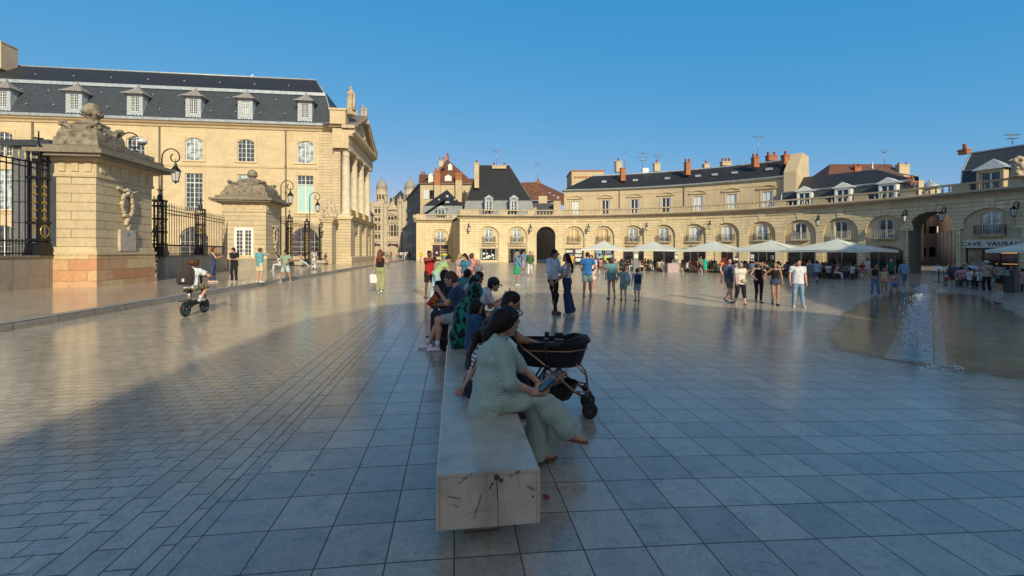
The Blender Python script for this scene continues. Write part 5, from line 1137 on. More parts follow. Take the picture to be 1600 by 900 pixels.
m.prism([Mc(X_(607), -.6, Z_(328)), Mc(X_(621), -.6, Z_(328)), Mc(X_(614), -.6, Z_(312))], (0, .5, 0)); m.lathe((X_(614), Yc - .5, Z_(314)), [(.3, 0), (.08, 1.5), (.02, 3)], 5)
for i in range(40): m.ball((X_(random.uniform(604, 625)), Yc - .15, Z_(random.uniform(322, 350))), random.uniform(.15, .3), 5)
for x in (610, 615, 620): m.box((X_(x), Yc + .1, Z_(360.5)), (.22, .5, 3.3))
for x in (590.5, 614, 637.5):
    w_ = 2.6 if x == 614 else 1.9
    for i in range(11): q = math.pi * i / 10; m.ball((X_(x) + w_ * 1.1 * math.cos(q), Yc - .2, (Z_(379) - w_) + w_ * 1.12 * math.sin(q)), .28, 5)
m.build("carved_bands", STONEC, ch)
for tx in (591.5, 636.5):
    m = MB(); c = (X_(tx), Yc + 3.5, 0); m.lathe(c, [(2.05, Z_(318)), (2.05, Z_(313)), (1.8, Z_(313)), (1.75, Z_(303)), (1.95, Z_(302)), (1.75, Z_(300)), (1.7, Z_(294)), (1.95, Z_(292.5)), (1.7, Z_(291.5))], 12, smooth=False)
    for q in range(12): m.box((c[0] + 1.85 * math.cos(q * math.pi / 6 + .26), c[1] + 1.85 * math.sin(q * math.pi / 6 + .26), Z_(307)), (.22, .22, 2.0), q * math.pi / 6 + .26)
    tw = m.build("tower_drum", STONEC, ch)
    m = MB(); [m.box((c[0] + 1.74 * math.cos(q * math.pi / 6), c[1] + 1.74 * math.sin(q * math.pi / 6), Z_(307)), (.12, .5, 1.3), q * math.pi / 6) for q in range(12)]; link("drum_windows", m.mesh("dw", plain("dark belfry opening", (.05, .045, .04), .9), ch.location), tw)
    m = MB(); m.lathe(c, [(1.75, Z_(291.5)), (1.72, Z_(289)), (1.5, Z_(285)), (1.1, Z_(281.5)), (.6, Z_(279.5)), (.25, Z_(278.5)), (.3, Z_(277)), (.12, Z_(275.5)), (.05, Z_(274))], 16); m.ball((c[0], c[1], Z_(274)), .28, 8); link("dome", m.mesh("dome", plain("grey stone dome", (.30, .28, .24), .8, 0, .3, 2), ch.location), tw)
m = MB(); q0, q1 = X_(609.5), X_(626.5); zb_ = Z_(308.5); m.add([(q0, Yc + 3, zb_), (q1, Yc + 3, zb_), (q1, Yc + 9, zb_), (q0, Yc + 9, zb_), ((q0 + q1) / 2 + .2, Yc + 6, Z_(293))], [(0, 1, 4), (1, 2, 4), (2, 3, 4), (3, 0, 4)]); m.build("lantern_roof", SLATE, ch)
m = MB(); m.box(((q0 + q1) / 2, Yc + 6, (zb_ + Z_(318)) / 2), (q1 - q0 - .2, 5.6, zb_ - Z_(320))); m.build("lantern_tower", STONEC, ch)
# ================================================================ buildings behind the photographer, whose roofs throw the long shadow
def behind(label, pts, z, ridge):
    c = sum((Vector((x, y, 0)) for x, y in pts), Vector()) / len(pts); r = thing("town_house", label, "building", c)
    m = MB(); n = len(pts)
    for i in range(n): (x0, y0), (x1, y1) = pts[i], pts[(i + 1) % n]; m.quad((x0, y0, -.7), (x1, y1, -.7), (x1, y1, z), (x0, y0, z))
    m.build("wall", CREAM, r); m = MB(); ax, ay = ridge
    m.add([(x, y, z) for x, y in pts] + [(c.x + (x - c.x) * .55, c.y + (y - c.y) * .55, z + ax) for x, y in pts], [tuple(range(n, 2 * n))] + [(i, (i + 1) % n, n + (i + 1) % n, n + i) for i in range(n)]); m.build("roof", SLATE, r)
    return r
tanE = math.tan(math.radians(SUN_EL)); SH = Vector((-math.sin(_a), -math.cos(_a)))
def shade_pt(gx, gy, z, zg=0.0): L = (z - zg) / tanE; return (gx - SH.x * L, gy - SH.y * L)
behind("cream town house behind the viewer whose roof shades the bench", [shade_pt(*g, 16) for g in ((-4.4, 3.5), (-4.75, 6.5), (-5.1, 10.7), (-4.0, 13.5), (-1.5, 15.5), (1, 18), (5.2, 19.3), (6.8, 15.4), (10.6, 14.0))] + [(21.5, -62), (3, -62)], 16, (1.2, 0))
behind("cream corner house behind the viewer on the right, shading the fountain", [shade_pt(*g, 16, -.5) for g in ((11, 14.1), (14, 22), (19.5, 33), (29, 46), (35.5, 51))] + [(62, 6), (62, -44), (22.2, -44)], 16, (1.2, 0))
behind("tall house behind the viewer at the far right, shading the wine shop", [shade_pt(*g, 24, -.6) for g in ((35.8, 20), (36.4, 54), (50, 54), (60, 20))], 24, (2, 0))
# ================================================================ figures: signed distance bodies meshed with surface nets
def surfnet(D, lo, h):
    s = D < 0; nx, ny, nz = D.shape
    if not s.any(): return None
    c = np.zeros((nx - 1, ny - 1, nz - 1), int)
    for i in (0, 1):
        for j in (0, 1):
            for k in (0, 1): c += s[i:nx - 1 + i, j:ny - 1 + j, k:nz - 1 + k]
    act = (c > 0) & (c < 8); idx = -np.ones(act.shape, int); n = act.sum(); idx[act] = np.arange(n); I, J, K = np.nonzero(act)
    acc = np.zeros((n, 3)); cnt = np.zeros(n)
    for ax in range(3):
        oth = [a for a in range(3) if a != ax]
        for a in (0, 1):
            for b in (0, 1):
                o = [0, 0, 0]; o[oth[0]] = a; o[oth[1]] = b; o2 = list(o); o2[ax] = 1
                d0 = D[I + o[0], J + o[1], K + o[2]]; d1 = D[I + o2[0], J + o2[1], K + o2[2]]; m = (d0 < 0) != (d1 < 0)
                t = d0[m] / (d0[m] - d1[m]); p = np.tile(np.array(o, float), (m.sum(), 1)); p[:, ax] = t; acc[m] += p; cnt[m] += 1
    v = np.stack([I, J, K], 1) + acc / cnt[:, None]; v = v * h + lo
    F_ = []
    for ax in range(3):
        a, b = [(1, 2), (2, 0), (0, 1)][ax]
        sl0 = [slice(None)] * 3; sl1 = [slice(None)] * 3; sl0[ax] = slice(0, -1); sl1[ax] = slice(1, None)
        e = s[tuple(sl0)] != s[tuple(sl1)]; q = np.argwhere(e)
        q = q[(q[:, a] > 0) & (q[:, b] > 0) & (q[:, a] < D.shape[a] - 1) & (q[:, b] < D.shape[b] - 1)]
        if not len(q): continue
        def ix(da, db): r = q.copy(); r[:, a] -= da; r[:, b] -= db; return idx[r[:, 0], r[:, 1], r[:, 2]]
        f = np.stack([ix(1, 1), ix(0, 1), ix(0, 0), ix(1, 0)], 1); ins = s[q[:, 0], q[:, 1], q[:, 2]]
        f[~ins] = f[~ins][:, ::-1]; F_.append(f)
    return v, np.concatenate(F_)
def sdf_mesh(prims, h, k=.025, cuts=(), wob=0.0, seed=0):
    if not prims: return None
    los = []; his = []
    for p in prims:
        if p[0] == 'c':
            _, a, b, ra, rb, sx, cap = p; r = max(ra, rb) * max(1, sx) + k; los.append(np.minimum(a, b) - r); his.append(np.maximum(a, b) + r)
        else: r = max(p[2]) + k; los.append(p[1] - r); his.append(p[1] + r)
    lo = np.min(los, 0) - 2 * h; hi = np.max(his, 0) + 2 * h; n = np.ceil((hi - lo) / h).astype(int) + 1
    D = np.full(n, .5, np.float32); ax = [lo[i] + h * np.arange(n[i]) for i in range(3)]
    for p, l, u in zip(prims, los, his):
        i0 = np.maximum(0, ((l - lo) / h - 2).astype(int)); i1 = np.minimum(n, ((u - lo) / h + 3).astype(int))
        X, Y, Z = np.meshgrid(*[ax[i][i0[i]:i1[i]] for i in range(3)], indexing='ij'); sl = tuple(slice(i0[i], i1[i]) for i in range(3))
        if p[0] == 'c':
            _, a, b, ra, rb, sx, cap = p; bx, by, bz = (b[0] - a[0]) / sx, b[1] - a[1], b[2] - a[2]; qx, qy, qz = (X - a[0]) / sx, Y - a[1], Z - a[2]
            L = bx * bx + by * by + bz * bz + 1e-9; t = np.clip((qx * bx + qy * by + qz * bz) / L, 0, 1)
            d = np.sqrt((qx - t * bx) ** 2 + (qy - t * by) ** 2 + (qz - t * bz) ** 2) - (ra + (rb - ra) * t)
            if cap:
                g = (b - a) / (np.linalg.norm(b - a) + 1e-9); d = np.maximum(d, (X - b[0]) * g[0] + (Y - b[1]) * g[1] + (Z - b[2]) * g[2])
        else:
            _, c, r, R = p; q = np.stack([X - c[0], Y - c[1], Z - c[2]], -1) @ R; r = np.array(r)
            k0 = np.linalg.norm(q / r, axis=-1); k1 = np.linalg.norm(q / (r * r), axis=-1) + 1e-6; d = k0 * (k0 - 1) / k1
        E = D[sl]; w = np.maximum(k - np.abs(E - d), 0) / k; D[sl] = np.minimum(E, d) - w * w * k / 4
    X, Y, Z = np.meshgrid(*ax, indexing='ij')
    for pt, nr in cuts: nr = np.array(nr, float); nr /= np.linalg.norm(nr); D = np.maximum(D, (X - pt[0]) * nr[0] + (Y - pt[1]) * nr[1] + (Z - pt[2]) * nr[2])
    if wob:
        r = np.random.RandomState(seed)
        for i in range(5):
            w = r.normal(size=3) * (18 + 10 * i); w[2] *= .45; D = D + wob / (1 + .4 * i) * np.sin(X * w[0] + Y * w[1] + Z * w[2] + r.uniform(0, 6))
    D[0] = D[-1] = .5; D[:, 0] = D[:, -1] = .5; D[:, :, 0] = D[:, :, -1] = .5
    return surfnet(D.astype(np.float32), lo, h)
def to_mesh(name, parts, mat):
    parts = [p for p in parts if p is not None]
    if not parts: return None
    vs, fs, o = [], [], 0
    for v, f in parts: vs.append(v); fs.append(f + o); o += len(v)
    v = np.concatenate(vs); f = np.concatenate(fs); me = bpy.data.meshes.new(name); me.vertices.add(len(v)); me.vertices.foreach_set("co", v.astype(np.float32).ravel())
    me.loops.add(f.size); me.loops.foreach_set("vertex_index", f.astype(np.int32).ravel()); me.polygons.add(len(f))
    me.polygons.foreach_set("loop_start", np.arange(0, f.size, 4, dtype=np.int32)); me.polygons.foreach_set("loop_total", np.full(len(f), 4, np.int32))
    me.polygons.foreach_set("use_smooth", np.ones(len(f), bool)); me.update(calc_edges=True); me.validate(); me.materials.append(mat); return me
A3 = lambda *q: np.array(q, float)
def rotm(yaw=0, pitch=0, roll=0):   # degrees; columns are the local axes
    return np.array(Matrix.Rotation(math.radians(yaw), 3, 'Z') @ Matrix.Rotation(math.radians(-pitch), 3, 'X') @ Matrix.Rotation(math.radians(roll), 3, 'Y'))
def ik(a, t, l1, l2, pole):
    d = t - a; L = np.linalg.norm(d); L = min(L, (l1 + l2) * .999); dn = d / (np.linalg.norm(d) + 1e-9); e = a + dn * L
    c = (l1 * l1 + L * L - l2 * l2) / (2 * L); hh = math.sqrt(max(0, l1 * l1 - c * c)); pp = np.array(pole, float); pp = pp - dn * pp.dot(dn); pp /= np.linalg.norm(pp) + 1e-9
    return a + dn * c + pp * hh, e
def C(a, b, ra, rb, sx=1.0, cap=False): return ('c', np.array(a, float), np.array(b, float), ra, rb, sx, cap)
def EL(c, r, R=None): return ('e', np.array(c, float), r, np.eye(3) if R is None else R)
CLM = {}
def cloth(col, pat=None, rough=.85):
    key = (col, pat)
    if key in CLM: return CLM[key]
    nm = (pat or "plain") + " cloth %.2f %.2f %.2f" % col; m, t, b, N, L = nodes(nm); co = N("ShaderNodeTexCoord").outputs["Object"]
    n = noise(t, co, 9, 4); c = mixc(t, tuple(col), ramp(t, n, [(.3, .82), (.7, 1.12)]), 1.0)
    if pat == 'rings':
        w = N("ShaderNodeTexWave"); w.bands_direction = 'Z'; w.inputs["Scale"].default_value = 9; L(co, w.inputs["Vector"]); w.inputs["Distortion"].default_value = .4
        c = mixc(t, c, (.03, .035, .05), ramp(t, w.outputs["Fac"], [(.70, 0.0), (.78, 1.0)]), 'MIX')
    if pat == 'leopard':
        v = N("ShaderNodeTexVoronoi"); v.feature = 'F1'; v.inputs["Scale"].default_value = 21; mp = N("ShaderNodeMapping"); mp.inputs["Scale"].default_value = (1, 1, .6); L(co, mp.inputs[0]); L(mp.outputs[0], v.inputs["Vector"])
        c = mixc(t, c, (.004, .008, .010), ramp(t, v.outputs["Distance"], [(.50, 1.0), (.57, 0.0)]), 'MIX')
    if pat == 'floral':
        v = N("ShaderNodeTexVoronoi"); v.inputs["Scale"].default_value = 9; L(co, v.inputs["Vector"]); c = mixc(t, c, (.02, .02, .025), ramp(t, v.outputs["Distance"], [(.42, 1.0), (.5, 0.0)]), 'MIX')
    if pat == 'camo':
        n2 = noise(t, co, 16, 2); c = mixc(t, c, (.05, .05, .03), ramp(t, n2, [(.48, 0.0), (.52, .8)]), 'MIX')
    if pat == 'pinstripe':
        at = N("ShaderNodeAttribute"); at.attribute_name = "strip"; mm = N("ShaderNodeMath"); mm.operation = 'SINE'; ml = N("ShaderNodeMath"); ml.operation = 'MULTIPLY'; L(at.outputs["Fac"], ml.inputs[0]); ml.inputs[1].default_value = 2 * math.pi
        L(ml.outputs[0], mm.inputs[0]); c = mixc(t, c, (.50, .56, .47), ramp(t, mm.outputs[0], [(.0, 0.0), (.30, 1.0)]), 'MIX')
    L(c, b.inputs["Base Color"]); b.inputs["Roughness"].default_value = rough; b.inputs["Specular IOR Level"].default_value = .25; b.inputs["Sheen Weight"].default_value = .15
    bump(t, noise(t, co, 60, 3), .25, .004, b); CLM[key] = m; return m
SKINS = {'light': (.50, .28, .19), 'tan': (.36, .19, .115), 'olive': (.30, .16, .095), 'brown': (.13, .065, .04), 'pink': (.56, .28, .20)}
def skin(k):
    key = ('skin', k)
    if key in CLM: return CLM[key]
    m, t, b, N, L = nodes(k + " skin"); co = N("ShaderNodeTexCoord").outputs["Object"]; n = noise(t, co, 14, 4)
    L(mixc(t, SKINS[k], ramp(t, n, [(.3, .88), (.7, 1.08)]), 1.0), b.inputs["Base Color"]); b.inputs["Roughness"].default_value = .55; b.inputs["Subsurface Weight"].default_value = .0
    CLM[key] = m; return m
HAIRC = {'black': (.006, .005, .0045), 'dark': (.010, .0065, .005), 'brown': (.07, .035, .018), 'red': (.10, .03, .015), 'grey': (.20, .19, .18), 'blond': (.28, .19, .10), 'bald': (.3, .18, .12)}
def hairmat(k):
    key = ('hair', k)
    if key in CLM: return CLM[key]
    m, t, b, N, L = nodes(k + " hair"); co = N("ShaderNodeTexCoord").outputs["Object"]; mp = N("ShaderNodeMapping"); mp.inputs["Scale"].default_value = (1, 1, .12); L(co, mp.inputs[0]); n = noise(t, mp.outputs[0], 90, 4)
    L(mixc(t, HAIRC[k], ramp(t, n, [(.3, .5), (.7, 1.9)]), 1.0), b.inputs["Base Color"]); b.inputs["Specular IOR Level"].default_value = .22; b.inputs["Roughness"].default_value = .5; bump(t, n, .6, .006, b); CLM[key] = m; return m
def hand_prims(w, d, nrm, thumb, curl=.35, k=1.0, spread=0.0):
    "four fingers of different length and a thumb leaving the side of the palm; nrm points out of the palm, thumb the side"
    d = d / np.linalg.norm(d); s = thumb - d * thumb.dot(d); s /= np.linalg.norm(s) + 1e-9; n = np.cross(d, s); n *= 1 if n.dot(nrm) > 0 else -1; P_ = []
    for i, (off, L) in enumerate(((.030, .070), (.010, .078), (-.010, .073), (-.029, .058))):
        k0 = w + s * off * .6 * k; k1 = w + d * .088 * k + s * off * k; P_.append(C(k0, k1, .017 * k, .0125 * k))
        c = curl * (1 + .12 * i); d1 = d * math.cos(c) + n * math.sin(c) + s * off * spread * 8; d1 /= np.linalg.norm(d1); d2 = d * math.cos(2.1 * c) + n * math.sin(2.1 * c); e1 = k1 + d1 * L * .55 * k; P_.append(C(k1, e1, .0098 * k, .0088 * k)); P_.append(C(e1, e1 + d2 * L * .5 * k, .0088 * k, .0068 * k))
    t0 = w + d * .022 * k + s * .022 * k; t1 = t0 + (d * .6 + s * .55 + n * .45) * .045 * k; P_.append(C(t0, t1, .015 * k, .0115 * k)); P_.append(C(t1, t1 + (d * .9 + s * .15 + n * .35) * .034 * k, .011 * k, .0085 * k)); return P_
PGRP = {}
def person(label, loc, yaw, hgt=1.75, sex='m', skinc='light', hair=('short', 'dark'), top=('tee', (.5, .5, .5)), bot=('trousers', (.03, .03, .04)), shoes=(.5, .5, .5), pz=None, lean=0, side=0, turn=0, head=(0, 0),
           feet=None, hands=None, kpole=((-.12, 1, 0), (.12, 1, 0)), epole=None, near=False, group=None, tiny=False, fat=1.0, ftilt=(0, 0), curl=(.4, .4), bare=False, cat="person", fdir=None, hnorm=None, hipx=0.0, extra=None, stone=None, eyes=True, handdir=(None, None)):
    k = hgt / 1.75; fem = sex == 'f'; h = (.012 if near else .02 if not tiny else .03) * (1.0 if hgt > 1.4 else .85); root = thing("person", label, cat, loc, math.radians(yaw), group)
    pz = .94 if pz is None else pz; pel = A3(hipx, 0, pz); Rs = rotm(0, lean, side); Rt = Rs @ rotm(turn)
    hw = .088 if fem else .085; sw = (.165 if fem else .19) * (1 + .15 * (fat - 1)); hips = [pel + A3(-hw, 0, 0), pel + A3(hw, 0, 0)]
    wst = pel + Rs @ A3(0, 0, .18); chs = pel + Rs @ A3(0, .0, .37); nk = pel + Rs @ A3(0, -.005, .52); sh = [nk + Rt @ A3(-sw, -.005, -.045), nk + Rt @ A3(sw, -.005, -.045)]
    Rh = Rs @ rotm(0, -lean * .75) @ rotm(head[0], head[1]); hc = nk + Rs @ A3(0, .012, .050) + Rh @ A3(0, .02, .092); hs_ = 1.0 if hgt > 1.5 else 1.16
    feet = feet or ((-.10, 0, 0), (.10, .03, 0)); feet = [A3(*f) / 1.0 for f in feet]; ank = [f + A3(0, -.02, .085) for f in feet]
    hands = hands or (('hang',), ('hang',)); eld = []; wr = []
    for i in (0, 1):
        t = hands[i]; sg = -1 if i == 0 else 1
        if t[0] == 'hang': t = sh[i] + Rs @ A3(sg * .07, .06 + (t[1] if len(t) > 1 else 0), -.52)
        else: t = A3(*t)
        ep = (sg * .5, -1, -.3) if epole is None else epole[i]; e, w = ik(sh[i], t, .285, .255, ep); eld.append(e); wr.append(w)
    kn = []; an = []
    for i in (0, 1): q, a = ik(hips[i], ank[i], .43, .43, kpole[i]); kn.append(q); an.append(a)
    S_ = lambda P_: [(('c', p[1] * k, p[2] * k, p[3] * k, p[4] * k, p[5], p[6]) if p[0] == 'c' else ('e', p[1] * k, tuple(np.array(p[2]) * k), p[3])) for p in P_]
    f_ = fat
    torso = lambda e: [C(pel + A3(0, 0, -.02), wst, (.118 if fem else .108) * f_ + e, (.088 if fem else .102) * f_ + e, 1.38), C(wst, chs, (.088 if fem else .102) * f_ + e, .112 + e, 1.34), C(sh[0] * .93 + nk * .07, sh[1] * .93 + nk * .07, .052 + e, .052 + e), C(chs, nk + Rs @ A3(0, 0, -.05), .108 + e, .06 + e, 1.45)] + ([C(chs + Rt @ A3(-.07, .07, .03), chs + Rt @ A3(-.07, .075, .0), .052 + e * .7, .05 + e * .7), C(chs + Rt @ A3(.07, .07, .03), chs + Rt @ A3(.07, .075, 0), .052 + e * .7, .05 + e * .7)] if fem and hgt > 1.4 else [])
    body = torso(-.012) + [C(nk + Rs @ A3(0, 0, -.04), hc + Rh @ A3(0, -.03, -.06), .052 if not fem else .045, .048 if not fem else .042)]
    hd_ = [EL(hc, tuple(np.array((.074, .094, .108)) * hs_), Rh), C(hc + Rh @ A3(0, .03, -.05) * hs_, hc + Rh @ A3(0, .052, -.082) * hs_, .052 * hs_, .034 * hs_), C(nk + Rs @ A3(0, -.03, -.02), hc + Rh @ A3(0, -.03, -.05), .047, .047)]
    if not tiny:
        hd_ += [C(hc + Rh @ A3(0, .086, .016) * hs_, hc + Rh @ A3(0, .110, -.022) * hs_, .007, .013), EL(hc + Rh @ A3(0, .092, -.085) * hs_, (.02, .016, .016), Rh), EL(hc + Rh @ A3(-.075, -.005, -.005) * hs_, (.010, .022, .033), Rh), EL(hc + Rh @ A3(.075, -.005, -.005) * hs_, (.010, .022, .033), Rh), C(hc + Rh @ A3(-.02, .088, -.052) * hs_, hc + Rh @ A3(.02, .088, -.052) * hs_, .011, .011), C(hc + Rh @ A3(-.035, .078, .03) * hs_, hc + Rh @ A3(.035, .078, .03) * hs_, .016, .016)]
    else: body += hd_
    al = .9 if fem else 1.0
    for i in (0, 1): body += [C(sh[i], eld[i], .047 * al * f_, .036 * al), C(eld[i], wr[i], .038 * al, .025 * al)]
    for i in (0, 1):
        body += [C(hips[i], kn[i], .085 * f_, .052), C(kn[i], kn[i] * .62 + an[i] * .38 + A3(0, -.012, 0), .052, .052), C(kn[i] * .62 + an[i] * .38 + A3(0, -.012, 0), an[i], .052, .033)]
    fd = []
    for i in (0, 1):
        a = math.radians(ftilt[i]); yw = math.radians((-1 if i else 1) * 8 if fdir is None else fdir[i]); v = A3(-math.sin(yw) * math.cos(a), math.cos(yw) * math.cos(a), -math.sin(a)); fd.append(v)
        hl = an[i] + A3(0, 0, -.05) - v * .045; body += [C(an[i], hl, .036, .034), C(hl, an[i] + A3(0, 0, -.05) * math.cos(a) + v * .13 + A3(0, 0, -.005), .032, .026, 1.15)]
    hp = []
    if not tiny:
        for i in (0, 1):
            d = wr[i] - eld[i]; d /= np.linalg.norm(d)
            if handdir[i] is not None: d = A3(*handdir[i]); d /= np.linalg.norm(d)
            nr = A3(*hnorm[i]) if hnorm and hnorm[i] is not None else (A3(1 if i == 0 else -1, 0, 0)); th = A3(0, 1, .25) if abs(d[2]) > .6 else A3(1 if i == 0 else -1, 0, .6)
            hp.append(sdf_mesh(S_([C(wr[i] - d * .02, wr[i] + d * .01, .026, .024)] + hand_prims(wr[i], d, nr, th, curl[i], 1.0)), .0062 if near else .009, .008))
    else:
        for i in (0, 1): d = wr[i] - eld[i]; d /= np.linalg.norm(d); body.append(C(wr[i], wr[i] + d * .13, .032, .028))
    if not tiny: hp.append(sdf_mesh(S_(hd_), .0065 if near else .0095, .014 * k))
    ms = stone or skin(skinc); bm_ = sdf_mesh(S_(body), h, .03 * k); me = to_mesh("body", [bm_] + hp, ms); bo = link("body", me, root)
    mk = lambda name, prims, mat, kk=.03, cuts=(), wob=0.0, hh=None, par=None: (lambda me_: link(name, me_, par or root) if me_ else None)(to_mesh(name, [sdf_mesh(S_(prims), hh or h, kk * k, [(np.array(p) * k, n_) for p, n_ in cuts], wob, int(abs(loc[0] * 97)) % 100)], mat)) if prims else None
    if stone: return dict(root=root, k=k)
    W = (.0055 if near else .004) if not tiny else 0
    # --- top
    out = {}
    if top:
        kind, colr = top[0], top[1]; pat = top[2] if len(top) > 2 else None; loose = .022 if kind not in ('tank', 'tube') else .006
        if kind in ('loose', 'roll'): loose = .038
        hem = {'tee': -.10, 'loose': -.16, 'roll': -.17, 'shirt': -.02, 'tank': -.03, 'tube': .06, 'long': -.12, 'dress': -.1, 'tunic': -.55}.get(kind, -.08)
        if pz < .85 and kind in ('tee', 'long', 'loose'): hem = max(hem, -.03)
        P_ = torso(loose); P_[0] = C(pel + A3(0, 0, -.02) + Rs @ A3(0, 0, hem), wst, .122 * f_ + loose * (.35 if kind == 'roll' else 1), .10 * f_ + loose, 1.36)
        sl = {'tee': .62, 'loose': 1.0, 'shirt': 1.45, 'long': 1.95, 'dress': .4, 'tunic': .6, 'elbow': 1.0, 'roll': 1.32}.get(kind, 0)
        for i in (0, 1):
            if sl > 0:
                e = sh[i] + (eld[i] - sh[i]) * min(1, sl); P_.append(C(sh[i], e, .058 + loose * .5, .05 + loose * (.8 if sl < 1.3 else .2), 1, sl <= 1))
                if sl > 1: P_.append(C(eld[i], eld[i] + (wr[i] - eld[i]) * (sl - 1), .05 + loose * .2, .036 + loose * .15, 1, True))
            else: P_[2] = C(sh[0] * .6 + nk * .4, sh[1] * .6 + nk * .4, .045, .045)
        if kind == 'tube': P_ = P_[:2]; P_.append(C(wst, chs + Rs @ A3(0, 0, .06), .1, .125, 1.32))
        cuts = [(pel + Rs @ A3(0, 0, hem), Rs @ A3(0, 0, -1)), (nk + Rs @ A3(0, .02, .0 if sl else -.03), Rs @ A3(0, .5, 1))]
        if kind == 'tube': cuts[1] = (chs + Rs @ A3(0, 0, .08), Rs @ A3(0, 0, 1))
        out['top'] = mk("dress_top" if kind == 'dress' else "shirt" if kind in ('tee', 'shirt', 'loose', 'roll', 'long', 'elbow') else "top", P_, cloth(colr, pat), .035, cuts, W)
    if bot:
        kind, colr = bot[0], bot[1]; pat = bot[2] if len(bot) > 2 else None
        pw = C(pel + A3(0, 0, -.03), pel + Rs @ A3(0, 0, .12), .128 * f_, .112 * f_, 1.34); cut = [(pel + Rs @ A3(0, 0, .13), Rs @ A3(0, 0, 1))]
        if kind in ('trousers', 'slim', 'wide', 'shorts', 'capri', 'hotpants'):
            a1, a2, a3 = {'trousers': (.098, .072, .062), 'slim': (.094, .062, .045), 'wide': (.105, .098, .115), 'shorts': (.105, .092, 0), 'capri': (.1, .075, .065), 'hotpants': (.1, .1, 0)}[kind]; P_ = [pw]
            for i in (0, 1):
                if kind == 'shorts': P_.append(C(hips[i], hips[i] * .12 + kn[i] * .88, a1 * f_, a2 * f_, 1, True))
                elif kind == 'hotpants': P_.append(C(hips[i], hips[i] * .72 + kn[i] * .28, a1 * f_, a2 * f_, 1, True))
                else:
                    end = an[i] if kind != 'capri' else kn[i] * .45 + an[i] * .55; end = end + (A3(0, 0, -.035) if kind == 'wide' and an[i][2] < kn[i][2] - .2 and ftilt[i] == 0 else 0)
                    P_ += [C(hips[i], kn[i], a1 * f_, a2), C(kn[i], end, a2, a3, 1, True)]
            out['bot'] = mk("trousers" if kind not in ('shorts', 'hotpants') else "shorts", P_, cloth(colr, pat), .03, cut, W * 1.3)
        elif kind in ('skirt', 'minis', 'gown'):
            ln = {'skirt': .62, 'minis': .36, 'gown': .84}[kind]; bt = (an[0] + an[1]) / 2; kc = (kn[0] + kn[1]) / 2
            if pz > .75: P_ = [pw, C(pel, pel + A3(0, 0, -ln), .14 * f_, .17 + (.05 if kind != 'minis' else 0), 1.25, True)]
            else: P_ = [pw, C(pel, kc, .13, .13, 1.5), C(kc, kc * .3 + bt * .7, .13, .12, 1.5, True)]
            out['bot'] = mk("skirt", P_, cloth(colr, pat), .04, cut, W * 2)
    if shoes is not None and not bare:
        P_ = []
        for i in (0, 1):
            v = fd[i]; a = math.radians(ftilt[i]); hl = an[i] + A3(0, 0, -.052) - v * .05; P_ += [C(hl, an[i] + A3(0, 0, -.057) * math.cos(a) + v * .15, .040, .032, 1.12)]
            if not bare: P_.append(C(an[i] + A3(0, 0, -.005), hl, .040, .038))
        mk("shoes", P_, plain("shoe %.2f %.2f %.2f" % tuple(shoes), tuple(shoes), .6, 0, .2), .02, hh=h * .8)
    # --- hair and headwear
    HH = lambda *q: hc + Rh @ A3(*q) * hs_
    if hair and hair[0] != 'bald':
        st, hcol = hair[0], hair[1]; P_ = [EL(HH(0, -.010, .022), tuple(np.array((.085, .105, .108)) * hs_), Rh)]; cu = [(HH(0, .058, .045), Rh @ A3(0, 1, -.55))]
        if st == 'short': P_.append(EL(HH(0, -.045, -.04), (.072, .055, .062), Rh))
        if st in ('long', 'pony', 'bun', 'bob'): P_.append(EL(HH(0, -.035, -.02), tuple(np.array((.086, .08, .10)) * hs_), Rh))
        if st == 'long': bk = nk + Rs @ A3(0, -.095, -.10); P_ += [C(HH(0, -.06, -.04), bk, .085, .085, 1.15), C(bk, bk + A3(0, -.01, -.16), .085, .06, 1.3), C(HH(-.065, -.01, -.02), nk + Rs @ A3(-.085, -.0, -.02), .04, .03), C(HH(.065, -.01, -.02), nk + Rs @ A3(.085, 0, -.02), .04, .03)]
        if st == 'bob': P_ += [C(HH(-.062, -.02, 0), HH(-.066, -.015, -.10), .04, .034), C(HH(.062, -.02, 0), HH(.066, -.015, -.10), .04, .034), C(HH(0, -.06, 0), HH(0, -.06, -.10), .07, .055, 1.2)]
        if st == 'pony': P_ += [C(HH(0, -.11, -.01), HH(0, -.15, -.05), .035, .045), C(HH(0, -.15, -.05), HH(.0, -.14, -.25), .048, .022)]
        if st == 'bun': P_.append(EL(HH(0, -.09, .085), (.045, .045, .042), Rh))
        if st == 'topbun': P_.append(EL(HH(0, -.05, .135), (.045, .045, .05), Rh))
        if st == 'afro': P_ = [EL(HH(0, -.02, .045), (.145, .15, .12), Rh)] + [EL(HH(.12 * math.cos(q * 1.3), -.02 + .11 * math.sin(q * 1.3), .03 + .07 * math.sin(q * 2.1)), (.045, .045, .045), Rh) for q in range(12)]; cu = [(HH(0, .06, .03), Rh @ A3(0, 1, -.8))]
        if st == 'hood': P_ = [EL(HH(0, -.02, .012), (.105, .122, .128), Rh), C(HH(0, -.02, -.06), nk + Rs @ A3(0, 0, .0), .078, .085, 1.15), C(nk + Rs @ A3(0, 0, .0), nk + Rs @ A3(0, -.01, -.12), .09, .15, 1.25)]; cu = [(HH(0, .085, 0), Rh @ A3(0, 1, -.1))]
        if st == 'side': P_ += [C(HH(0, -.08, -.03), nk + Rs @ A3(.05, -.11, -.02), .075, .07, 1.2), C(nk + Rs @ A3(.05, -.11, -.02), nk + Rs @ A3(.07, -.13, -.20), .07, .03)]
        hm = cloth(hair[1], hair[2] if len(hair) > 2 else None) if st == 'hood' else hairmat(hcol)
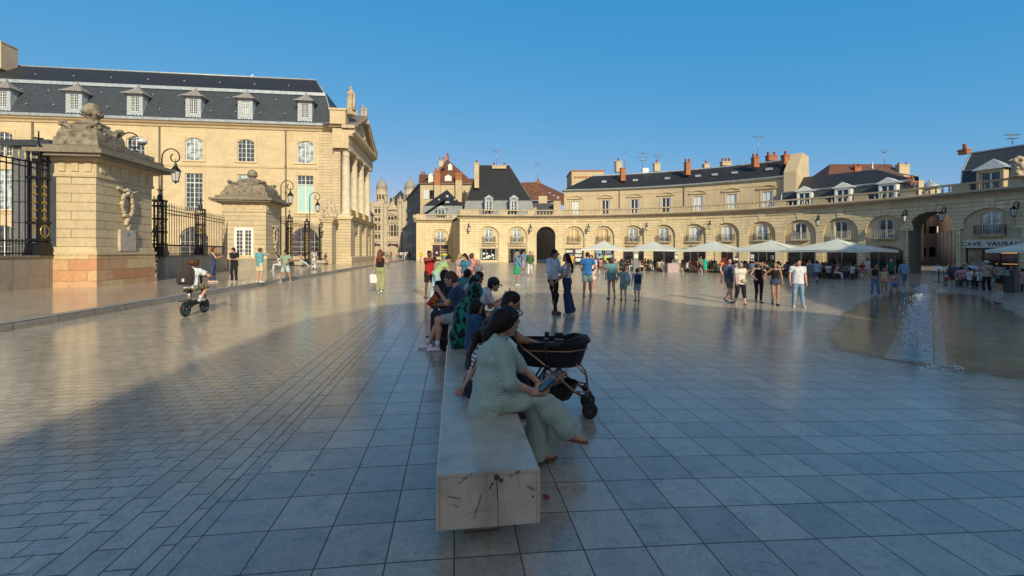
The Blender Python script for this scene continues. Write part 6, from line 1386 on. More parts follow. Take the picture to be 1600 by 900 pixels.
        mk("headscarf" if st == 'hood' else "hair", P_, hm, .03, cu, .004 if not tiny else 0, hh=min(h, .014) if not tiny else h)
    if extra and 'cap' in extra:
        cc = extra['cap']; mk("cap", [EL(HH(0, -.012, .035), tuple(np.array((.092, .11, .098)) * hs_), Rh)], cloth(cc), .02, [(HH(0, 0, .02), Rh @ A3(0, 0, -1))]); mk("cap_peak", [C(HH(0, .08, .035), HH(0, .155, .02), .012, .010, 5.5)], cloth(cc), .01, hh=.01)
    if extra and 'hat' in extra:
        mk("sun_hat", [EL(HH(0, -.01, .05), (.10, .115, .09), Rh), EL(HH(0, -.01, .035), (.20, .21, .022), Rh)], cloth(extra['hat']), .02, [(HH(0, 0, .012), Rh @ A3(0, 0, -1))], .003)
    if not tiny and eyes:
        m = MB()
        for s in (-1, 1): p = HH(s * .030, .0835, .012) * k; m.ball(p, .010 * k, 6)
        link("eyes", m.mesh("eyes", plain("dark eyes", (.03, .022, .02), .3, 0, .1)), root)
        m = MB(); a_, b_ = HH(-.02, .0985, -.052) * k, HH(.02, .0985, -.052) * k; m.tube([a_, (Vector(a_) + Vector(b_)) / 2 + Vector(Rh @ A3(0, .004, 0)), b_], .0055 * k, 5); link("lips", m.mesh("lips", plain("lips", (.30, .10, .08), .5, 0, .1)), root)
    root["j"] = 1; del root["j"]
    J = dict(k=k, sh=sh, el=eld, wr=wr, kn=kn, an=an, pel=pel, nk=nk, hc=hc, Rs=Rs, Rh=Rh, chs=chs, fd=fd, root=root)
    def wp(p): return Vector(loc) + Matrix.Rotation(math.radians(yaw), 3, 'Z') @ Vector(np.array(p) * k)
    J['w'] = wp; J['mk'] = mk; J['S'] = S_; J['parts'] = out; return J
def pstrip(o, prims, k, N_=60):
    "stripe coordinate running round the nearest limb, unwrapped face by face"
    me = o.data; n = len(me.vertices); co = np.empty(n * 3, np.float32); me.vertices.foreach_get("co", co); co = co.reshape(-1, 3); best = np.full(n, 9.); val = np.zeros(n)
    for _, a, b, ra, rb, sx, cap in [p for p in prims if p[0] == 'c']:
        a, b = a * k, b * k; ax = (b - a) / (np.linalg.norm(b - a) + 1e-9); t = np.clip((co - a) @ ax, 0, np.linalg.norm(b - a)); q = co - a - t[:, None] * ax; d = np.linalg.norm(q, axis=1) - (ra + rb) / 2 * k
        u = np.cross(ax, A3(0, 0, 1) if abs(ax[2]) < .8 else A3(1, 0, 0)); u /= np.linalg.norm(u); v = np.cross(ax, u); th = np.arctan2(q @ v, q @ u) / (2 * math.pi) * round(2 * math.pi * (ra + rb) / 2 * k / .0135); m = d < best; val[m] = th[m]; best[m] = d[m]
        # remember period per vertex
        if 'per' not in locals(): per = np.ones(n)
        per[m] = round(2 * math.pi * (ra + rb) / 2 * k / .0135)
    at = me.attributes.new("strip", 'FLOAT', 'CORNER'); li = np.empty(len(me.loops), np.int32); me.loops.foreach_get("vertex_index", li); f = li.reshape(-1, 4); V_ = val[f]; Pp = per[f]; r0 = V_[:, :1]
    same = (Pp == Pp[:, :1]); V2 = V_ - np.where(same, np.round((V_ - r0) / Pp) * Pp, 0); V2 = np.where(same, V2, r0); at.data.foreach_set("value", V2.astype(np.float32).ravel())
# ================================================================ benches
STONEB = ashlar("pale polished bench stone", (.50, .45, .35), (.46, .41, .32), (.3, .27, .22), 40, 40, .001, .001, .9, rough=.26, dark=(.20, .165, .12)); STONEB.node_tree.nodes["Principled BSDF"].inputs["Specular IOR Level"].default_value = .5
def bench(label, u0, u1, v0, v1, joints, n_ped=3, marks=False):
    c = UV((u0 + u1) / 2, (v0 + v1) / 2); g = 0.0; r = thing("stone_bench", label, "bench", (c.x, c.y, g)); js = [v0] + joints + [v1]
    for a, b in zip(js, js[1:]):
        m = MB(); cc = UV((u0 + u1) / 2, (a + b) / 2, .30); R = Matrix.Rotation(TH, 3, 'Z'); hx, hy, hz, ch_ = (u1 - u0) / 2, (b - a) / 2 - .002, .15, .008
        pr = [(-hx + ch_, -hz), (hx - ch_, -hz), (hx, -hz + ch_), (hx, hz - ch_), (hx - ch_, hz), (-hx + ch_, hz), (-hx, hz - ch_), (-hx, -hz + ch_)]
        m.prism([cc + R @ Vector((x, -hy, z)) for x, z in pr], R @ Vector((0, 2 * hy, 0))); m.build("stone_block", STONEB, r)
    for i in range(n_ped):
        v = v0 + .28 + (v1 - v0 - .56) * i / max(1, n_ped - 1); m = MB(); m.box(UV((u0 + u1) / 2 - .03, v + .10, .06), (.20, .34, .18), TH); m.build("pedestal", GREYST, r)
    if marks:
        M = lambda u, z: UV(u, v0 - .0025, z)
        def sheet_(nm, polys, mat):
            m = MB()
            for p in polys: m.add([M(*q) for q in p], [tuple(range(len(p)))])
            m.build(nm, mat, r)
        def seg(a, b, w): d = Vector((b[0] - a[0], b[1] - a[1])); n = Vector((-d.y, d.x)).normalized() * w / 2; return [(a[0] - n.x, a[1] - n.y), (b[0] - n.x, b[1] - n.y), (b[0] + n.x, b[1] + n.y), (a[0] + n.x, a[1] + n.y)]
        circ = lambda x, z, q: [(x + q * math.cos(t) * 1.1, z + q * math.sin(t)) for t in [j * .63 for j in range(10)]]
        x0 = u0; RR = random.Random(12)
        def scr(a, b, w, n=16):      # a broken, uneven stroke
            out = []
            for i_ in range(n):
                if RR.random() < .22: continue
                f0, f1 = i_ / n, (i_ + 1.1) / n; j_ = lambda: RR.uniform(-w, w) * .45; p0 = (a[0] + (b[0] - a[0]) * f0 + j_(), a[1] + (b[1] - a[1]) * f0 + j_()); p1 = (a[0] + (b[0] - a[0]) * f1 + j_(), a[1] + (b[1] - a[1]) * f1 + j_()); out.append(seg(p0, p1, w * RR.uniform(.25, .9)))
            return out
        blob = lambda x, z, q: [(x + q * RR.uniform(.75, 1.15) * math.cos(t), z + q * RR.uniform(.75, 1.1) * math.sin(t)) for t in [j * .45 for j in range(14)]]
        sheet_("dark_stain", [blob(x0 + .325, .418, .018), blob(x0 + .350, .402, .013), seg((x0 + .327, .40), (x0 + .331, .30), .005), seg((x0 + .331, .30), (x0 + .334, .155), .003), blob(x0 + .525, .30, .006)], plain("dark stone stain", (.06, .055, .05), .7))
        sheet_("red_scribble", scr((x0 + .05, .335), (x0 + .13, .316), .007) + scr((x0 + .08, .29), (x0 + .12, .272), .005) + scr((x0 + .305, .39), (x0 + .28, .345), .012) + scr((x0 + .18, .238), (x0 + .29, .246), .003), plain("red paint marks", (.20, .06, .055), .8))
        sheet_("chalk_scuff", scr((x0 + .17, .335), (x0 + .185, .30), .010) + scr((x0 + .24, .34), (x0 + .245, .315), .006), plain("white scuff", (.50, .49, .44), .8))
        sheet_("grey_scuff", scr((x0 + .40, .42), (x0 + .455, .442), .018) + scr((x0 + .44, .44), (x0 + .445, .36), .006) + scr((x0 + .50, .36), (x0 + .535, .33), .015) + scr((x0 + .12, .40), (x0 + .19, .450), .014) + scr((x0 + .20, .20), (x0 + .24, .33), .012) + [seg((x0 + .548, .44), (x0 + .548, .155), .003), seg((x0 + .018, .44), (x0 + .018, .155), .003), seg((x0 + .005, .432), (x0 + .56, .432), .002)], plain("grey scuff", (.27, .245, .205), .85))
    return r
UB0, UB1 = -.098, .468; VB0 = 2.40
bench("long pale stone bench in the foreground with scuffed and scribbled end face", UB0, UB1, VB0, 5.75, [2.80, 3.50, 4.4, 5.1], 4, True)
bench("second pale stone bench further back behind the seated group", UB0, UB1, 6.5, 11.2, [7.6, 8.8, 10.0], 4)
def side_bench(label, px, py): c = P(px, py, .17); bench_ = thing("stone_bench", label, "bench", c); m = MB(); m.box(c + Vector((0, .4, .28)), (.9, 1.1, .34), TH); m.build("stone_block", STONEB, bench_); m = MB(); m.box(c + Vector((0, .4, .06)), (.6, .8, .12), TH); m.build("pedestal", LOWWALL, bench_)
def PS(px, py): Y = (H - .17) * F / (py - HY); return Vector(((px - CX) / F * Y, Y, .17))
for lb, px, py in (("small pale block bench under the seated figure in pale jeans", 464, 416), ("small pale block bench under the seated figure in navy by the portico", 501, 413)):
    c = PS(px, py); b_ = thing("stone_bench", lb, "bench", c); m = MB(); m.box(c + Vector((0, .5, .30)), (1.0, 1.3, .32), TH); m.build("stone_block", STONEB, b_); m = MB(); m.box(c + Vector((0, .5, .07)), (.6, .9, .14), TH); m.build("pedestal", LOWWALL, b_)
# ================================================================ the bench sitters
BL = lambda X, Y: (X, Y, gz(X))
# woman in the striped set
TEALC = (.20, .33, .28)
hero = person("woman in pale green striped shirt and wide trousers, seated on the bench with crossed legs", (-.185, 3.36, 0), -80, 1.60, 'f', 'light', ('none', 'dark'), ('roll', TEALC, 'pinstripe'), ('wide', TEALC, 'pinstripe'), None, pz=.58, lean=12, head=(24, 18),
              feet=((-.06, .47, .0), (.02, .72, .19)), hands=((-.02, .46, .66), (.14, .37, .66)), kpole=((0, .6, 1), (0, .5, 1)), epole=((-1, -.6, -1), (.8, -1, -.8)), near=True, ftilt=(0, 12), bare=True, curl=(.7, .6), handdir=((.3, 1, .0), (-.5, 1, -.1)), hnorm=((0, 0, 1), (-.2, .2, 1)), fdir=(5, -6))
k_ = hero['k']; hc, Rh, nk, Rs, pel = hero['hc'], hero['Rh'], hero['nk'], hero['Rs'], hero['pel']
HHh = lambda *q: hc + Rh @ A3(*q)
hero['mk']("hair", [EL(HHh(0, -.015, .02), (.090, .112, .112), Rh), EL(HHh(0, -.05, -.01), (.092, .085, .10), Rh), EL(HHh(.0, -.09, .0), (.075, .07, .085), Rh), C(HHh(0, -.09, -.04), nk + Rs @ A3(.0, -.09, .0), .07, .055), C(nk + Rs @ A3(0, -.09, .0), nk + Rs @ A3(-.12, -.10, -.14), .05, .035), C(nk + Rs @ A3(-.12, -.10, -.14), nk + Rs @ A3(-.20, -.06, -.28), .035, .02)], hairmat('dark'), .03, [(HHh(0, .045, .035), Rh @ A3(0, 1, -.55))], .003, .0085)
tp = hero['parts']['top']; bt_ = hero['parts']['bot']
sh, el, wr, kn, an = [hero[q] for q in ('sh', 'el', 'wr', 'kn', 'an')]
pstrip(tp, [C(pel + A3(0, 0, -.2), hero['chs'], .17, .16), C(hero['chs'], nk, .16, .1), C(sh[0], el[0], .07, .06), C(sh[1], el[1], .07, .06), C(el[0], wr[0], .05, .04), C(el[1], wr[1], .05, .04)], k_)
pstrip(bt_, [C(pel + A3(-.09, 0, 0), kn[0], .1, .095), C(kn[0], an[0], .1, .11), C(pel + A3(.09, 0, 0), kn[1], .1, .095), C(kn[1], an[1], .1, .11)], k_)
m = MB(); o1, o2 = Vector(nk * k_) + Vector((.04, .07, -.02)), Vector(nk * k_) + Vector((.03, -.09, -.02))     # collar
m.tube([Vector((nk + Rs @ A3(.075 * math.sin(q), -.012 + .075 * math.cos(q), -.005 + .02 * math.cos(q))) * k_) for q in [j * .52 for j in range(13)]], .016, 6); link("collar", m.mesh("collar", cloth(TEALC)), hero['root'])
m = MB(); SG = plain("amber sunglasses frame", (.16, .07, .02), .25)
for s in (-1, 1):
    m.tube([Vector(HHh(s * .045 + .032 * math.cos(q), .068 + .0 * math.sin(q), .098 + .022 * math.sin(q)) * k_) for q in [j * .7 for j in range(10)]], .004, 5); m.tube([Vector(HHh(s * .076, .06, .10) * k_), Vector(HHh(s * .094, -.04, .04) * k_)], .0035, 4)
sgr = thing("sunglasses", "amber sunglasses pushed up on the hair of the striped woman", "sunglasses", hero['w'](HHh(0, .07, .10)), math.radians(-80)); me_ = m.mesh("frame", SG); me_.transform(Matrix.Translation(-Vector(HHh(0, .07, .10) * k_))); link("frame", me_, sgr)
# sandals
m = MB()
for i in (0, 1):
    v = Vector(hero['fd'][i]); a_ = Vector((an[i] + A3(0, 0, -.078)) * k_); s_ = v.cross(Vector((0, 0, 1))).normalized(); n_ = s_.cross(v)
    out_ = [a_ + v * (x * k_) + s_ * (y * k_) for x, y in ((-.085, -.02), (-.09, .02), (-.05, .035), (.04, .036), (.12, .042), (.165, .02), (.17, -.01), (.13, -.038), (.04, -.034), (-.05, -.034))]
    m.prism([p - n_ * .004 for p in out_], n_ * .014)
sd_ = m.mesh("sandals", plain("brown leather sole", (.14, .07, .04), .5)); so = link("sandals", sd_, hero['root'])
m = MB()
for i in (0, 1):
    v = Vector(hero['fd'][i]); a_ = Vector((an[i] + A3(0, 0, -.07)) * k_); s_ = v.cross(Vector((0, 0, 1))).normalized(); n_ = s_.cross(v)
    m.tube([a_ + v * .135 + n_ * .01, a_ + v * .10 + n_ * .038, a_ + v * .03 - s_ * .036 + n_ * .03], .0055, 5); m.tube([a_ + v * .10 + n_ * .04, a_ + v * .03 + s_ * .038 + n_ * .03], .0055, 5); m.tube([a_ + v * .02 - s_ * .042 + n_ * .02, a_ + v * .01 + n_ * .075, a_ + v * .02 + s_ * .042 + n_ * .02], .005, 5)
link("strap", m.mesh("strap", plain("pale sandal strap", (.55, .42, .36), .4)), so)
ph = thing("phone", "dark phone held in the striped woman's hand above her knee", "phone", hero['w'](wr[1] + A3(-.03, .10, .045)), math.radians(-60))
m = MB(); m.box((0, 0, 0), (.075, .150, .009), R=Matrix.Rotation(.5, 3, 'X')); m.build("phone_body", plain("black phone shell", (.02, .025, .03), .2), ph, False); m = MB(); m.box((0, -.002, .0055), (.068, .140, .002), R=Matrix.Rotation(.5, 3, 'X')); m.build("phone_screen", glass("phone screen", (.06, .09, .10), .08), ph, False)
bagp = hero['w'](A3(.10, .16, .60)); bg_ = thing("handbag", "small tan leather bag on the striped woman's lap", "handbag", bagp, math.radians(-80)); m = MB()
m.lathe((0, 0, 0), [(.02, -.055), (.06, -.05), (.075, -.02), (.075, .03), (.05, .05)], 14, sx=.55, sy=1.35); m.build("bag_body", plain("tan leather", (.27, .105, .035), .45, 0, .3, 9, .01), bg_, False)
m = MB(); inv = Matrix.Rotation(math.radians(80), 3, 'Z'); pts = [hero['w'](q) for q in (A3(.10, .12, .62), pel + Rs @ A3(.13, .10, .28), nk + Rs @ A3(.10, .07, -.04), nk + Rs @ A3(.075, -.03, .022), nk + Rs @ A3(.0, -.125, -.10), pel + Rs @ A3(-.10, -.165, .2))]; m.tube([inv @ (p - bagp) for p in pts], .008, 6); m.build("strap", plain("tan leather", (.27, .105, .035), .45, 0, .3, 9, .01), bg_, False)
# girl with pony tail
g_ = person("ponytailed girl in black and white striped top leaning on the bench top", (-.34, 3.74, 0), -76, 1.20, 'f', 'light', ('pony', 'dark'), ('tank', (.62, .62, .58), 'rings'), ('shorts', (.03, .03, .04)), (.5, .5, .5), pz=.735, lean=20, side=-8, head=(10, 20),
            feet=((-.10, .6, .12), (.12, .6, .1)), hands=((-.05, .45, .78), (.22, -.22, .675)), kpole=((0, .6, 1), (0, .6, 1)), epole=((-1, 0, -1), (.2, -1, .1)), near=True, handdir=(None, (.9, -.45, -.05)), hnorm=(None, (0, 0, -1)), curl=(.4, .12))
m_ = person("man in black t-shirt bent forward on the bench beside the pram, short black hair", (-.36, 4.55, 0), -84, 1.76, 'm', 'tan', ('short', 'black'), ('tee', (.009, .010, .012)), ('trousers', (.008, .010, .016)), (.06, .06, .07), pz=.54, lean=30, head=(0, 16),
            feet=((-.16, .50, 0), (.18, .52, 0)), hands=((-.02, .62, .66), (.06, .66, .68)), kpole=((-.3, .5, 1), (.3, .5, 1)), near=True, curl=(1.0, 1.0))
sc_ = person("small child with dark bob in blue jacket squeezed between the bench sitters", (-.47, 5.15, 0), -60, 1.08, 'm', 'light', ('bob', 'black'), ('long', (.012, .065, .13)), ('trousers', (.03, .03, .05)), (.3, .3, .3), pz=.96, lean=6, head=(0, 5), feet=((-.1, .45, .35), (.1, .45, .35)), hands=((-.2, .3, 1.0), (.22, .2, 1.0)), kpole=((0, .6, 1), (0, .6, 1)), near=True)
gw = person("seated woman in green and black leopard patterned headscarf and shawl", (-.56, 5.62, 0), -50, 1.62, 'f', 'tan', ('hood', (.0, .17, .105), 'leopard'), ('long', (.010, .010, .012)), ('skirt', (.010, .010, .013)), (.03, .03, .03), pz=.57, lean=8, head=(0, 12), feet=((-.1, .48, 0), (.1, .48, 0)), hands=((-.15, .4, .72), (.18, .35, .72)), kpole=((0, .6, 1), (0, .6, 1)), near=True)
p_, R_, n_ = gw['pel'], gw['Rs'], gw['nk']
gw['mk']("shawl", [C(n_ + R_ @ A3(0, -.05, -.02), n_ + R_ @ A3(0, -.10, -.18), .09, .13, 1.3), C(n_ + R_ @ A3(0, -.10, -.18), p_ + A3(.03, -.19, .06), .13, .10, 1.3), C(p_ + A3(.03, -.19, .06), p_ + A3(.03, -.24, -.20), .10, .025, 1.2)], cloth((.0, .17, .105), 'leopard'), .05, (), .006)
nm = person("man in navy t-shirt and grey shorts seated facing left, eating crisps", (-.80, 7.42, 0), 96, 1.78, 'm', 'light', ('short', 'brown'), ('tee', (.018, .055, .125)), ('shorts', (.26, .30, .30)), (.62, .64, .66), pz=.55, lean=16, head=(-8, 20), feet=((-.05, .45, 0), (.16, .62, 0)), hands=((-.04, .42, .98), (.06, .46, .74)), kpole=((0, .6, 1), (0, .6, 1)), near=True, curl=(.9, .7))
m = MB()
for i in (0, 1): a_ = Vector(nm['an'][i] * nm['k']); m.tube([a_ + Vector((0, -.005, .0)), a_ + Vector((0, .0, .09))], [.045, .044], 10)
link("socks", m.mesh("socks", cloth((.62, .64, .68))), nm['root'])
cp = nm['w'](A3(.0, .50, .82)); cb = thing("crisp_packet", "red crisp packet held by the man in navy", "packet", cp, .6); m = MB(); Rr = Matrix.Rotation(.7, 3, 'Y'); vs_ = []
for z, w_, t_ in ((-.12, .07, .004), (-.09, .075, .02), (0, .07, .032), (.07, .07, .025), (.11, .078, .02)):
    vs_ += [Rr @ Vector((x * w_, y * t_, z)) for x, y in ((-1, 0), (-.5, -1), (.5, -1), (1, 0), (.5, 1), (-.5, 1))]
m.add(vs_, [tuple(range(6))] + [(i * 6 + j, i * 6 + (j + 1) % 6, i * 6 + 6 + (j + 1) % 6, i * 6 + 6 + j) for i in range(4) for j in range(6)], None, 0, True); m.build("packet_body", plain("red foil", (.42, .02, .02), .3, .2, .3, 12), cb, False)
m = MB(); m.box(Rr @ Vector((0, -.033, -.02)), (.06, .004, .035), R=Rr); m.box(Rr @ Vector((0, -.031, .05)), (.08, .004, .045), R=Rr); m.build("packet_print", plain("yellow crisp picture", (.5, .28, .06), .4, 0, .6, 30), cb, False)
def backpack(label, loc, rz, w, h_, d, col, lean_=0.0, mark=None, straps=True):
    r = thing("backpack", label, "backpack", loc, rz); m = MB(); Rl = Matrix.Rotation(lean_, 3, 'X'); vs_ = []; n = 14
    for z, s_ in ((0, .82), (.08, 1), (.45, 1.03), (.75, .95), (.92, .72), (1, .35)):
        for j in range(n): q = 2 * math.pi * j / n; cs, sn = math.cos(q), math.sin(q); e = lambda v: math.copysign(abs(v) ** .6, v); vs_.append(Rl @ Vector((e(cs) * w / 2 * s_, e(sn) * d / 2 * s_, (z) * h_)))
    m.add(vs_, [tuple(range(n))[::-1], tuple(range(5 * n, 6 * n))] + [(i * n + j, i * n + (j + 1) % n, (i + 1) * n + (j + 1) % n, (i + 1) * n + j) for i in range(5) for j in range(n)], None, 0, True); m.build("bag_body", cloth(col), r, False)
    m = MB(); m.box(Rl @ Vector((0, -d / 2 - .02, h_ * .3)), (w * .72, .06, h_ * .42), R=Rl); m.build("front_pocket", cloth(tuple(q * .8 for q in col)), r, False)
    if straps: m = MB(); [m.tube([Rl @ Vector((s * w * .25, d / 2 * .9, h_ * .05)), Rl @ Vector((s * w * .3, d / 2 + .05, h_ * .5)), Rl @ Vector((s * w * .2, d / 2 * .8, h_ * .93))], .016, 5) for s in (-1, 1)]; m.build("strap", cloth((.02, .02, .02)), r, False)
    if mark: m = MB(); m.box(Rl @ Vector((.0 + w * .12, -d / 2 - .052, h_ * .22)), (w * .16, .004, h_ * .16), R=Rl); m.build("badge", cloth(mark), r, False)
    return r
backpack("black backpack standing on the ground under the man in navy", (-1.12, 7.42, 0), .3, .30, .42, .18, (.012, .013, .016)); backpack("dark brown backpack tucked under the second bench", (-.92, 7.75, 0), 1.2, .30, .40, .20, (.045, .02, .014))
wm = person("man in white t-shirt and black cap bent over his phone on the second bench", (-.74, 7.75, 0), -80, 1.76, 'm', 'light', ('short', 'black'), ('tee', (.50, .54, .58)), ('shorts', (.35, .2, .22)), (.3, .3, .3), pz=.55, lean=40, head=(0, 8), feet=((-.14, .45, 0), (.14, .5, 0)), hands=((-.03, .56, .80), (.06, .60, .86)), kpole=((-.2, .5, 1), (.2, .5, 1)), near=True, extra={'cap': (.02, .03, .035)}, curl=(.8, .8))
hp_ = thing("phone", "phone held up by the man in white with the black cap", "phone", wm['w'](A3(.03, .70, .92)), -1.4); m = MB(); m.box((0, 0, 0), (.07, .008, .145)); m.build("phone_body", plain("black phone shell", (.02, .025, .03), .2), hp_, False); m = MB(); m.box((0, -.006, 0), (.06, .003, .13)); m.build("phone_screen", glass("phone screen", (.06, .09, .10), .08), hp_, False)
person("woman in pink vest and slate cap seated behind the man in white", (-.98, 8.6, 0), -75, 1.64, 'f', 'light', ('bob', 'black'), ('tank', (.46, .24, .28)), ('shorts', (.05, .06, .10)), (.4, .4, .4), pz=.56, lean=24, head=(0, 22), feet=((-.14, .5, 0), (.14, .5, 0)), hands=((-.1, .5, .75), (.1, .5, .75)), kpole=((-.2, .5, 1), (.2, .5, 1)), extra={'cap': (.05, .085, .095)})
person("man in pale blue shirt stooping on the second bench, dark short hair", (-1.10, 9.5, 0), -75, 1.76, 'm', 'tan', ('short', 'dark'), ('tee', (.36, .44, .55)), ('shorts', (.02, .03, .09)), (.3, .3, .3), pz=.55, lean=36, head=(0, 12), feet=((-.14, .5, 0), (.14, .5, 0)), hands=((-.1, .5, .75), (.1, .5, .75)), kpole=((-.2, .5, 1), (.2, .5, 1)))
person("woman with curly black hair in teal top at the far end of the second bench", (-1.18, 10.4, 0), -30, 1.66, 'f', 'tan', ('bob', 'black'), ('tee', (.06, .17, .20)), ('trousers', (.02, .03, .05)), (.3, .3, .3), pz=.56, lean=18, head=(0, 25), feet=((-.14, .5, 0), (.14, .5, 0)), hands=((-.1, .5, .75), (.1, .5, .75)), kpole=((-.2, .5, 1), (.2, .5, 1)))
person("seated person in black hood with back turned, left of the second bench sitters", (-1.38, 9.3, 0), 20, 1.66, 'f', 'tan', ('hood', (.012, .012, .015)), ('long', (.012, .012, .015)), ('trousers', (.012, .012, .015)), (.05, .05, .05), pz=.56, lean=16, head=(0, 10), feet=((-.14, .5, 0), (.14, .5, 0)), hands=((-.1, .4, .75), (.1, .4, .75)), kpole=((-.2, .5, 1), (.2, .5, 1)))
person("older person with dark hair seated behind the man in navy", (-1.02, 8.2, 0), 60, 1.66, 'm', 'light', ('bob', 'dark'), ('long', (.02, .02, .03)), ('trousers', (.02, .03, .05)), (.05, .05, .05), pz=.56, lean=14, head=(0, 20), feet=((-.14, .5, 0), (.14, .5, 0)), hands=((-.1, .4, .75), (.1, .4, .75)), kpole=((-.2, .5, 1), (.2, .5, 1)))
# ================================================================ standing and walking people
W1 = dict(feet=((-.09, -.22, .06), (.09, .26, 0)), ftilt=(28, -12), hands=(('hang', .14), ('hang', -.16)))
W2 = dict(feet=((-.09, .24, 0), (.09, -.22, .06)), ftilt=(-12, 28), hands=(('hang', -.14), ('hang', .14)))
person("woman in strapless black top and olive trousers walking away with a white bag", P(594, 457.5), 3, 1.76, 'f', 'light', ('long', 'red'), ('tube', (.012, .012, .015)), ('wide', (.30, .30, .16)), (.6, .6, .58), feet=((-.08, .1, 0), (.08, -.08, .03)), ftilt=(0, 15), hands=(('hang', .02), (.30, .05, 1.02)))
sb = thing("shopping_bag", "white paper shopping bag carried by the woman walking away", "bag", P(586, 457.5) + Vector((-.05, 0, .40)), .1); m = MB(); m.frus((0, 0, 0), (.26, .10), (.28, .13), .34); m.build("bag_body", plain("white paper", (.62, .66, .66), .5, 0, .1), sb, False); m = MB(); m.tube([(-.07, .0, .33), (-.06, 0, .43), (.0, 0, .47), (.06, 0, .43), (.07, 0, .33)], .006, 5); m.build("handle", WHITEP, sb, False)
rw = person("woman in red top and black shorts raising a camera to her face", P(671, 465.5), -140, 1.70, 'f', 'brown', ('bun', 'black'), ('tee', (.36, .015, .018)), ('shorts', (.012, .012, .014)), (.10, .06, .05), feet=((-.17, 0, 0), (.17, .05, 0)), hands=((-.05, .30, 1.42), (.05, .32, 1.42)), epole=((-1, 0, -.2), (1, 0, -.2)), curl=(.8, .8), head=(10, 0))
cm = thing("camera", "small dark camera held up by the woman in red", "camera", rw['w'](A3(0, .37, 1.47)), math.radians(-140)); m = MB(); m.box((0, 0, 0), (.11, .05, .07)); m.lathe((0, .03, 0), [(.028, 0), (.03, .05)], 10, R=Matrix.Rotation(-math.pi / 2, 3, 'X')); m.build("camera_body", plain("black camera shell", (.02, .02, .02), .4), cm, False)
person("woman in lime green top and pale jeans leaning over the bench sitters", P(681, 467), -70, 1.68, 'f', 'light', ('topbun', 'black'), ('tee', (.33, .48, .20)), ('wide', (.30, .44, .50)), (.1, .14, .2), lean=42, head=(0, 20), feet=((-.1, -.1, 0), (.1, .1, 0)), hands=((-.12, .62, .85), (.12, .55, .82)))
person("woman with long dark hair in blue top standing behind the bench", P(728, 470), 150, 1.62, 'f', 'light', ('long', 'dark'), ('tee', (.05, .16, .25)), ('trousers', (.03, .03, .05)), (.3, .3, .3), hands=((-.15, .3, 1.0), (.15, .3, 1.0)), head=(0, 25))
person("person in coral pink top standing behind the long-haired woman", P(737, 458), -20, 1.62, 'f', 'pink', ('bob', 'brown'), ('tee', (.60, .22, .20)), ('shorts', (.4, .4, .4)), (.3, .3, .3))
person("woman in pale floral top standing behind the bench, left of the long-haired woman", P(717, 462), -60, 1.60, 'f', 'light', ('bob', 'blond'), ('tee', (.60, .42, .34)), ('trousers', (.3, .3, .3)), (.3, .3, .3), head=(0, 20))
person("grey haired child like figure with striped top beyond the bench end", P(747, 462), 180, 1.35, 'f', 'light', ('bob', 'grey'), ('tee', (.2, .22, .25), 'rings'), ('trousers', (.05, .05, .06)), (.3, .3, .3), head=(0, 12))
person("woman in blue denim jacket and bright green skirt standing in profile", P(807.5, 446), -95, 1.70, 'f', 'tan', ('long', 'grey'), ('long', (.10, .22, .36)), ('minis', (.01, .32, .12)), (.5, .6, .62), hands=((-.08, .28, .95), (.1, .26, .95)))
person("person in dark green jacket and white trousers walking toward the viewer", P(828, 431), 172, 1.75, 'm', 'light', ('short', 'dark'), ('long', (.06, .12, .05)), ('trousers', (.55, .57, .58)), (.2, .2, .2), **W1)
mb_ = person("man in pale blue shirt with rolled sleeves and black trousers, facing the woman in jeans", P(864, 490.5), -125, 1.80, 'm', 'tan', ('short', 'dark'), ('shirt', (.42, .52, .68)), ('slim', (.010, .011, .014)), (.07, .035, .025), feet=((-.10, .02, 0), (.12, .16, 0)), hands=(('hang', .16), ('hang', .05)), head=(5, 12), near=True)
person("long-haired woman in white top and wide navy jeans facing the man in pale blue", P(886, 491.5), 100, 1.69, 'f', 'tan', ('long', 'dark'), ('tank', (.55, .60, .62)), ('wide', (.012, .035, .10)), (.50, .56, .60), feet=((-.10, .0, 0), (.10, -.16, 0)), hands=((-.14, .28, 1.0), (.14, .24, 1.02)), head=(0, -4), near=True)
person("man in royal blue t-shirt and grey green shorts seen from behind", P(918, 463.5), -8, 1.80, 'm', 'tan', ('short', 'dark'), ('tee', (.025, .13, .36)), ('shorts', (.20, .27, .27)), (.15, .22, .25), feet=((-.14, .0, 0), (.12, .06, 0)), hands=((-.2, .22, 1.0), (.25, .2, 1.05)), head=(0, 20))
person("woman in white dress top half hidden behind the man in royal blue", P(924.5, 457), 150, 1.70, 'f', 'pink', ('bob', 'red'), ('tee', (.62, .60, .56)), ('minis', (.62, .52, .46)), (.5, .4, .35), head=(0, 15))
mw = person("woman in teal top and pink shorts walking away holding a child's hand", P(955.5, 468), 4, 1.62, 'f', 'light', ('bob', 'brown'), ('tee', (.11, .25, .28)), ('hotpants', (.42, .33, .40)), (.2, .15, .15), fat=1.12, feet=((-.08, .14, 0), (.08, -.14, .04)), ftilt=(0, 20), hands=(('hang',), (.30, .1, .90)))
person("child in pale green shirt and shorts walking away, blue jacket over one shoulder", P(974, 469), -4, 1.26, 'm', 'light', ('short', 'brown'), ('tee', (.20, .33, .28)), ('shorts', (.17, .28, .27)), (.15, .05, .05), hands=((-.34, .08, 1.0), ('hang',)), feet=((-.1, .08, 0), (.1, -.06, 0)))
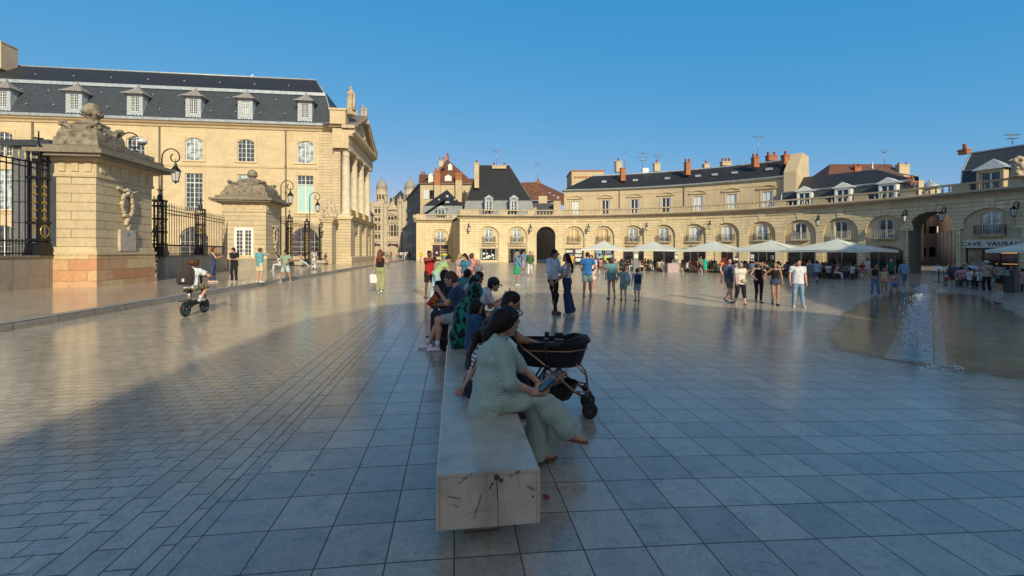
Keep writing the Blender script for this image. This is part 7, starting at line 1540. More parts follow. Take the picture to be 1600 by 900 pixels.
jk = thing("jacket", "pale blue jacket slung over the child in green", "jacket", P(978.5, 469) + Vector((0, -.12, 0)), .1); me_ = to_mesh("jacket_cloth", [sdf_mesh([C(A3(0, 0, 1.0), A3(.02, -.02, .78), .05, .09, 1.3), C(A3(.02, -.02, .78), A3(.06, 0, .58), .08, .03, 1.2)], .015, .03, (), .006)], cloth((.26, .38, .48))); link("jacket_cloth", me_, jk)
person("small boy with navy backpack and grey shorts walking away", P(995.5, 470), 2, 1.24, 'm', 'light', ('short', 'brown'), ('tee', (.30, .38, .42)), ('shorts', (.26, .32, .34)), (.2, .2, .22), hands=(('hang', .04), ('hang', .16)), feet=((-.1, -.02, 0), (.1, .05, 0)))
backpack("navy backpack on the small boy's back", P(995.5, 470) + Vector((0, -.10, .66)), 0, .26, .36, .15, (.012, .03, .09))
# walking group of five
person("man in navy polo and khaki shorts, leftmost of the five walkers", P(1139, 474), -160, 1.78, 'm', 'pink', ('short', 'dark'), ('tee', (.045, .06, .12)), ('shorts', (.16, .13, .085)), (.03, .06, .14), head=(-30, 0), **W1)
wb = person("older woman in white t-shirt and black capris among the walkers", P(1156.5, 477), 178, 1.64, 'f', 'pink', ('bob', 'grey'), ('tee', (.62, .58, .50)), ('capri', (.012, .012, .014)), (.5, .3, .25), fat=1.12, **W2)
b1 = thing("belt_bag", "beige belt bag on the older woman in white", "bag", wb['w'](A3(-.06, .17, .98)), 0); m = MB(); m.ball((0, 0, 0), .10, 10, sc=(1.1, .5, .8)); m.build("bag_body", cloth((.42, .33, .22)), b1, False)
person("woman in black tank top and black trousers shading her eyes with one hand", P(1185.5, 473), 165, 1.68, 'f', 'light', ('long', 'dark'), ('tank', (.010, .010, .012)), ('slim', (.010, .010, .012)), (.15, .1, .09), feet=((-.06, .14, 0), (.06, -.14, .03)), ftilt=(0, 20), hands=((-.02, .20, 1.62), (.22, .22, 1.05)), epole=((-1, .3, -.2), (1, -1, -.5)))
h1 = person("woman in black top and denim hotpants with long brown hair", P(1211.5, 477), 160, 1.68, 'f', 'tan', ('long', 'brown'), ('tank', (.010, .010, .012)), ('hotpants', (.04, .065, .12)), (.02, .02, .02), feet=((-.06, .12, 0), (.08, -.1, .03)), ftilt=(0, 20), hands=(('hang', .02), (.42, .16, 1.10)), head=(-20, -6))
person("young man in white t-shirt and loose light blue jeans, rightmost of the five walkers", P(1246.5, 479.5), 165, 1.80, 'm', 'pink', ('short', 'dark'), ('tee', (.60, .62, .66)), ('trousers', (.20, .30, .42)), (.62, .64, .66), fat=1.06, feet=((-.16, .03, 0), (.13, .0, 0)), head=(25, -5))
person("woman in teal and grey strolling away behind the young man in white", P(1264.5, 441), 10, 1.62, 'f', 'light', ('bob', 'brown'), ('tee', (.14, .18, .19)), ('minis', (.16, .18, .2)), (.2, .2, .2), hands=(('hang',), ('hang',)), feet=((-.06, .1, 0), (.06, -.1, 0)))
person("woman in pale blue t-shirt and jeans walking away near the terrace", P(1276.5, 442), -12, 1.62, 'f', 'light', ('bob', 'dark'), ('tee', (.26, .40, .52)), ('slim', (.03, .09, .20)), (.03, .03, .04), **W1)
person("bald man in dark green t-shirt and black shorts beside the last parasol", P(1392.5, 442), -30, 1.78, 'm', 'pink', ('bald', 'dark'), ('tee', (.02, .10, .07)), ('shorts', (.02, .02, .03)), (.5, .5, .5), **W2)
person("woman in long turquoise cape standing before the terrace", P(1101.5, 427), 178, 1.65, 'f', 'tan', ('bob', 'dark'), ('tunic', (.0, .42, .30)), ('minis', (.0, .42, .30)), (.3, .25, .2), hands=((-.32, .05, 1.0), (.32, .05, 1.0)))
person("man in olive shirt and black shorts walking beside the turquoise cape", P(1094, 427), -150, 1.76, 'm', 'light', ('short', 'dark'), ('tee', (.16, .17, .12)), ('shorts', (.015, .015, .018)), (.4, .4, .4), **W1)
person("child in orange top and white shorts at the terrace edge", P(1127.5, 431), -10, 1.45, 'f', 'pink', ('bob', 'red'), ('tee', (.62, .18, .05)), ('shorts', (.5, .55, .6)), (.4, .3, .3), **W1)
# people by the fountain
w1 = person("woman in black vest and blue jeans with dark shoulder bag, by the fountain", P(1367, 463), 175, 1.66, 'f', 'tan', ('bob', 'dark'), ('tank', (.012, .012, .016)), ('slim', (.09, .16, .26)), (.5, .5, .52), feet=((-.18, .05, 0), (.14, -.02, 0)), hands=((-.15, .22, 1.12), (.18, .18, 1.0)), head=(0, 18))
person("girl in yellow green top and salmon shorts standing by the fountain", P(1381.5, 461.5), 150, 1.45, 'f', 'tan', ('long', 'dark'), ('tank', (.38, .46, .22)), ('hotpants', (.58, .22, .18)), (.4, .4, .4), head=(0, 15))
person("child in bright blue top bending down to the wet paving", P(1398, 466), 140, 1.30, 'm', 'tan', ('short', 'dark'), ('tee', (.06, .27, .58)), ('trousers', (.24, .20, .15)), (.05, .07, .15), lean=72, pz=.86, head=(0, -10), feet=((-.2, .1, 0), (.2, -.1, 0)), hands=((-.1, .5, .45), (.1, .5, .45)))
w3 = person("woman in black top under open denim shirt, walking in jeans by the pillar", P(1412.5, 447), 165, 1.70, 'f', 'tan', ('bob', 'dark'), ('long', (.14, .27, .42)), ('slim', (.04, .12, .22)), (.3, .3, .3), **W1)
person("man in white t-shirt and beige trousers striding past the arched opening", P(1355.5, 438), 80, 1.76, 'm', 'light', ('short', 'dark'), ('tee', (.50, .54, .60)), ('trousers', (.30, .25, .19)), (.3, .3, .3), **W1)
hat = person("person in pale sun hat and beige top with black trousers before the wine shop", P(1541.5, 456), -15, 1.76, 'm', 'tan', ('short', 'grey'), ('tee', (.33, .29, .24)), ('trousers', (.010, .010, .012)), (.15, .15, .15), fat=1.1, extra={'hat': (.46, .42, .38)}, feet=((-.14, 0, 0), (.14, 0, 0)), hands=((-.22, .18, .95), (.2, .25, 1.1)))
m = MB(); q_ = hat; m.tube([Vector(q_['nk'] * q_['k']) + Vector((-.12, -.02, -.02)), Vector(q_['chs'] * q_['k']) + Vector((0, -.165, 0)), Vector(q_['pel'] * q_['k']) + Vector((.19, -.08, .12))], .012, 5); link("bag_strap", m.mesh("bag_strap", cloth((.02, .02, .02))), hat['root'])
person("person in beige top with green bag and black skirt beside the sun hat", P(1562.5, 458), -10, 1.68, 'f', 'tan', ('bob', 'dark'), ('tee', (.26, .22, .19)), ('minis', (.010, .010, .012)), (.5, .5, .5), fat=1.08, hands=((-.15, .25, 1.05), (.2, .25, 1.05)))
gb = thing("shoulder_bag", "green shoulder bag on the person beside the sun hat", "bag", P(1566, 458) + Vector((.08, -.12, .95)), .1); m = MB(); m.frus((0, 0, 0), (.30, .10), (.22, .08), .30); m.build("bag_body", cloth((.10, .26, .17)), gb, False); m = MB(); m.tube([(-.1, 0, .28), (-.22, .02, .55)], .014, 5); m.build("strap", cloth((.01, .02, .03)), gb, False)
# pavement people, left
person("woman in navy dungarees holding a cone, turned right on the pavement", PS(333, 441), -60, 1.74, 'f', 'light', ('bob', 'red'), ('tank', (.035, .04, .09)), ('trousers', (.045, .055, .13)), (.55, .45, .38), feet=((-.1, .05, 0), (.08, -.1, 0)), hands=((-.05, .30, 1.18), (.10, .32, 1.25)), epole=((-1, -.3, -1), (1, -.3, -1)))
person("woman in black t-shirt and black trousers reading her phone on the pavement", PS(366, 441), 178, 1.70, 'f', 'light', ('bun', 'dark'), ('tee', (.012, .012, .014)), ('trousers', (.012, .012, .014)), (.5, .5, .5), hands=((-.06, .26, 1.14), (.06, .26, 1.14)), head=(0, 32), fat=1.08)
person("teenager in teal t-shirt and cream shorts seen from behind near the kerb", PS(406, 441.5), -18, 1.68, 'm', 'light', ('short', 'brown'), ('tee', (.12, .34, .38)), ('shorts', (.55, .46, .30)), (.6, .6, .6), feet=((-.16, 0, 0), (.18, -.05, 0)), hands=(('hang',), (.25, .25, 1.42)), epole=((-1, -1, 0), (1, .2, -.1)), head=(-25, 0))
gm = person("man in sage green t-shirt and pale shorts with legs apart, holding a bottle", P(446, 442), 172, 1.74, 'm', 'tan', ('short', 'dark'), ('tee', (.26, .34, .24)), ('shorts', (.42, .48, .48)), (.45, .48, .5), feet=((-.30, 0, 0), (.26, .03, 0)), hands=((-.28, .22, 1.10), (.12, .26, 1.18)), epole=((-1, -.4, -.8), (1, -.4, -.8)), head=(0, 8))
person("woman with black hair in black and white floral dress near the gate screen", PS(490.5, 421), -170, 1.66, 'f', 'tan', ('long', 'black'), ('tee', (.60, .60, .58), 'floral'), ('gown', (.60, .60, .58), 'floral'), (.4, .2, .15))
person("person in pink shirt and pale jeans seated on the first side bench", PS(468, 416) + Vector((0, .3, 0)), -75, 1.70, 'm', 'light', ('short', 'dark'), ('tee', (.50, .30, .28)), ('trousers', (.46, .52, .55)), (.6, .6, .6), pz=.58, lean=-6, feet=((-.1, .75, 0), (.1, .8, 0)), hands=((-.15, .3, .8), (.15, .3, .8)), kpole=((0, .5, 1), (0, .5, 1)))
person("person in navy top with bare legs seated on the side bench by the portico", PS(506, 413) + Vector((0, .3, 0)), -100, 1.66, 'f', 'light', ('bob', 'dark'), ('tee', (.03, .035, .08)), ('hotpants', (.05, .05, .1)), (.4, .3, .25), pz=.58, lean=12, feet=((-.1, .55, 0), (.1, .55, 0)), hands=((-.1, .4, .72), (.1, .4, .72)), kpole=((0, .5, 1), (0, .5, 1)))
person("person in white seated on the plinth ledge right of the gate lodge", PS(434, 423) + Vector((0, .3, 0)), 120, 1.66, 'f', 'light', ('bob', 'dark'), ('tee', (.55, .57, .6)), ('trousers', (.5, .52, .55)), (.4, .4, .4), pz=.50, lean=10, feet=((-.1, .5, 0), (.1, .5, 0)), hands=((-.1, .4, .72), (.1, .4, .72)), kpole=((0, .5, 1), (0, .5, 1)))
# boy on the small electric bike
rb, fbp = P(290, 495), P(319.5, 488.3); hd = (fbp - rb); hd.z = 0; bl_ = hd.length; yawb = math.degrees(math.atan2(-hd.x, hd.y)); mid = (rb + fbp) / 2
bk = thing("electric_bike", "small black electric bike with fat wheels ridden along the road", "bike", mid, math.radians(yawb)); WR = .19
BK = plain("black bike frame", (.015, .016, .018), .4, .3)
for y in (-bl_ / 2, bl_ / 2):
    w_ = MB(); R90 = Matrix.Rotation(math.pi / 2, 3, 'Y'); w_.lathe((0, y, WR), [(.135, -.028), (.175, -.032), (.19, -.012), (.19, .012), (.175, .032), (.135, .028)], 24, R=R90); wo = w_.build("wheel", plain("tyre rubber", (.012, .018, .022), .8), bk, False)
    w_ = MB(); w_.lathe((0, y, WR), [(.137, -.03), (.12, -.031), (.12, .031), (.137, .03)], 20, R=R90)
    w_.lathe((0, y, WR), [(.045, -.04), (.045, .04)], 12, R=R90)
    for q in range(6): a_ = q * math.pi / 3; w_.tube([(0, y + .04 * math.cos(a_), WR + .04 * math.sin(a_)), (0, y + .125 * math.cos(a_), WR + .125 * math.sin(a_))], .011, 5)
    link("rim", w_.mesh("rim", plain("grey alloy rim", (.12, .15, .17), .4, .6)), wo)
m = MB(); h2 = bl_ / 2; m.tube([(.06, -h2, WR), (.06, -.1, .30), (.05, .1, .34)], .022, 6); m.tube([(-.06, -h2, WR), (-.06, -.1, .30), (-.05, .1, .34)], .022, 6); m.box((0, .0, .33), (.13, .42, .11)); m.tube([(0, .18, .36), (0, h2 - .12, .52), (0, h2 - .08, .62)], .03, 6)
for s in (-1, 1): m.tube([(s * .055, h2, WR), (s * .055, h2 - .07, .46), (0, h2 - .08, .58)], .018, 6)
m.tube([(0, h2 - .09, .55), (0, h2 - .16, .98)], .024, 6); m.build("frame", BK, bk, False)
m = MB(); m.tube([(-.28, h2 - .24, 1.01), (-.12, h2 - .16, .99), (.12, h2 - .16, .99), (.28, h2 - .24, 1.01)], .016, 6); m.build("handlebar", BK, bk, False)
m = MB(); m.tube([(0, -.20, .34), (0, -.26, .62)], .03, 8); m.build("seat_post", plain("silver seat post", (.4, .42, .44), .3, .7), bk, False); m = MB(); m.lathe((0, -.26, .64), [(.05, -.03), (.11, 0), (.10, .04), (.03, .06)], 12, sx=1, sy=1.5); m.build("saddle", BK, bk, False)
m = MB(); m.box((0, -h2 - .02, WR + .22), (.10, .36, .02)); m.build("mudguard", BK, bk, False); m = MB(); m.box((0, -h2 - .22, .26), (.05, .03, .03)); m.build("rear_light", plain("red reflector", (.3, .02, .01), .3), bk, False)
boy = person("curly haired boy in white t-shirt and camouflage shorts riding the small bike", mid + hd.normalized() * -.20, yawb, 1.60, 'm', 'light', ('afro', 'brown'), ('tee', (.60, .64, .68)), ('shorts', (.22, .19, .12), 'camo'), (.45, .52, .56), pz=.80, lean=10, head=(-10, -4), feet=((-.13, .22, .25), (.13, .26, .38)), hands=((-.29, .46, 1.08), (.29, .46, 1.08)), kpole=((-.5, .8, 1), (.5, .8, 1)), epole=((-1, 0, -.6), (1, 0, -.6)), near=True, curl=(1.0, 1.0), handdir=((0, 1, -.1), (0, 1, -.1)), hnorm=((0, 0, -1), (0, 0, -1)))
m = MB()
for i in (0, 1): a_ = Vector(boy['an'][i] * boy['k']); m.tube([a_, a_ + Vector((0, 0, .08))], [.04, .038], 10)
link("socks", m.mesh("socks", cloth((.6, .62, .64))), boy['root'])
bp_ = backpack("dark plum backpack worn by the boy on the bike", boy['w'](A3(-.02, -.20, .88)), math.radians(yawb), .34, .50, .22, (.045, .032, .036), -.12, (.5, .5, .5))
# ================================================================ pram
PX, PY = .36, 4.62; pr_ = thing("pram", "black pram with copper frame and carrycot beside the bench", "pram", (PX, PY, gz(PX)), -.10)
COPPER = plain("copper tubing", (.34, .19, .12), .3, .8, .2); BLKF = cloth((.012, .013, .016)); BLKP = plain("black pram plastic", (.014, .015, .017), .35)
me_ = MB(); n = 20; rings = []
for z, a_, b_, dx in ((.50, .27, .12, .0), (.52, .33, .16, .0), (.60, .365, .175, .0), (.70, .39, .185, .01), (.745, .41, .19, .015)):
    rings.append([(dx + .05 + a_ * math.copysign(abs(math.cos(2 * math.pi * j / n)) ** .6, math.cos(2 * math.pi * j / n)), b_ * math.copysign(abs(math.sin(2 * math.pi * j / n)) ** .75, math.sin(2 * math.pi * j / n)), z + .02 * max(0, math.cos(2 * math.pi * j / n)) * (z > .65)) for j in range(n)])
vs_ = [p for r_ in rings for p in r_]; me_.add(vs_, [tuple(range(n))[::-1]] + [(i * n + j, i * n + (j + 1) % n, (i + 1) * n + (j + 1) % n, (i + 1) * n + j) for i in range(4) for j in range(n)], None, 0, True); cc_ = me_.build("carrycot", BLKF, pr_, False)
m = MB(); m.tube([Vector(p) * 1.0 + Vector((0, 0, .012)) for p in rings[-1]] + [Vector(rings[-1][0]) + Vector((0, 0, .012))], .018, 6); link("cot_rim", m.mesh("cot_rim", BLKF), cc_)
m = MB(); m.tube([Vector((p[0] * 1.012, p[1] * 1.05, .685 + .012 * (p[0] > .3))) for p in rings[3]] + [Vector((rings[3][0][0] * 1.012, 0, .697))], .008, 6); link("copper_trim", m.mesh("copper_trim", COPPER), cc_)
m = MB(); m.add([(p[0] * .97, p[1] * .95, .72 + .03 * math.cos(j)) for j, p in enumerate(rings[-1])], [tuple(range(n))]); m.tube([(.20, -.17, .765), (.32, -.15, .80), (.44, 0, .805), (.32, .15, .80), (.20, .17, .765)], .03, 6); link("apron", m.mesh("apron", BLKF), cc_)
m = MB()
for s in (-1, 1):
    m.tube([(-.33, s * .19, .78), (.02, s * .21, .52), (.30, s * .19, .28), (.40, s * .17, .23)], .014, 8)
m.tube([(.30, -.19, .28), (.46, -.15, .27), (.44, -.10, .42), (.32, -.18, .56)], .010, 8); m.tube([(.30, .19, .28), (.46, .15, .27), (.44, .10, .42), (.32, .18, .56)], .010, 8)
m.tube([(-.10, -.21, .23), (.10, -.20, .38), (.22, -.19, .48)], .018, 8); m.tube([(-.10, .21, .23), (.10, .20, .38), (.22, .19, .48)], .018, 8); m.build("frame", COPPER, pr_, False)
m = MB()
for s in (-1, 1): m.tube([(-.33, s * .19, .78), (-.42, s * .19, .90), (-.40, s * .18, .97)], .016, 8); m.tube([(-.02, s * .215, .30), (-.02, s * .215, .50)], .014, 8); m.tube([(-.02, s * .2, .5), (-.22, s * .2, .18)], .012, 6)
m.tube([(-.40, -.18, .97), (-.40, 0, .99), (-.40, .18, .97)], .022, 8); m.build("handle", BLKP, pr_, False)
for s in (-1, 1): m = MB(); m.box((0, s * .20, .77), (.05, .04, .10)); m.ball((.02, s * .215, .53), .035, 8); m.box((.07, s * .20, .76), (.14, .03, .04)); m.box((.14, s * .19, .79), (.10, .035, .05)); m.tube([(.01, s * .213, .56), (0, s * .20, .74)], .014, 6); m.ball((.14, s * .21, .76), .032, 8); m.build("adapter", BLKP, pr_, False)
m = MB(); n = 14; vs_ = []
for z, a_, b_ in ((.13, .10, .10), (.16, .21, .16), (.26, .27, .19), (.33, .30, .20)): vs_ += [(.06 + a_ * math.cos(2 * math.pi * j / n), b_ * math.sin(2 * math.pi * j / n), z) for j in range(n)]
m.add(vs_, [tuple(range(n))[::-1]] + [(i * n + j, i * n + (j + 1) % n, (i + 1) * n + (j + 1) % n, (i + 1) * n + j) for i in range(3) for j in range(n)], None, 0, True); bsk = m.build("basket", BLKF, pr_, False)
m = MB(); m.ball((.02, -.05, .34), .09, 10, sc=(1.2, 1, .8)); m.ball((.12, .02, .35), .07, 8); nbag = thing("white_bag", "crumpled white bag in the pram basket", "bag", (PX, PY, gz(PX))); m.build("bag_body", plain("crumpled white plastic", (.55, .60, .62), .4, 0, .3, 18, .05), nbag, False)
def pwheel(x, y, r, tilt=0):
    w_ = MB(); R90 = Matrix.Rotation(tilt, 3, 'Z') @ Matrix.Rotation(math.pi / 2, 3, 'X'); w_.lathe((x, y, r), [(r * .68, -.018), (r * .92, -.020), (r, -.008), (r, .008), (r * .92, .020), (r * .68, .018)], 22, R=R90); wo = w_.build("wheel", plain("soft black tyre", (.016, .017, .018), .7), pr_, False)
    w_ = MB(); w_.lathe((x, y, r), [(.02, -.024), (.02, .024)], 10, R=R90); w_.lathe((x, y, r), [(r * .70, -.014), (r * .62, -.016), (r * .62, .016), (r * .70, .014)], 18, R=R90)
    for q in range(5): a_ = q * 2 * math.pi / 5; w_.tube([Vector((x, y, r)) + R90 @ Vector((.02 * math.cos(a_), .02 * math.sin(a_), 0)), Vector((x, y, r)) + R90 @ Vector((r * .64 * math.cos(a_), r * .64 * math.sin(a_), 0))], .006, 5)
    link("rim", w_.mesh("rim", plain("copper grey rim", (.25, .20, .17), .4, .6)), wo)
pwheel(.47, -.16, .085, .2); pwheel(.47, .16, .085, .2); pwheel(-.16, -.22, .13); pwheel(-.16, .22, .13)
m = MB()
for s in (-1, 1): m.tube([(.42, s * .16, .25), (.45, s * .16, .20)], .035, 8); m.tube([(.44, s * .16, .24), (.50, s * .16, .17), (.47, s * .185, .09)], .018, 6); m.tube([(.44, s * .16, .22), (.47, s * .135, .09)], .016, 6)
m.build("fork", BLKP, pr_, False)
pr_.scale = (.93, .93, .98)
# ================================================================ fountain
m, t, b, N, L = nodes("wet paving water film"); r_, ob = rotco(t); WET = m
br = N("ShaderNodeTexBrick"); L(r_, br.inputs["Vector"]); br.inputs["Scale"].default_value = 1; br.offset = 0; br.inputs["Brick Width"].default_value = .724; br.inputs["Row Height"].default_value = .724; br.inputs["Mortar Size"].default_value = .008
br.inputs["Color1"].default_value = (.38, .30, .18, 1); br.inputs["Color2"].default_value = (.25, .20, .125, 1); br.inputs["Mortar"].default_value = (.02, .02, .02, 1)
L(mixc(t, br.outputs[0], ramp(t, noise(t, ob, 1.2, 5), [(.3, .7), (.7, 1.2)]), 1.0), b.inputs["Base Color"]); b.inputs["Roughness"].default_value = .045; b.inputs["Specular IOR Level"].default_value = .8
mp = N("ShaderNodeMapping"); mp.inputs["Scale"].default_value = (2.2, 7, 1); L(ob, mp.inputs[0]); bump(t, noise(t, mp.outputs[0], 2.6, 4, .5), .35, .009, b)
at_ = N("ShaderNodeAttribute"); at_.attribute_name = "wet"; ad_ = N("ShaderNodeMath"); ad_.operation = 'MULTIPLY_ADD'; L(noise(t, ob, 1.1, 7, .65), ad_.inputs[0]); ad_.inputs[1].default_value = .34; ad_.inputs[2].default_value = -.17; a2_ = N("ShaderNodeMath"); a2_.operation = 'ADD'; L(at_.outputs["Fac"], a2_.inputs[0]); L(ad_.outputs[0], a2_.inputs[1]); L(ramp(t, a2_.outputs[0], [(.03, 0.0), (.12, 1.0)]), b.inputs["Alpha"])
pts = [(1276, 528), (1282, 538), (1300, 549), (1340, 563), (1400, 577), (1460, 587), (1520, 594), (1600, 600), (1700, 606), (1790, 600), (1760, 560), (1700, 530), (1640, 508), (1600, 493), (1560, 474), (1537, 461), (1500, 457), (1450, 455), (1400, 456), (1365, 462), (1335, 474), (1305, 492), (1283, 512)]
wp_ = [P(*q, .004) for q in pts]; cen = sum(wp_, Vector()) / len(wp_); cen.z = gz(cen.x) + .004; mbw = MB(); R_ = 10; vs_ = [cen]
for i in range(1, R_ + 1):
    for p in wp_: q = cen.lerp(p, i / R_); q.z = gz(q.x) + .004; vs_.append(q)
n = len(wp_); fs_ = [(0, 1 + j, 1 + (j + 1) % n) for j in range(n)] + [(1 + (i - 1) * n + j, 1 + i * n + j, 1 + i * n + (j + 1) % n, 1 + (i - 1) * n + (j + 1) % n) for i in range(1, R_) for j in range(n)]
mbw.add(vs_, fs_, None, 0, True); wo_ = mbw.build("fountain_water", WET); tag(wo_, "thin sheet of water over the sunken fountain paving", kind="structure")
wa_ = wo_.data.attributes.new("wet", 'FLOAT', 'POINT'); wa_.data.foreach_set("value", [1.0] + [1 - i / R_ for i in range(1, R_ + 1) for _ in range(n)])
def strip_sheet(name, quad, dz, mat, lab):
    m = MB(); a, b_, c, d = [P(*q, dz) for q in quad]; n = 12
    for i in range(n):
        f0, f1 = i / n, (i + 1) / n; q = [a.lerp(d, f0), b_.lerp(c, f0), b_.lerp(c, f1), a.lerp(d, f1)]
        for w in q: w.z = gz(w.x) + dz
        m.quad(*q)
    o = m.build(name, mat); tag(o, lab, kind="structure"); return o
def wetmat(name, c1, c2, w_, h__, rgh=.06):
    m, t, b, N, L = nodes(name); ob = N("ShaderNodeTexCoord").outputs["Object"]; mp = N("ShaderNodeMapping"); mp.inputs["Rotation"].default_value = (0, 0, math.radians(43.7)); L(ob, mp.inputs[0]); br = N("ShaderNodeTexBrick"); L(mp.outputs[0], br.inputs["Vector"]); br.inputs["Scale"].default_value = 1; br.offset = 0
    br.inputs["Brick Width"].default_value = w_; br.inputs["Row Height"].default_value = h__; br.inputs["Mortar Size"].default_value = .012; br.inputs["Color1"].default_value = (*c1, 1); br.inputs["Color2"].default_value = (*c2, 1); br.inputs["Mortar"].default_value = (.03, .04, .045, 1)
    L(mixc(t, br.outputs[0], ramp(t, noise(t, ob, 7, 6, .7), [(.3, .55), (.7, 1.3)]), 1.0), b.inputs["Base Color"]); b.inputs["Roughness"].default_value = rgh; b.inputs["Specular IOR Level"].default_value = .7; bump(t, noise(t, ob, 9, 4), .4, .012, b); return m
CHN = wetmat("pale turquoise channel stone", (.34, .52, .56), (.16, .30, .36), 3.0, .26, .14); GRD = wetmat("wet grey fountain slab", (.40, .36, .28), (.34, .31, .245), 3.0, 1.4, .12)
strip_sheet("channel_slab", [(1381, 560), (1482, 573), (1463, 452), (1434, 450)], .008, GRD, "smooth wet slab strip flanking the jets")
strip_sheet("water_channel", [(1405, 560), (1456, 567), (1458, 455), (1441, 453)], .012, CHN, "stepped turquoise water channel")
WATER = bpy.data.materials.new("splashing water"); WATER.use_nodes = True; wb_ = WATER.node_tree.nodes["Principled BSDF"]; wb_.inputs["Base Color"].default_value = (.80, .86, .90, 1); wb_.inputs["Roughness"].default_value = .2; wb_.inputs["Transmission Weight"].default_value = .25; wb_.inputs["IOR"].default_value = 1.33
def jet(label, loc, h_, nd, sp, seed, group="water jets of the fountain", streaks=14):
    r = thing("water_jet", label, "water jet", loc, 0, group); R = random.Random(seed); m = MB()
    for i in range(nd):
        f = R.random() ** .8; z = h_ * f; s = sp * (.55 + .6 * math.sin(f * 2.6)); q = R.uniform(0, 6.28); rad = abs(R.gauss(0, .5)) * s; e = R.uniform(.003, .0095) * (1.25 if f > .5 else 1)
        m.ball((rad * math.cos(q), rad * math.sin(q), z), e, 4, sc=(1, 1, R.uniform(1, 3.2)))
    for i in range(streaks):
        x, y = R.gauss(0, sp * .25), R.gauss(0, sp * .25); z0 = R.uniform(0, h_ * .5); z1 = z0 + R.uniform(.15, .45) * h_; m.tube([(x, y, z0), (x * 1.3, y * 1.3, (z0 + z1) / 2), (x * 1.9, y * 1.9, z1)], [.004, R.uniform(.006, .014), .002], 4)
    m.build("spray", WATER, r, False); return r
for i, (px, py, h_, sp) in enumerate(((1428, 556, .50, .10), (1431, 540, .62, .13), (1434, 522, .74, .16), (1437, 507, .88, .16), (1440, 495, .98, .14), (1443, 484, .92, .12), (1446, 474, .80, .1))):
    jet(("short near", "second low", "third rising", "tall middle", "tallest bright", "tall rear", "farthest shrunken")[i] + " water jet in the line over the turquoise channel", P(px, py), h_, 620 if i < 5 else 300, sp * 1.7, i, streaks=44)
m = MB(); R = random.Random(8); c0 = P(1485, 572); foam = thing("foam_patch", "white foam rippling at the near end of the channel", "foam", c0)
for i in range(130): q = P(R.uniform(1432, 1505) , R.gauss(576, 3.0), .004); m.ball(q, R.uniform(.004, .014), 5, sc=(2, 1.2, .4))
m.build("foam", plain("white foam", (.7, .75, .78), .5, 0, .1), foam)
for i, px in enumerate((937, 1007, 1037, 1068, 1097)):
    jet(("first", "second", "third", "fourth", "fifth")[i] + " low jet from the left in the row before the terrace", P(px, 431.5), .62, 46, .05, 50 + i, "low jets in front of the terrace", 10)
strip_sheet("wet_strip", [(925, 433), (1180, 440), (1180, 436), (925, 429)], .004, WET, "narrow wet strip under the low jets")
# fallen things: pigeons
for lb, px, py in (("pigeon walking on the wet paving left of the jets", 1427, 450), ("pigeon on the pool edge near the terrace", 1558, 478)):
    c = P(px, py); g = thing("pigeon", lb, "pigeon", c, 1.2); me_ = to_mesh("body", [sdf_mesh([C(A3(0, -.07, .10), A3(0, .05, .12), .045, .05), C(A3(0, .06, .13), A3(0, .10, .20), .03, .022), EL(A3(0, .115, .215), (.022, .028, .022)), C(A3(0, -.08, .10), A3(0, -.19, .085), .03, .015, 1.6), C(A3(-.015, 0, .08), A3(-.02, .0, .01), .008, .006), C(A3(.015, 0, .08), A3(.02, .01, .01), .008, .006), C(A3(0, .135, .21), A3(0, .155, .205), .007, .003)], .009, .02)], cloth((.07, .075, .09))); link("body", me_, g)
# ================================================================ terrace: parasols, tables, chairs, customers
CANV = plain("pale grey parasol canvas", (.64, .66, .58), .8, 0, .1, 2)
def parasol_meshes():
    c = MB(); s = 3.15; zr, zt2 = 2.35, 3.35; n = 8
    cor = [(-s, -s), (s, -s), (s, s), (-s, s)]
    for i in range(4):
        a, b_ = cor[i], cor[(i + 1) % 4]; P0 = []
        for j in range(n + 1):
            f = j / n; row = []
            for q in range(7):
                g = q / 6; x, y = (a[0] * (1 - g) + b_[0] * g) * f, (a[1] * (1 - g) + b_[1] * g) * f; row.append((x, y, zt2 - (zt2 - zr) * f - .10 * math.sin(math.pi * f) * (1 - .3 * math.sin(math.pi * g)) + .05 * math.sin(math.pi * g) * f))
            P0.append(row)
        vs = [p for r in P0 for p in r]; c.add(vs, [(j * 7 + q, (j + 1) * 7 + q, (j + 1) * 7 + q + 1, j * 7 + q + 1) for j in range(n) for q in range(6)], None, 0, True)
        ed = P0[-1]; c.add(list(ed) + [(x, y, z - .18) for x, y, z in ed], [(q, q + 7, q + 8, q + 1) for q in range(6)])
    p = MB(); p.tube([(0, 0, 0), (0, 0, 3.35)], .045, 10); p.ball((0, 0, 3.40), .07, 8)
    for a in cor: p.tube([(0, 0, 3.25), (a[0] * .98, a[1] * .98, 2.36)], .02, 4)
    b = MB(); b.box((0, 0, .05), (.9, .9, .1)); b.tube([(0, 0, .1), (0, 0, .4)], .07, 8)
    return c.mesh("canopy", CANV), p.mesh("pole", plain("pale parasol pole", (.5, .5, .46), .5, 0, .1)), b.mesh("base", plain("grey ballast", (.15, .15, .15), .7))
PM = parasol_meshes()
def parasol(label, px=None, pos=None, rz=0, s=1.0):
    c = pos; r = thing("parasol", label, "parasol", c, rz, "pale parasols over the terraces")
    for nm, me_ in zip(("canopy", "pole", "base"), PM): link(nm, me_, r)
    r.scale = (s, s, 1)
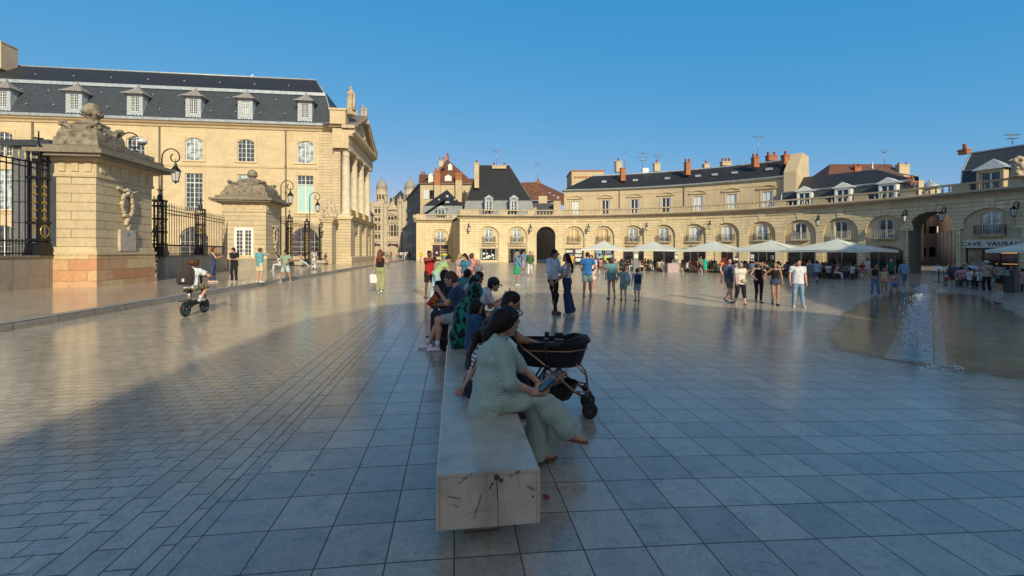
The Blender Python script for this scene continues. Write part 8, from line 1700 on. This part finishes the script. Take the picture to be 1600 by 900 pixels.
for i, (px, lb) in enumerate(((944, "leftmost pale parasol in front of the poster windows"), (1021, "second pale parasol from the left, over the restaurant terrace"), (1116, "third pale parasol from the left, beside the red door"), (1205, "fourth pale parasol, in front of the open doorway"), (1308, "fifth pale parasol, largest and right of the walkers"))):
    ph_ = aphi(px, -14); c = ARC(ph_, -14); c.z = gz(c.x); parasol(lb, pos=c, rz=-ph_, s=(.78, .90, .92, .94, .98)[i])
c = P(1658, 450); parasol("pale parasol cut by the right edge before the wine shop", pos=c, rz=-.9, s=.95)
WICK = cloth((.25, .19, .11)); DKM = plain("dark chair metal", (.03, .03, .032), .4, .4)
def chair_tree(loc, rz, label, wick, group):
    r = thing("terrace_chair", label, "chair", loc, rz, group); mt = WICK if wick else DKM
    s_ = MB(); s_.box((0, 0, .45), (.42, .42, .03)); s_.build("seat", mt, r, False)
    b_ = MB(); b_.tube([(-.21, -.20, .45), (-.22, -.25, .80), (-.12, -.27, .90), (.12, -.27, .90), (.22, -.25, .80), (.21, -.20, .45)], .016, 5)
    for q in (-.1, 0, .1): b_.tube([(q, -.22, .46), (q, -.265, .89)], .009, 4)
    for q in (.62, .76): b_.tube([(-.21, -.235, q), (.21, -.235, q)], .009, 4)
    b_.build("backrest", mt, r, False)
    for x, y in ((-.19, -.19), (.19, -.19), (-.19, .19), (.19, .19)): l_ = MB(); l_.tube([(x, y, .45), (x * 1.12, y * 1.12, 0)], .013, 5); l_.build("leg", DKM, r, False)
    return r
def table_tree(loc, rz, label, group, top):
    r = thing("terrace_table", label, "table", loc, rz, group); t_ = MB(); t_.lathe((0, 0, .72), [(.34, 0), (.36, .015), (.36, .03)], 16); t_.build("tabletop", top, r, False)
    b_ = MB(); b_.tube([(0, 0, .02), (0, 0, .72)], .025, 6); b_.lathe((0, 0, 0), [(.20, 0), (.18, .02), (.03, .05)], 12); b_.build("pedestal", DKM, r, False); return r
GC, GT, GP = "wicker chairs of the long terrace", "small round tables of the long terrace", "customers seated on the long terrace"
LCH, LTB, LCU = "bistro chair on the long terrace under the pale parasols", "small round table on the long terrace under the pale parasols", "seated customer on the long terrace under the pale parasols"
ch0 = chair_tree((0, 0, 0), 0, LCH, True, GC); ch1 = chair_tree((0, 0, 0), 0, LCH, False, GC); tb0 = table_tree((0, 0, 0), 0, LTB, GT, plain("pale table top", (.45, .42, .38), .3, 0, .1))
cols = [(.6, .6, .62), (.03, .03, .04), (.10, .18, .33), (.55, .35, .25), (.45, .06, .06), (.60, .55, .40), (.16, .30, .22), (.35, .35, .38), (.5, .25, .3), (.04, .08, .18)]
tmpl = []
for i in range(10):
    fem = i % 2; q = person(LCU, (0, 0, 0), 0, 1.66 + .02 * (i % 5), 'f' if fem else 'm', ['light', 'tan', 'pink', 'olive', 'light'][i % 5], (['bob', 'long', 'pony', 'bob', 'long'][i % 5] if fem else 'short', ['dark', 'brown', 'black', 'grey', 'blond', 'dark'][i % 6]), ('tee', cols[i]), ('shorts' if i % 3 else 'trousers', cols[(i * 3 + 1) % 10]), (.2, .2, .2), pz=.56, lean=(-4, 10, 4, 18)[i % 4], head=((i % 3 - 1) * 25, 8), feet=((-.12, .42, 0), (.12, .48, 0)), hands=((-.12, .38, .78), (.12, .34, .80 + .2 * (i % 3))), kpole=((0, .6, 1), (0, .6, 1)), tiny=True, group=GP)['root']; tmpl.append(q)
R = random.Random(21); used = set()
def use(o, loc, rz, label=None, group=None):
    if o.name not in used: used.add(o.name); r = o
    else: r = copy_tree(o)
    r.location = loc; r.rotation_euler = (0, 0, rz)
    if label: r["label"] = label
    if group: r["group"] = group
    return r
for row, d in enumerate((-16.2, -14.2, -12.2, -10.4)):
    px = 936 + row * 7
    while px < 1345:
        zn = "the leftmost parasol" if px < 985 else "the second parasol from the left" if px < 1068 else "the third parasol from the left" if px < 1162 else "the fourth parasol from the left" if px < 1256 else "the fifth parasol, right of the walkers"; zl = lambda a_: dict(label=a_ + " under or beside " + zn, group=a_.split(" on")[0] + "s by " + zn)
        if not (1118 < px < 1134 and row == 0):
            p_ = aphi(px, d); c = ARC(p_, d); c.z = gz(c.x); base = -p_
            use(tb0, c, base, **zl('small round cafe table'))
            for a in ((0, math.pi) if R.random() < .5 else (.3, 2.2, 4.2)):
                a += R.uniform(-.4, .4) + base + math.pi / 2; off = Vector((math.cos(a), math.sin(a), 0)) * .62; q = c + off; q.z = gz(q.x); f = math.atan2(-(-off.x), -off.y) if False else math.atan2(off.x, -off.y)
                use(ch0 if px < 1180 else ch1, q, f, **zl('bistro chair' if px < 1180 else 'dark bistro chair'))
                if R.random() < (.80 if row < 3 else .55) * (1 if px < 1240 or px > 1255 else .4): use(R.choice(tmpl), q + Vector((R.uniform(-.03, .03), R.uniform(-.03, .03), 0)), f + R.uniform(-.3, .3), **zl('seated cafe customer'))
        px += (R.uniform(17, 25) if d < -15 else R.uniform(19, 27)) * 1.15
# right terrace before the wine shop
GC2, GT2, GP2 = "chairs of the wine shop terrace", "tables of the wine shop terrace", "customers of the wine shop terrace"
seat = [(1487, 447, 0), (1502, 449, -.6), (1515, 451, .4), (1532, 452, -.2), (1492, 440, 2.6), (1505, 438, 3.0), (1521, 440, 3.4), (1480, 436, -2.4), (1548, 444, 3.1), (1575, 452, .2), (1590, 450, .5), (1597, 456, .3), (1584, 442, 2.8), (1512, 432, 3.2), (1535, 434, 2.9)]
for i, (px, py, a) in enumerate(seat):
    q = P(px, py); use(ch1, q, a, "curved bistro chair on the wine shop terrace", GC2)
    if i not in (9,): use(tmpl[(i * 7 + 1) % 10] if i not in (2, 3) else tmpl[0], q, a, "seated customer on the wine shop terrace", GP2)
for px, py in ((1495, 444), (1512, 445), (1528, 447), (1582, 447), (1596, 446), (1525, 437)): use(tb0, P(px, py), 0, "small round table on the wine shop terrace", GT2)
# menu stands, boards, bins
def stand(name, label, px, py, w, h_, d, mat, panel=None, rz=0, slope=False):
    c = P(px, py); r = thing(name, label, name.replace("_", " "), c, rz); m = MB()
    if slope: m.tube([(0, 0, 0), (0, 0, h_)], .04, 8); m.box((0, 0, .02), (.4, .4, .04)); m.build("post", mat, r, False); m = MB(); m.box((0, 0, h_ + .02), (w, d, .04), R=Matrix.Rotation(.45, 3, 'X')); m.build("menu_panel", panel, r, False)
    else:
        m.frus((0, 0, 0), (w, d), (w * .96, d * .9), h_); m.build("stand_body", mat, r, False)
        if panel: m = MB(); m.box((0, -d / 2 - .01, h_ * .80), (w * .75, .03, h_ * .22)); m.box((0, 0, h_ + .03), (w * 1.1, d * 1.1, .06)); m.build("panel", panel, r, False)
GP_ = plain("slate grey stand", (.14, .17, .19), .5); LP = plain("ivory menu sheet", (.62, .60, .44), .5, 0, .2)
stand("menu_stand", "tall slate grey menu stand with ivory sheet before the restaurant", 993, 424, .55, 2.05, .4, GP_, LP); stand("menu_stand", "second grey menu stand behind the pink planter box", 1056, 421, .5, 1.9, .4, GP_, LP); stand("planter_box", "low pink screen box at the terrace front", 1050.5, 425.5, 1.15, .95, .5, plain("dusty pink panel", (.42, .31, .33), .7, 0, .1))
stand("menu_lectern", "white sloping menu lectern, leftmost at the wine shop terrace", 1467, 441, .6, 1.05, .45, DKM, plain("white menu card", (.55, .60, .66), .4, 0, .2), slope=True); stand("menu_lectern", "white sloping menu lectern behind the seated customers", 1522, 444, .6, 1.15, .45, DKM, plain("white menu card", (.55, .60, .66), .4, 0, .2), slope=True); stand("menu_lectern", "blue grey menu lectern at the right edge", 1597, 455, .75, 1.05, .5, DKM, plain("white menu card", (.55, .60, .66), .4, 0, .2), slope=True)
stand("pavement_board", "dark grey pavement board beside the green bag", 1580, 457, .62, 1.25, .5, plain("dark board", (.045, .048, .055), .6), None, .4)
c = P(694, 411); bn = thing("litter_bin", "grey green litter bin with yellow liner before the pavilion shop", "bin", c); m = MB(); m.lathe((0, 0, 0), [(.36, 0), (.40, .2), (.42, 1.05), (.44, 1.1)], 14); m.build("bin_body", plain("grey green bin", (.16, .20, .19), .6), bn, False); m = MB(); m.lathe((0, 0, 1.08), [(.45, 0), (.5, .12), (.38, .26), (.2, .3)], 12); m.build("liner", plain("yellow liner", (.55, .50, .05), .5), bn, False)
c = P(657.5, 409); lb_ = thing("letter_box", "small yellow letter box on the pavilion wall side", "letter box", c); m = MB(); m.box((0, 0, .45), (.12, .12, .9)); m.build("post", GP_, lb_, False); m = MB(); m.box((0, 0, 1.15), (.5, .35, .6)); m.lathe((0, 0, 1.44), [(.25, 0), (.2, .08), (.05, .12)], 10); m.build("box", plain("post yellow", (.60, .42, .02), .5), lb_, False)
# people and cover at far end of the street
cl = [((.6, .6, .6), (.02, .03, .08)), ((.62, .62, .6), (.55, .55, .52)), ((.1, .35, .3), (.03, .03, .05)), ((.6, .4, .1), (.03, .03, .03)), ((.25, .03, .03), (.05, .05, .08)), ((.35, .38, .28), (.5, .4, .35)), ((.03, .03, .04), (.03, .03, .04)), ((.5, .5, .52), (.3, .35, .4)), ((.55, .25, .22), (.2, .2, .22)), ((.6, .6, .58), (.6, .6, .58))]
spots = [(581.5, 407, 0), (604, 404.5, 2), (608, 404.3, 3), (611, 404.5, 4), (616, 408.5, 5), (621.5, 404.5, 8), (626, 404.5, 0), (629, 404.2, 7), (633, 404.8, 9), (636, 404.6, 1), (640, 405, 6), (648, 406, 9), (651, 406.5, 6), (600, 404, 6)]
desc = ["in white top and navy trousers beside the portico corner", "in teal top at the left of the great portal", "in orange top before the great portal", "in dark red top before the great portal", "in pale green dress walking up the middle of the street", "in salmon top right of the great portal", "in white top and dark trousers past the portal", "in grey top walking beside the shaded houses", "all in white in the street crowd, left one", "in white and cream beside the shaded houses", "all in black before the shaded houses", "all in white with a dark bag at the street corner", "in black standing beside the one in white at the street corner", "in black at the small left portal"]
for (px, py, ci), ds in zip(spots, desc):
    Yp = H * F / (py - HY); q = Vector(((px - CX) / F * Yp, Yp, .0)); person("distant walker " + ds, q, random.choice([0, 170, 30, -150]), 1.72, random.choice('mf'), 'light', ('short', 'dark'), ('tee', cl[ci][0]), ('trousers', cl[ci][1]) if ci != 5 else ('minis', cl[ci][0]), (.2, .2, .2), tiny=True, **random.choice((W1, W2)))
far_ = [("person in blue top and shorts at the souvenir shop", 818, 423, (.10, .18, .35), (.3, .3, .34)), ("person in pale blue shirt beside the souvenir shop", 823, 421, (.35, .42, .55), (.1, .1, .15)), ("person in pink hat and red top near the passage", 832, 420, (.6, .25, .25), (.3, .3, .3)), ("person in olive clothes left of the couple's heads near the passage", 873.5, 424, (.25, .24, .14), (.06, .06, .08)), ("person in orange yellow top seen right of the long-haired woman", 893, 424, (.7, .36, .03), (.5, .5, .5)),
        ("waiter in white shirt standing between the terrace and the red door", 1150, 424, (.6, .6, .6), (.02, .02, .02)), ("person in lime jacket behind the left end of the terrace", 945, 416.5, (.45, .65, .02), (.03, .03, .04)), ("person in white shirt at the left end of the terrace", 937, 421, (.62, .60, .58), (.03, .03, .04)), ("tall person in dark clothes in the open doorway", 1193, 419.5, (.12, .10, .09), (.03, .03, .04))]
for ds, px, py, a, b_ in far_: person(ds, P(px, py), random.choice([0, 170, 60, -150]), 1.74, random.choice('mf'), 'light', ('short', 'dark'), ('tee', a), ('trousers', b_), (.2, .2, .2), tiny=True, **random.choice((W1, W2)))
# statues on the palace
for lb, px, py0, py1, v_ in (("taller pale statue on the attic block of the palace portico", 548, 134, 176, VF - .1), ("second pale statue behind the first above the pediment", 567, 163, 190, VF + 7.4)):
    _, Y = on_v(v_, px); zb_ = zy(py1, Y); zt3 = zy(py0, Y); hh_ = zt3 - zb_; p_ = Vector(((px - CX) / F * Y, Y, zb_))
    q = person(lb, p_ + Vector((0, 0, .3)), 150, hh_ - .3, 'f', stone=CARVED, feet=((-.1, 0, 0), (.1, .05, 0)), hands=((-.2, .25, 1.1), (.25, .1, 1.5)), tiny=True, cat="statue"); q['root'].name = "statue"
    m = MB(); m.box((0, 0, -.3), (1.2, 1.2, .7)); link("plinth", m.mesh("plinth", CARVED), q['root']); me_ = to_mesh("drapery", [sdf_mesh([C(A3(0, 0, 0), A3(0, .05, .95) * q['k'], .24 * q['k'], .14 * q['k'], 1.2), C(A3(-.1, -.12, .8) * q['k'], A3(.1, .1, 1.25) * q['k'], .08 * q['k'], .07 * q['k'], 1.4)], .05, .06, (), .04)], CARVED); link("drapery", me_, q['root'])
    m = MB(); m.tube([(-.7, .1, -.1), (-.75, .1, hh_ * .5)], [.26, .12], 8); m.ball((-.75, .1, hh_ * .54), .2, 8); link("trophy", m.mesh("trophy", CARVED), q['root'])
gu = V(392.5, 121, 63); gl_ = thing("gull", "white gull perched on the palace ridge", "bird", gu); me_ = to_mesh("body", [sdf_mesh([C(A3(-.15, 0, .1), A3(.15, 0, .2), .1, .13), C(A3(.15, 0, .2), A3(.25, 0, .42), .07, .07), C(A3(-.15, 0, .1), A3(-.45, 0, .05), .07, .03), C(A3(0, 0, .05), A3(0, 0, -.15), .02, .02)], .03, .05)], cloth((.7, .7, .7))); link("body", me_, gl_)
# cigarette stub, leaves and small litter on the slabs
lit = thing("litter", "crumpled red wrapper lying on the ground by the bench end", "litter", P(852, 779)); m = MB(); [m.ball((random.uniform(-.02, .02), random.uniform(-.02, .02), .012), random.uniform(.008, .016), 5, sc=(1.3, 1, .6)) for _ in range(6)]; m.build("wrapper", plain("red wrapper", (.35, .05, .04), .5), lit, False)
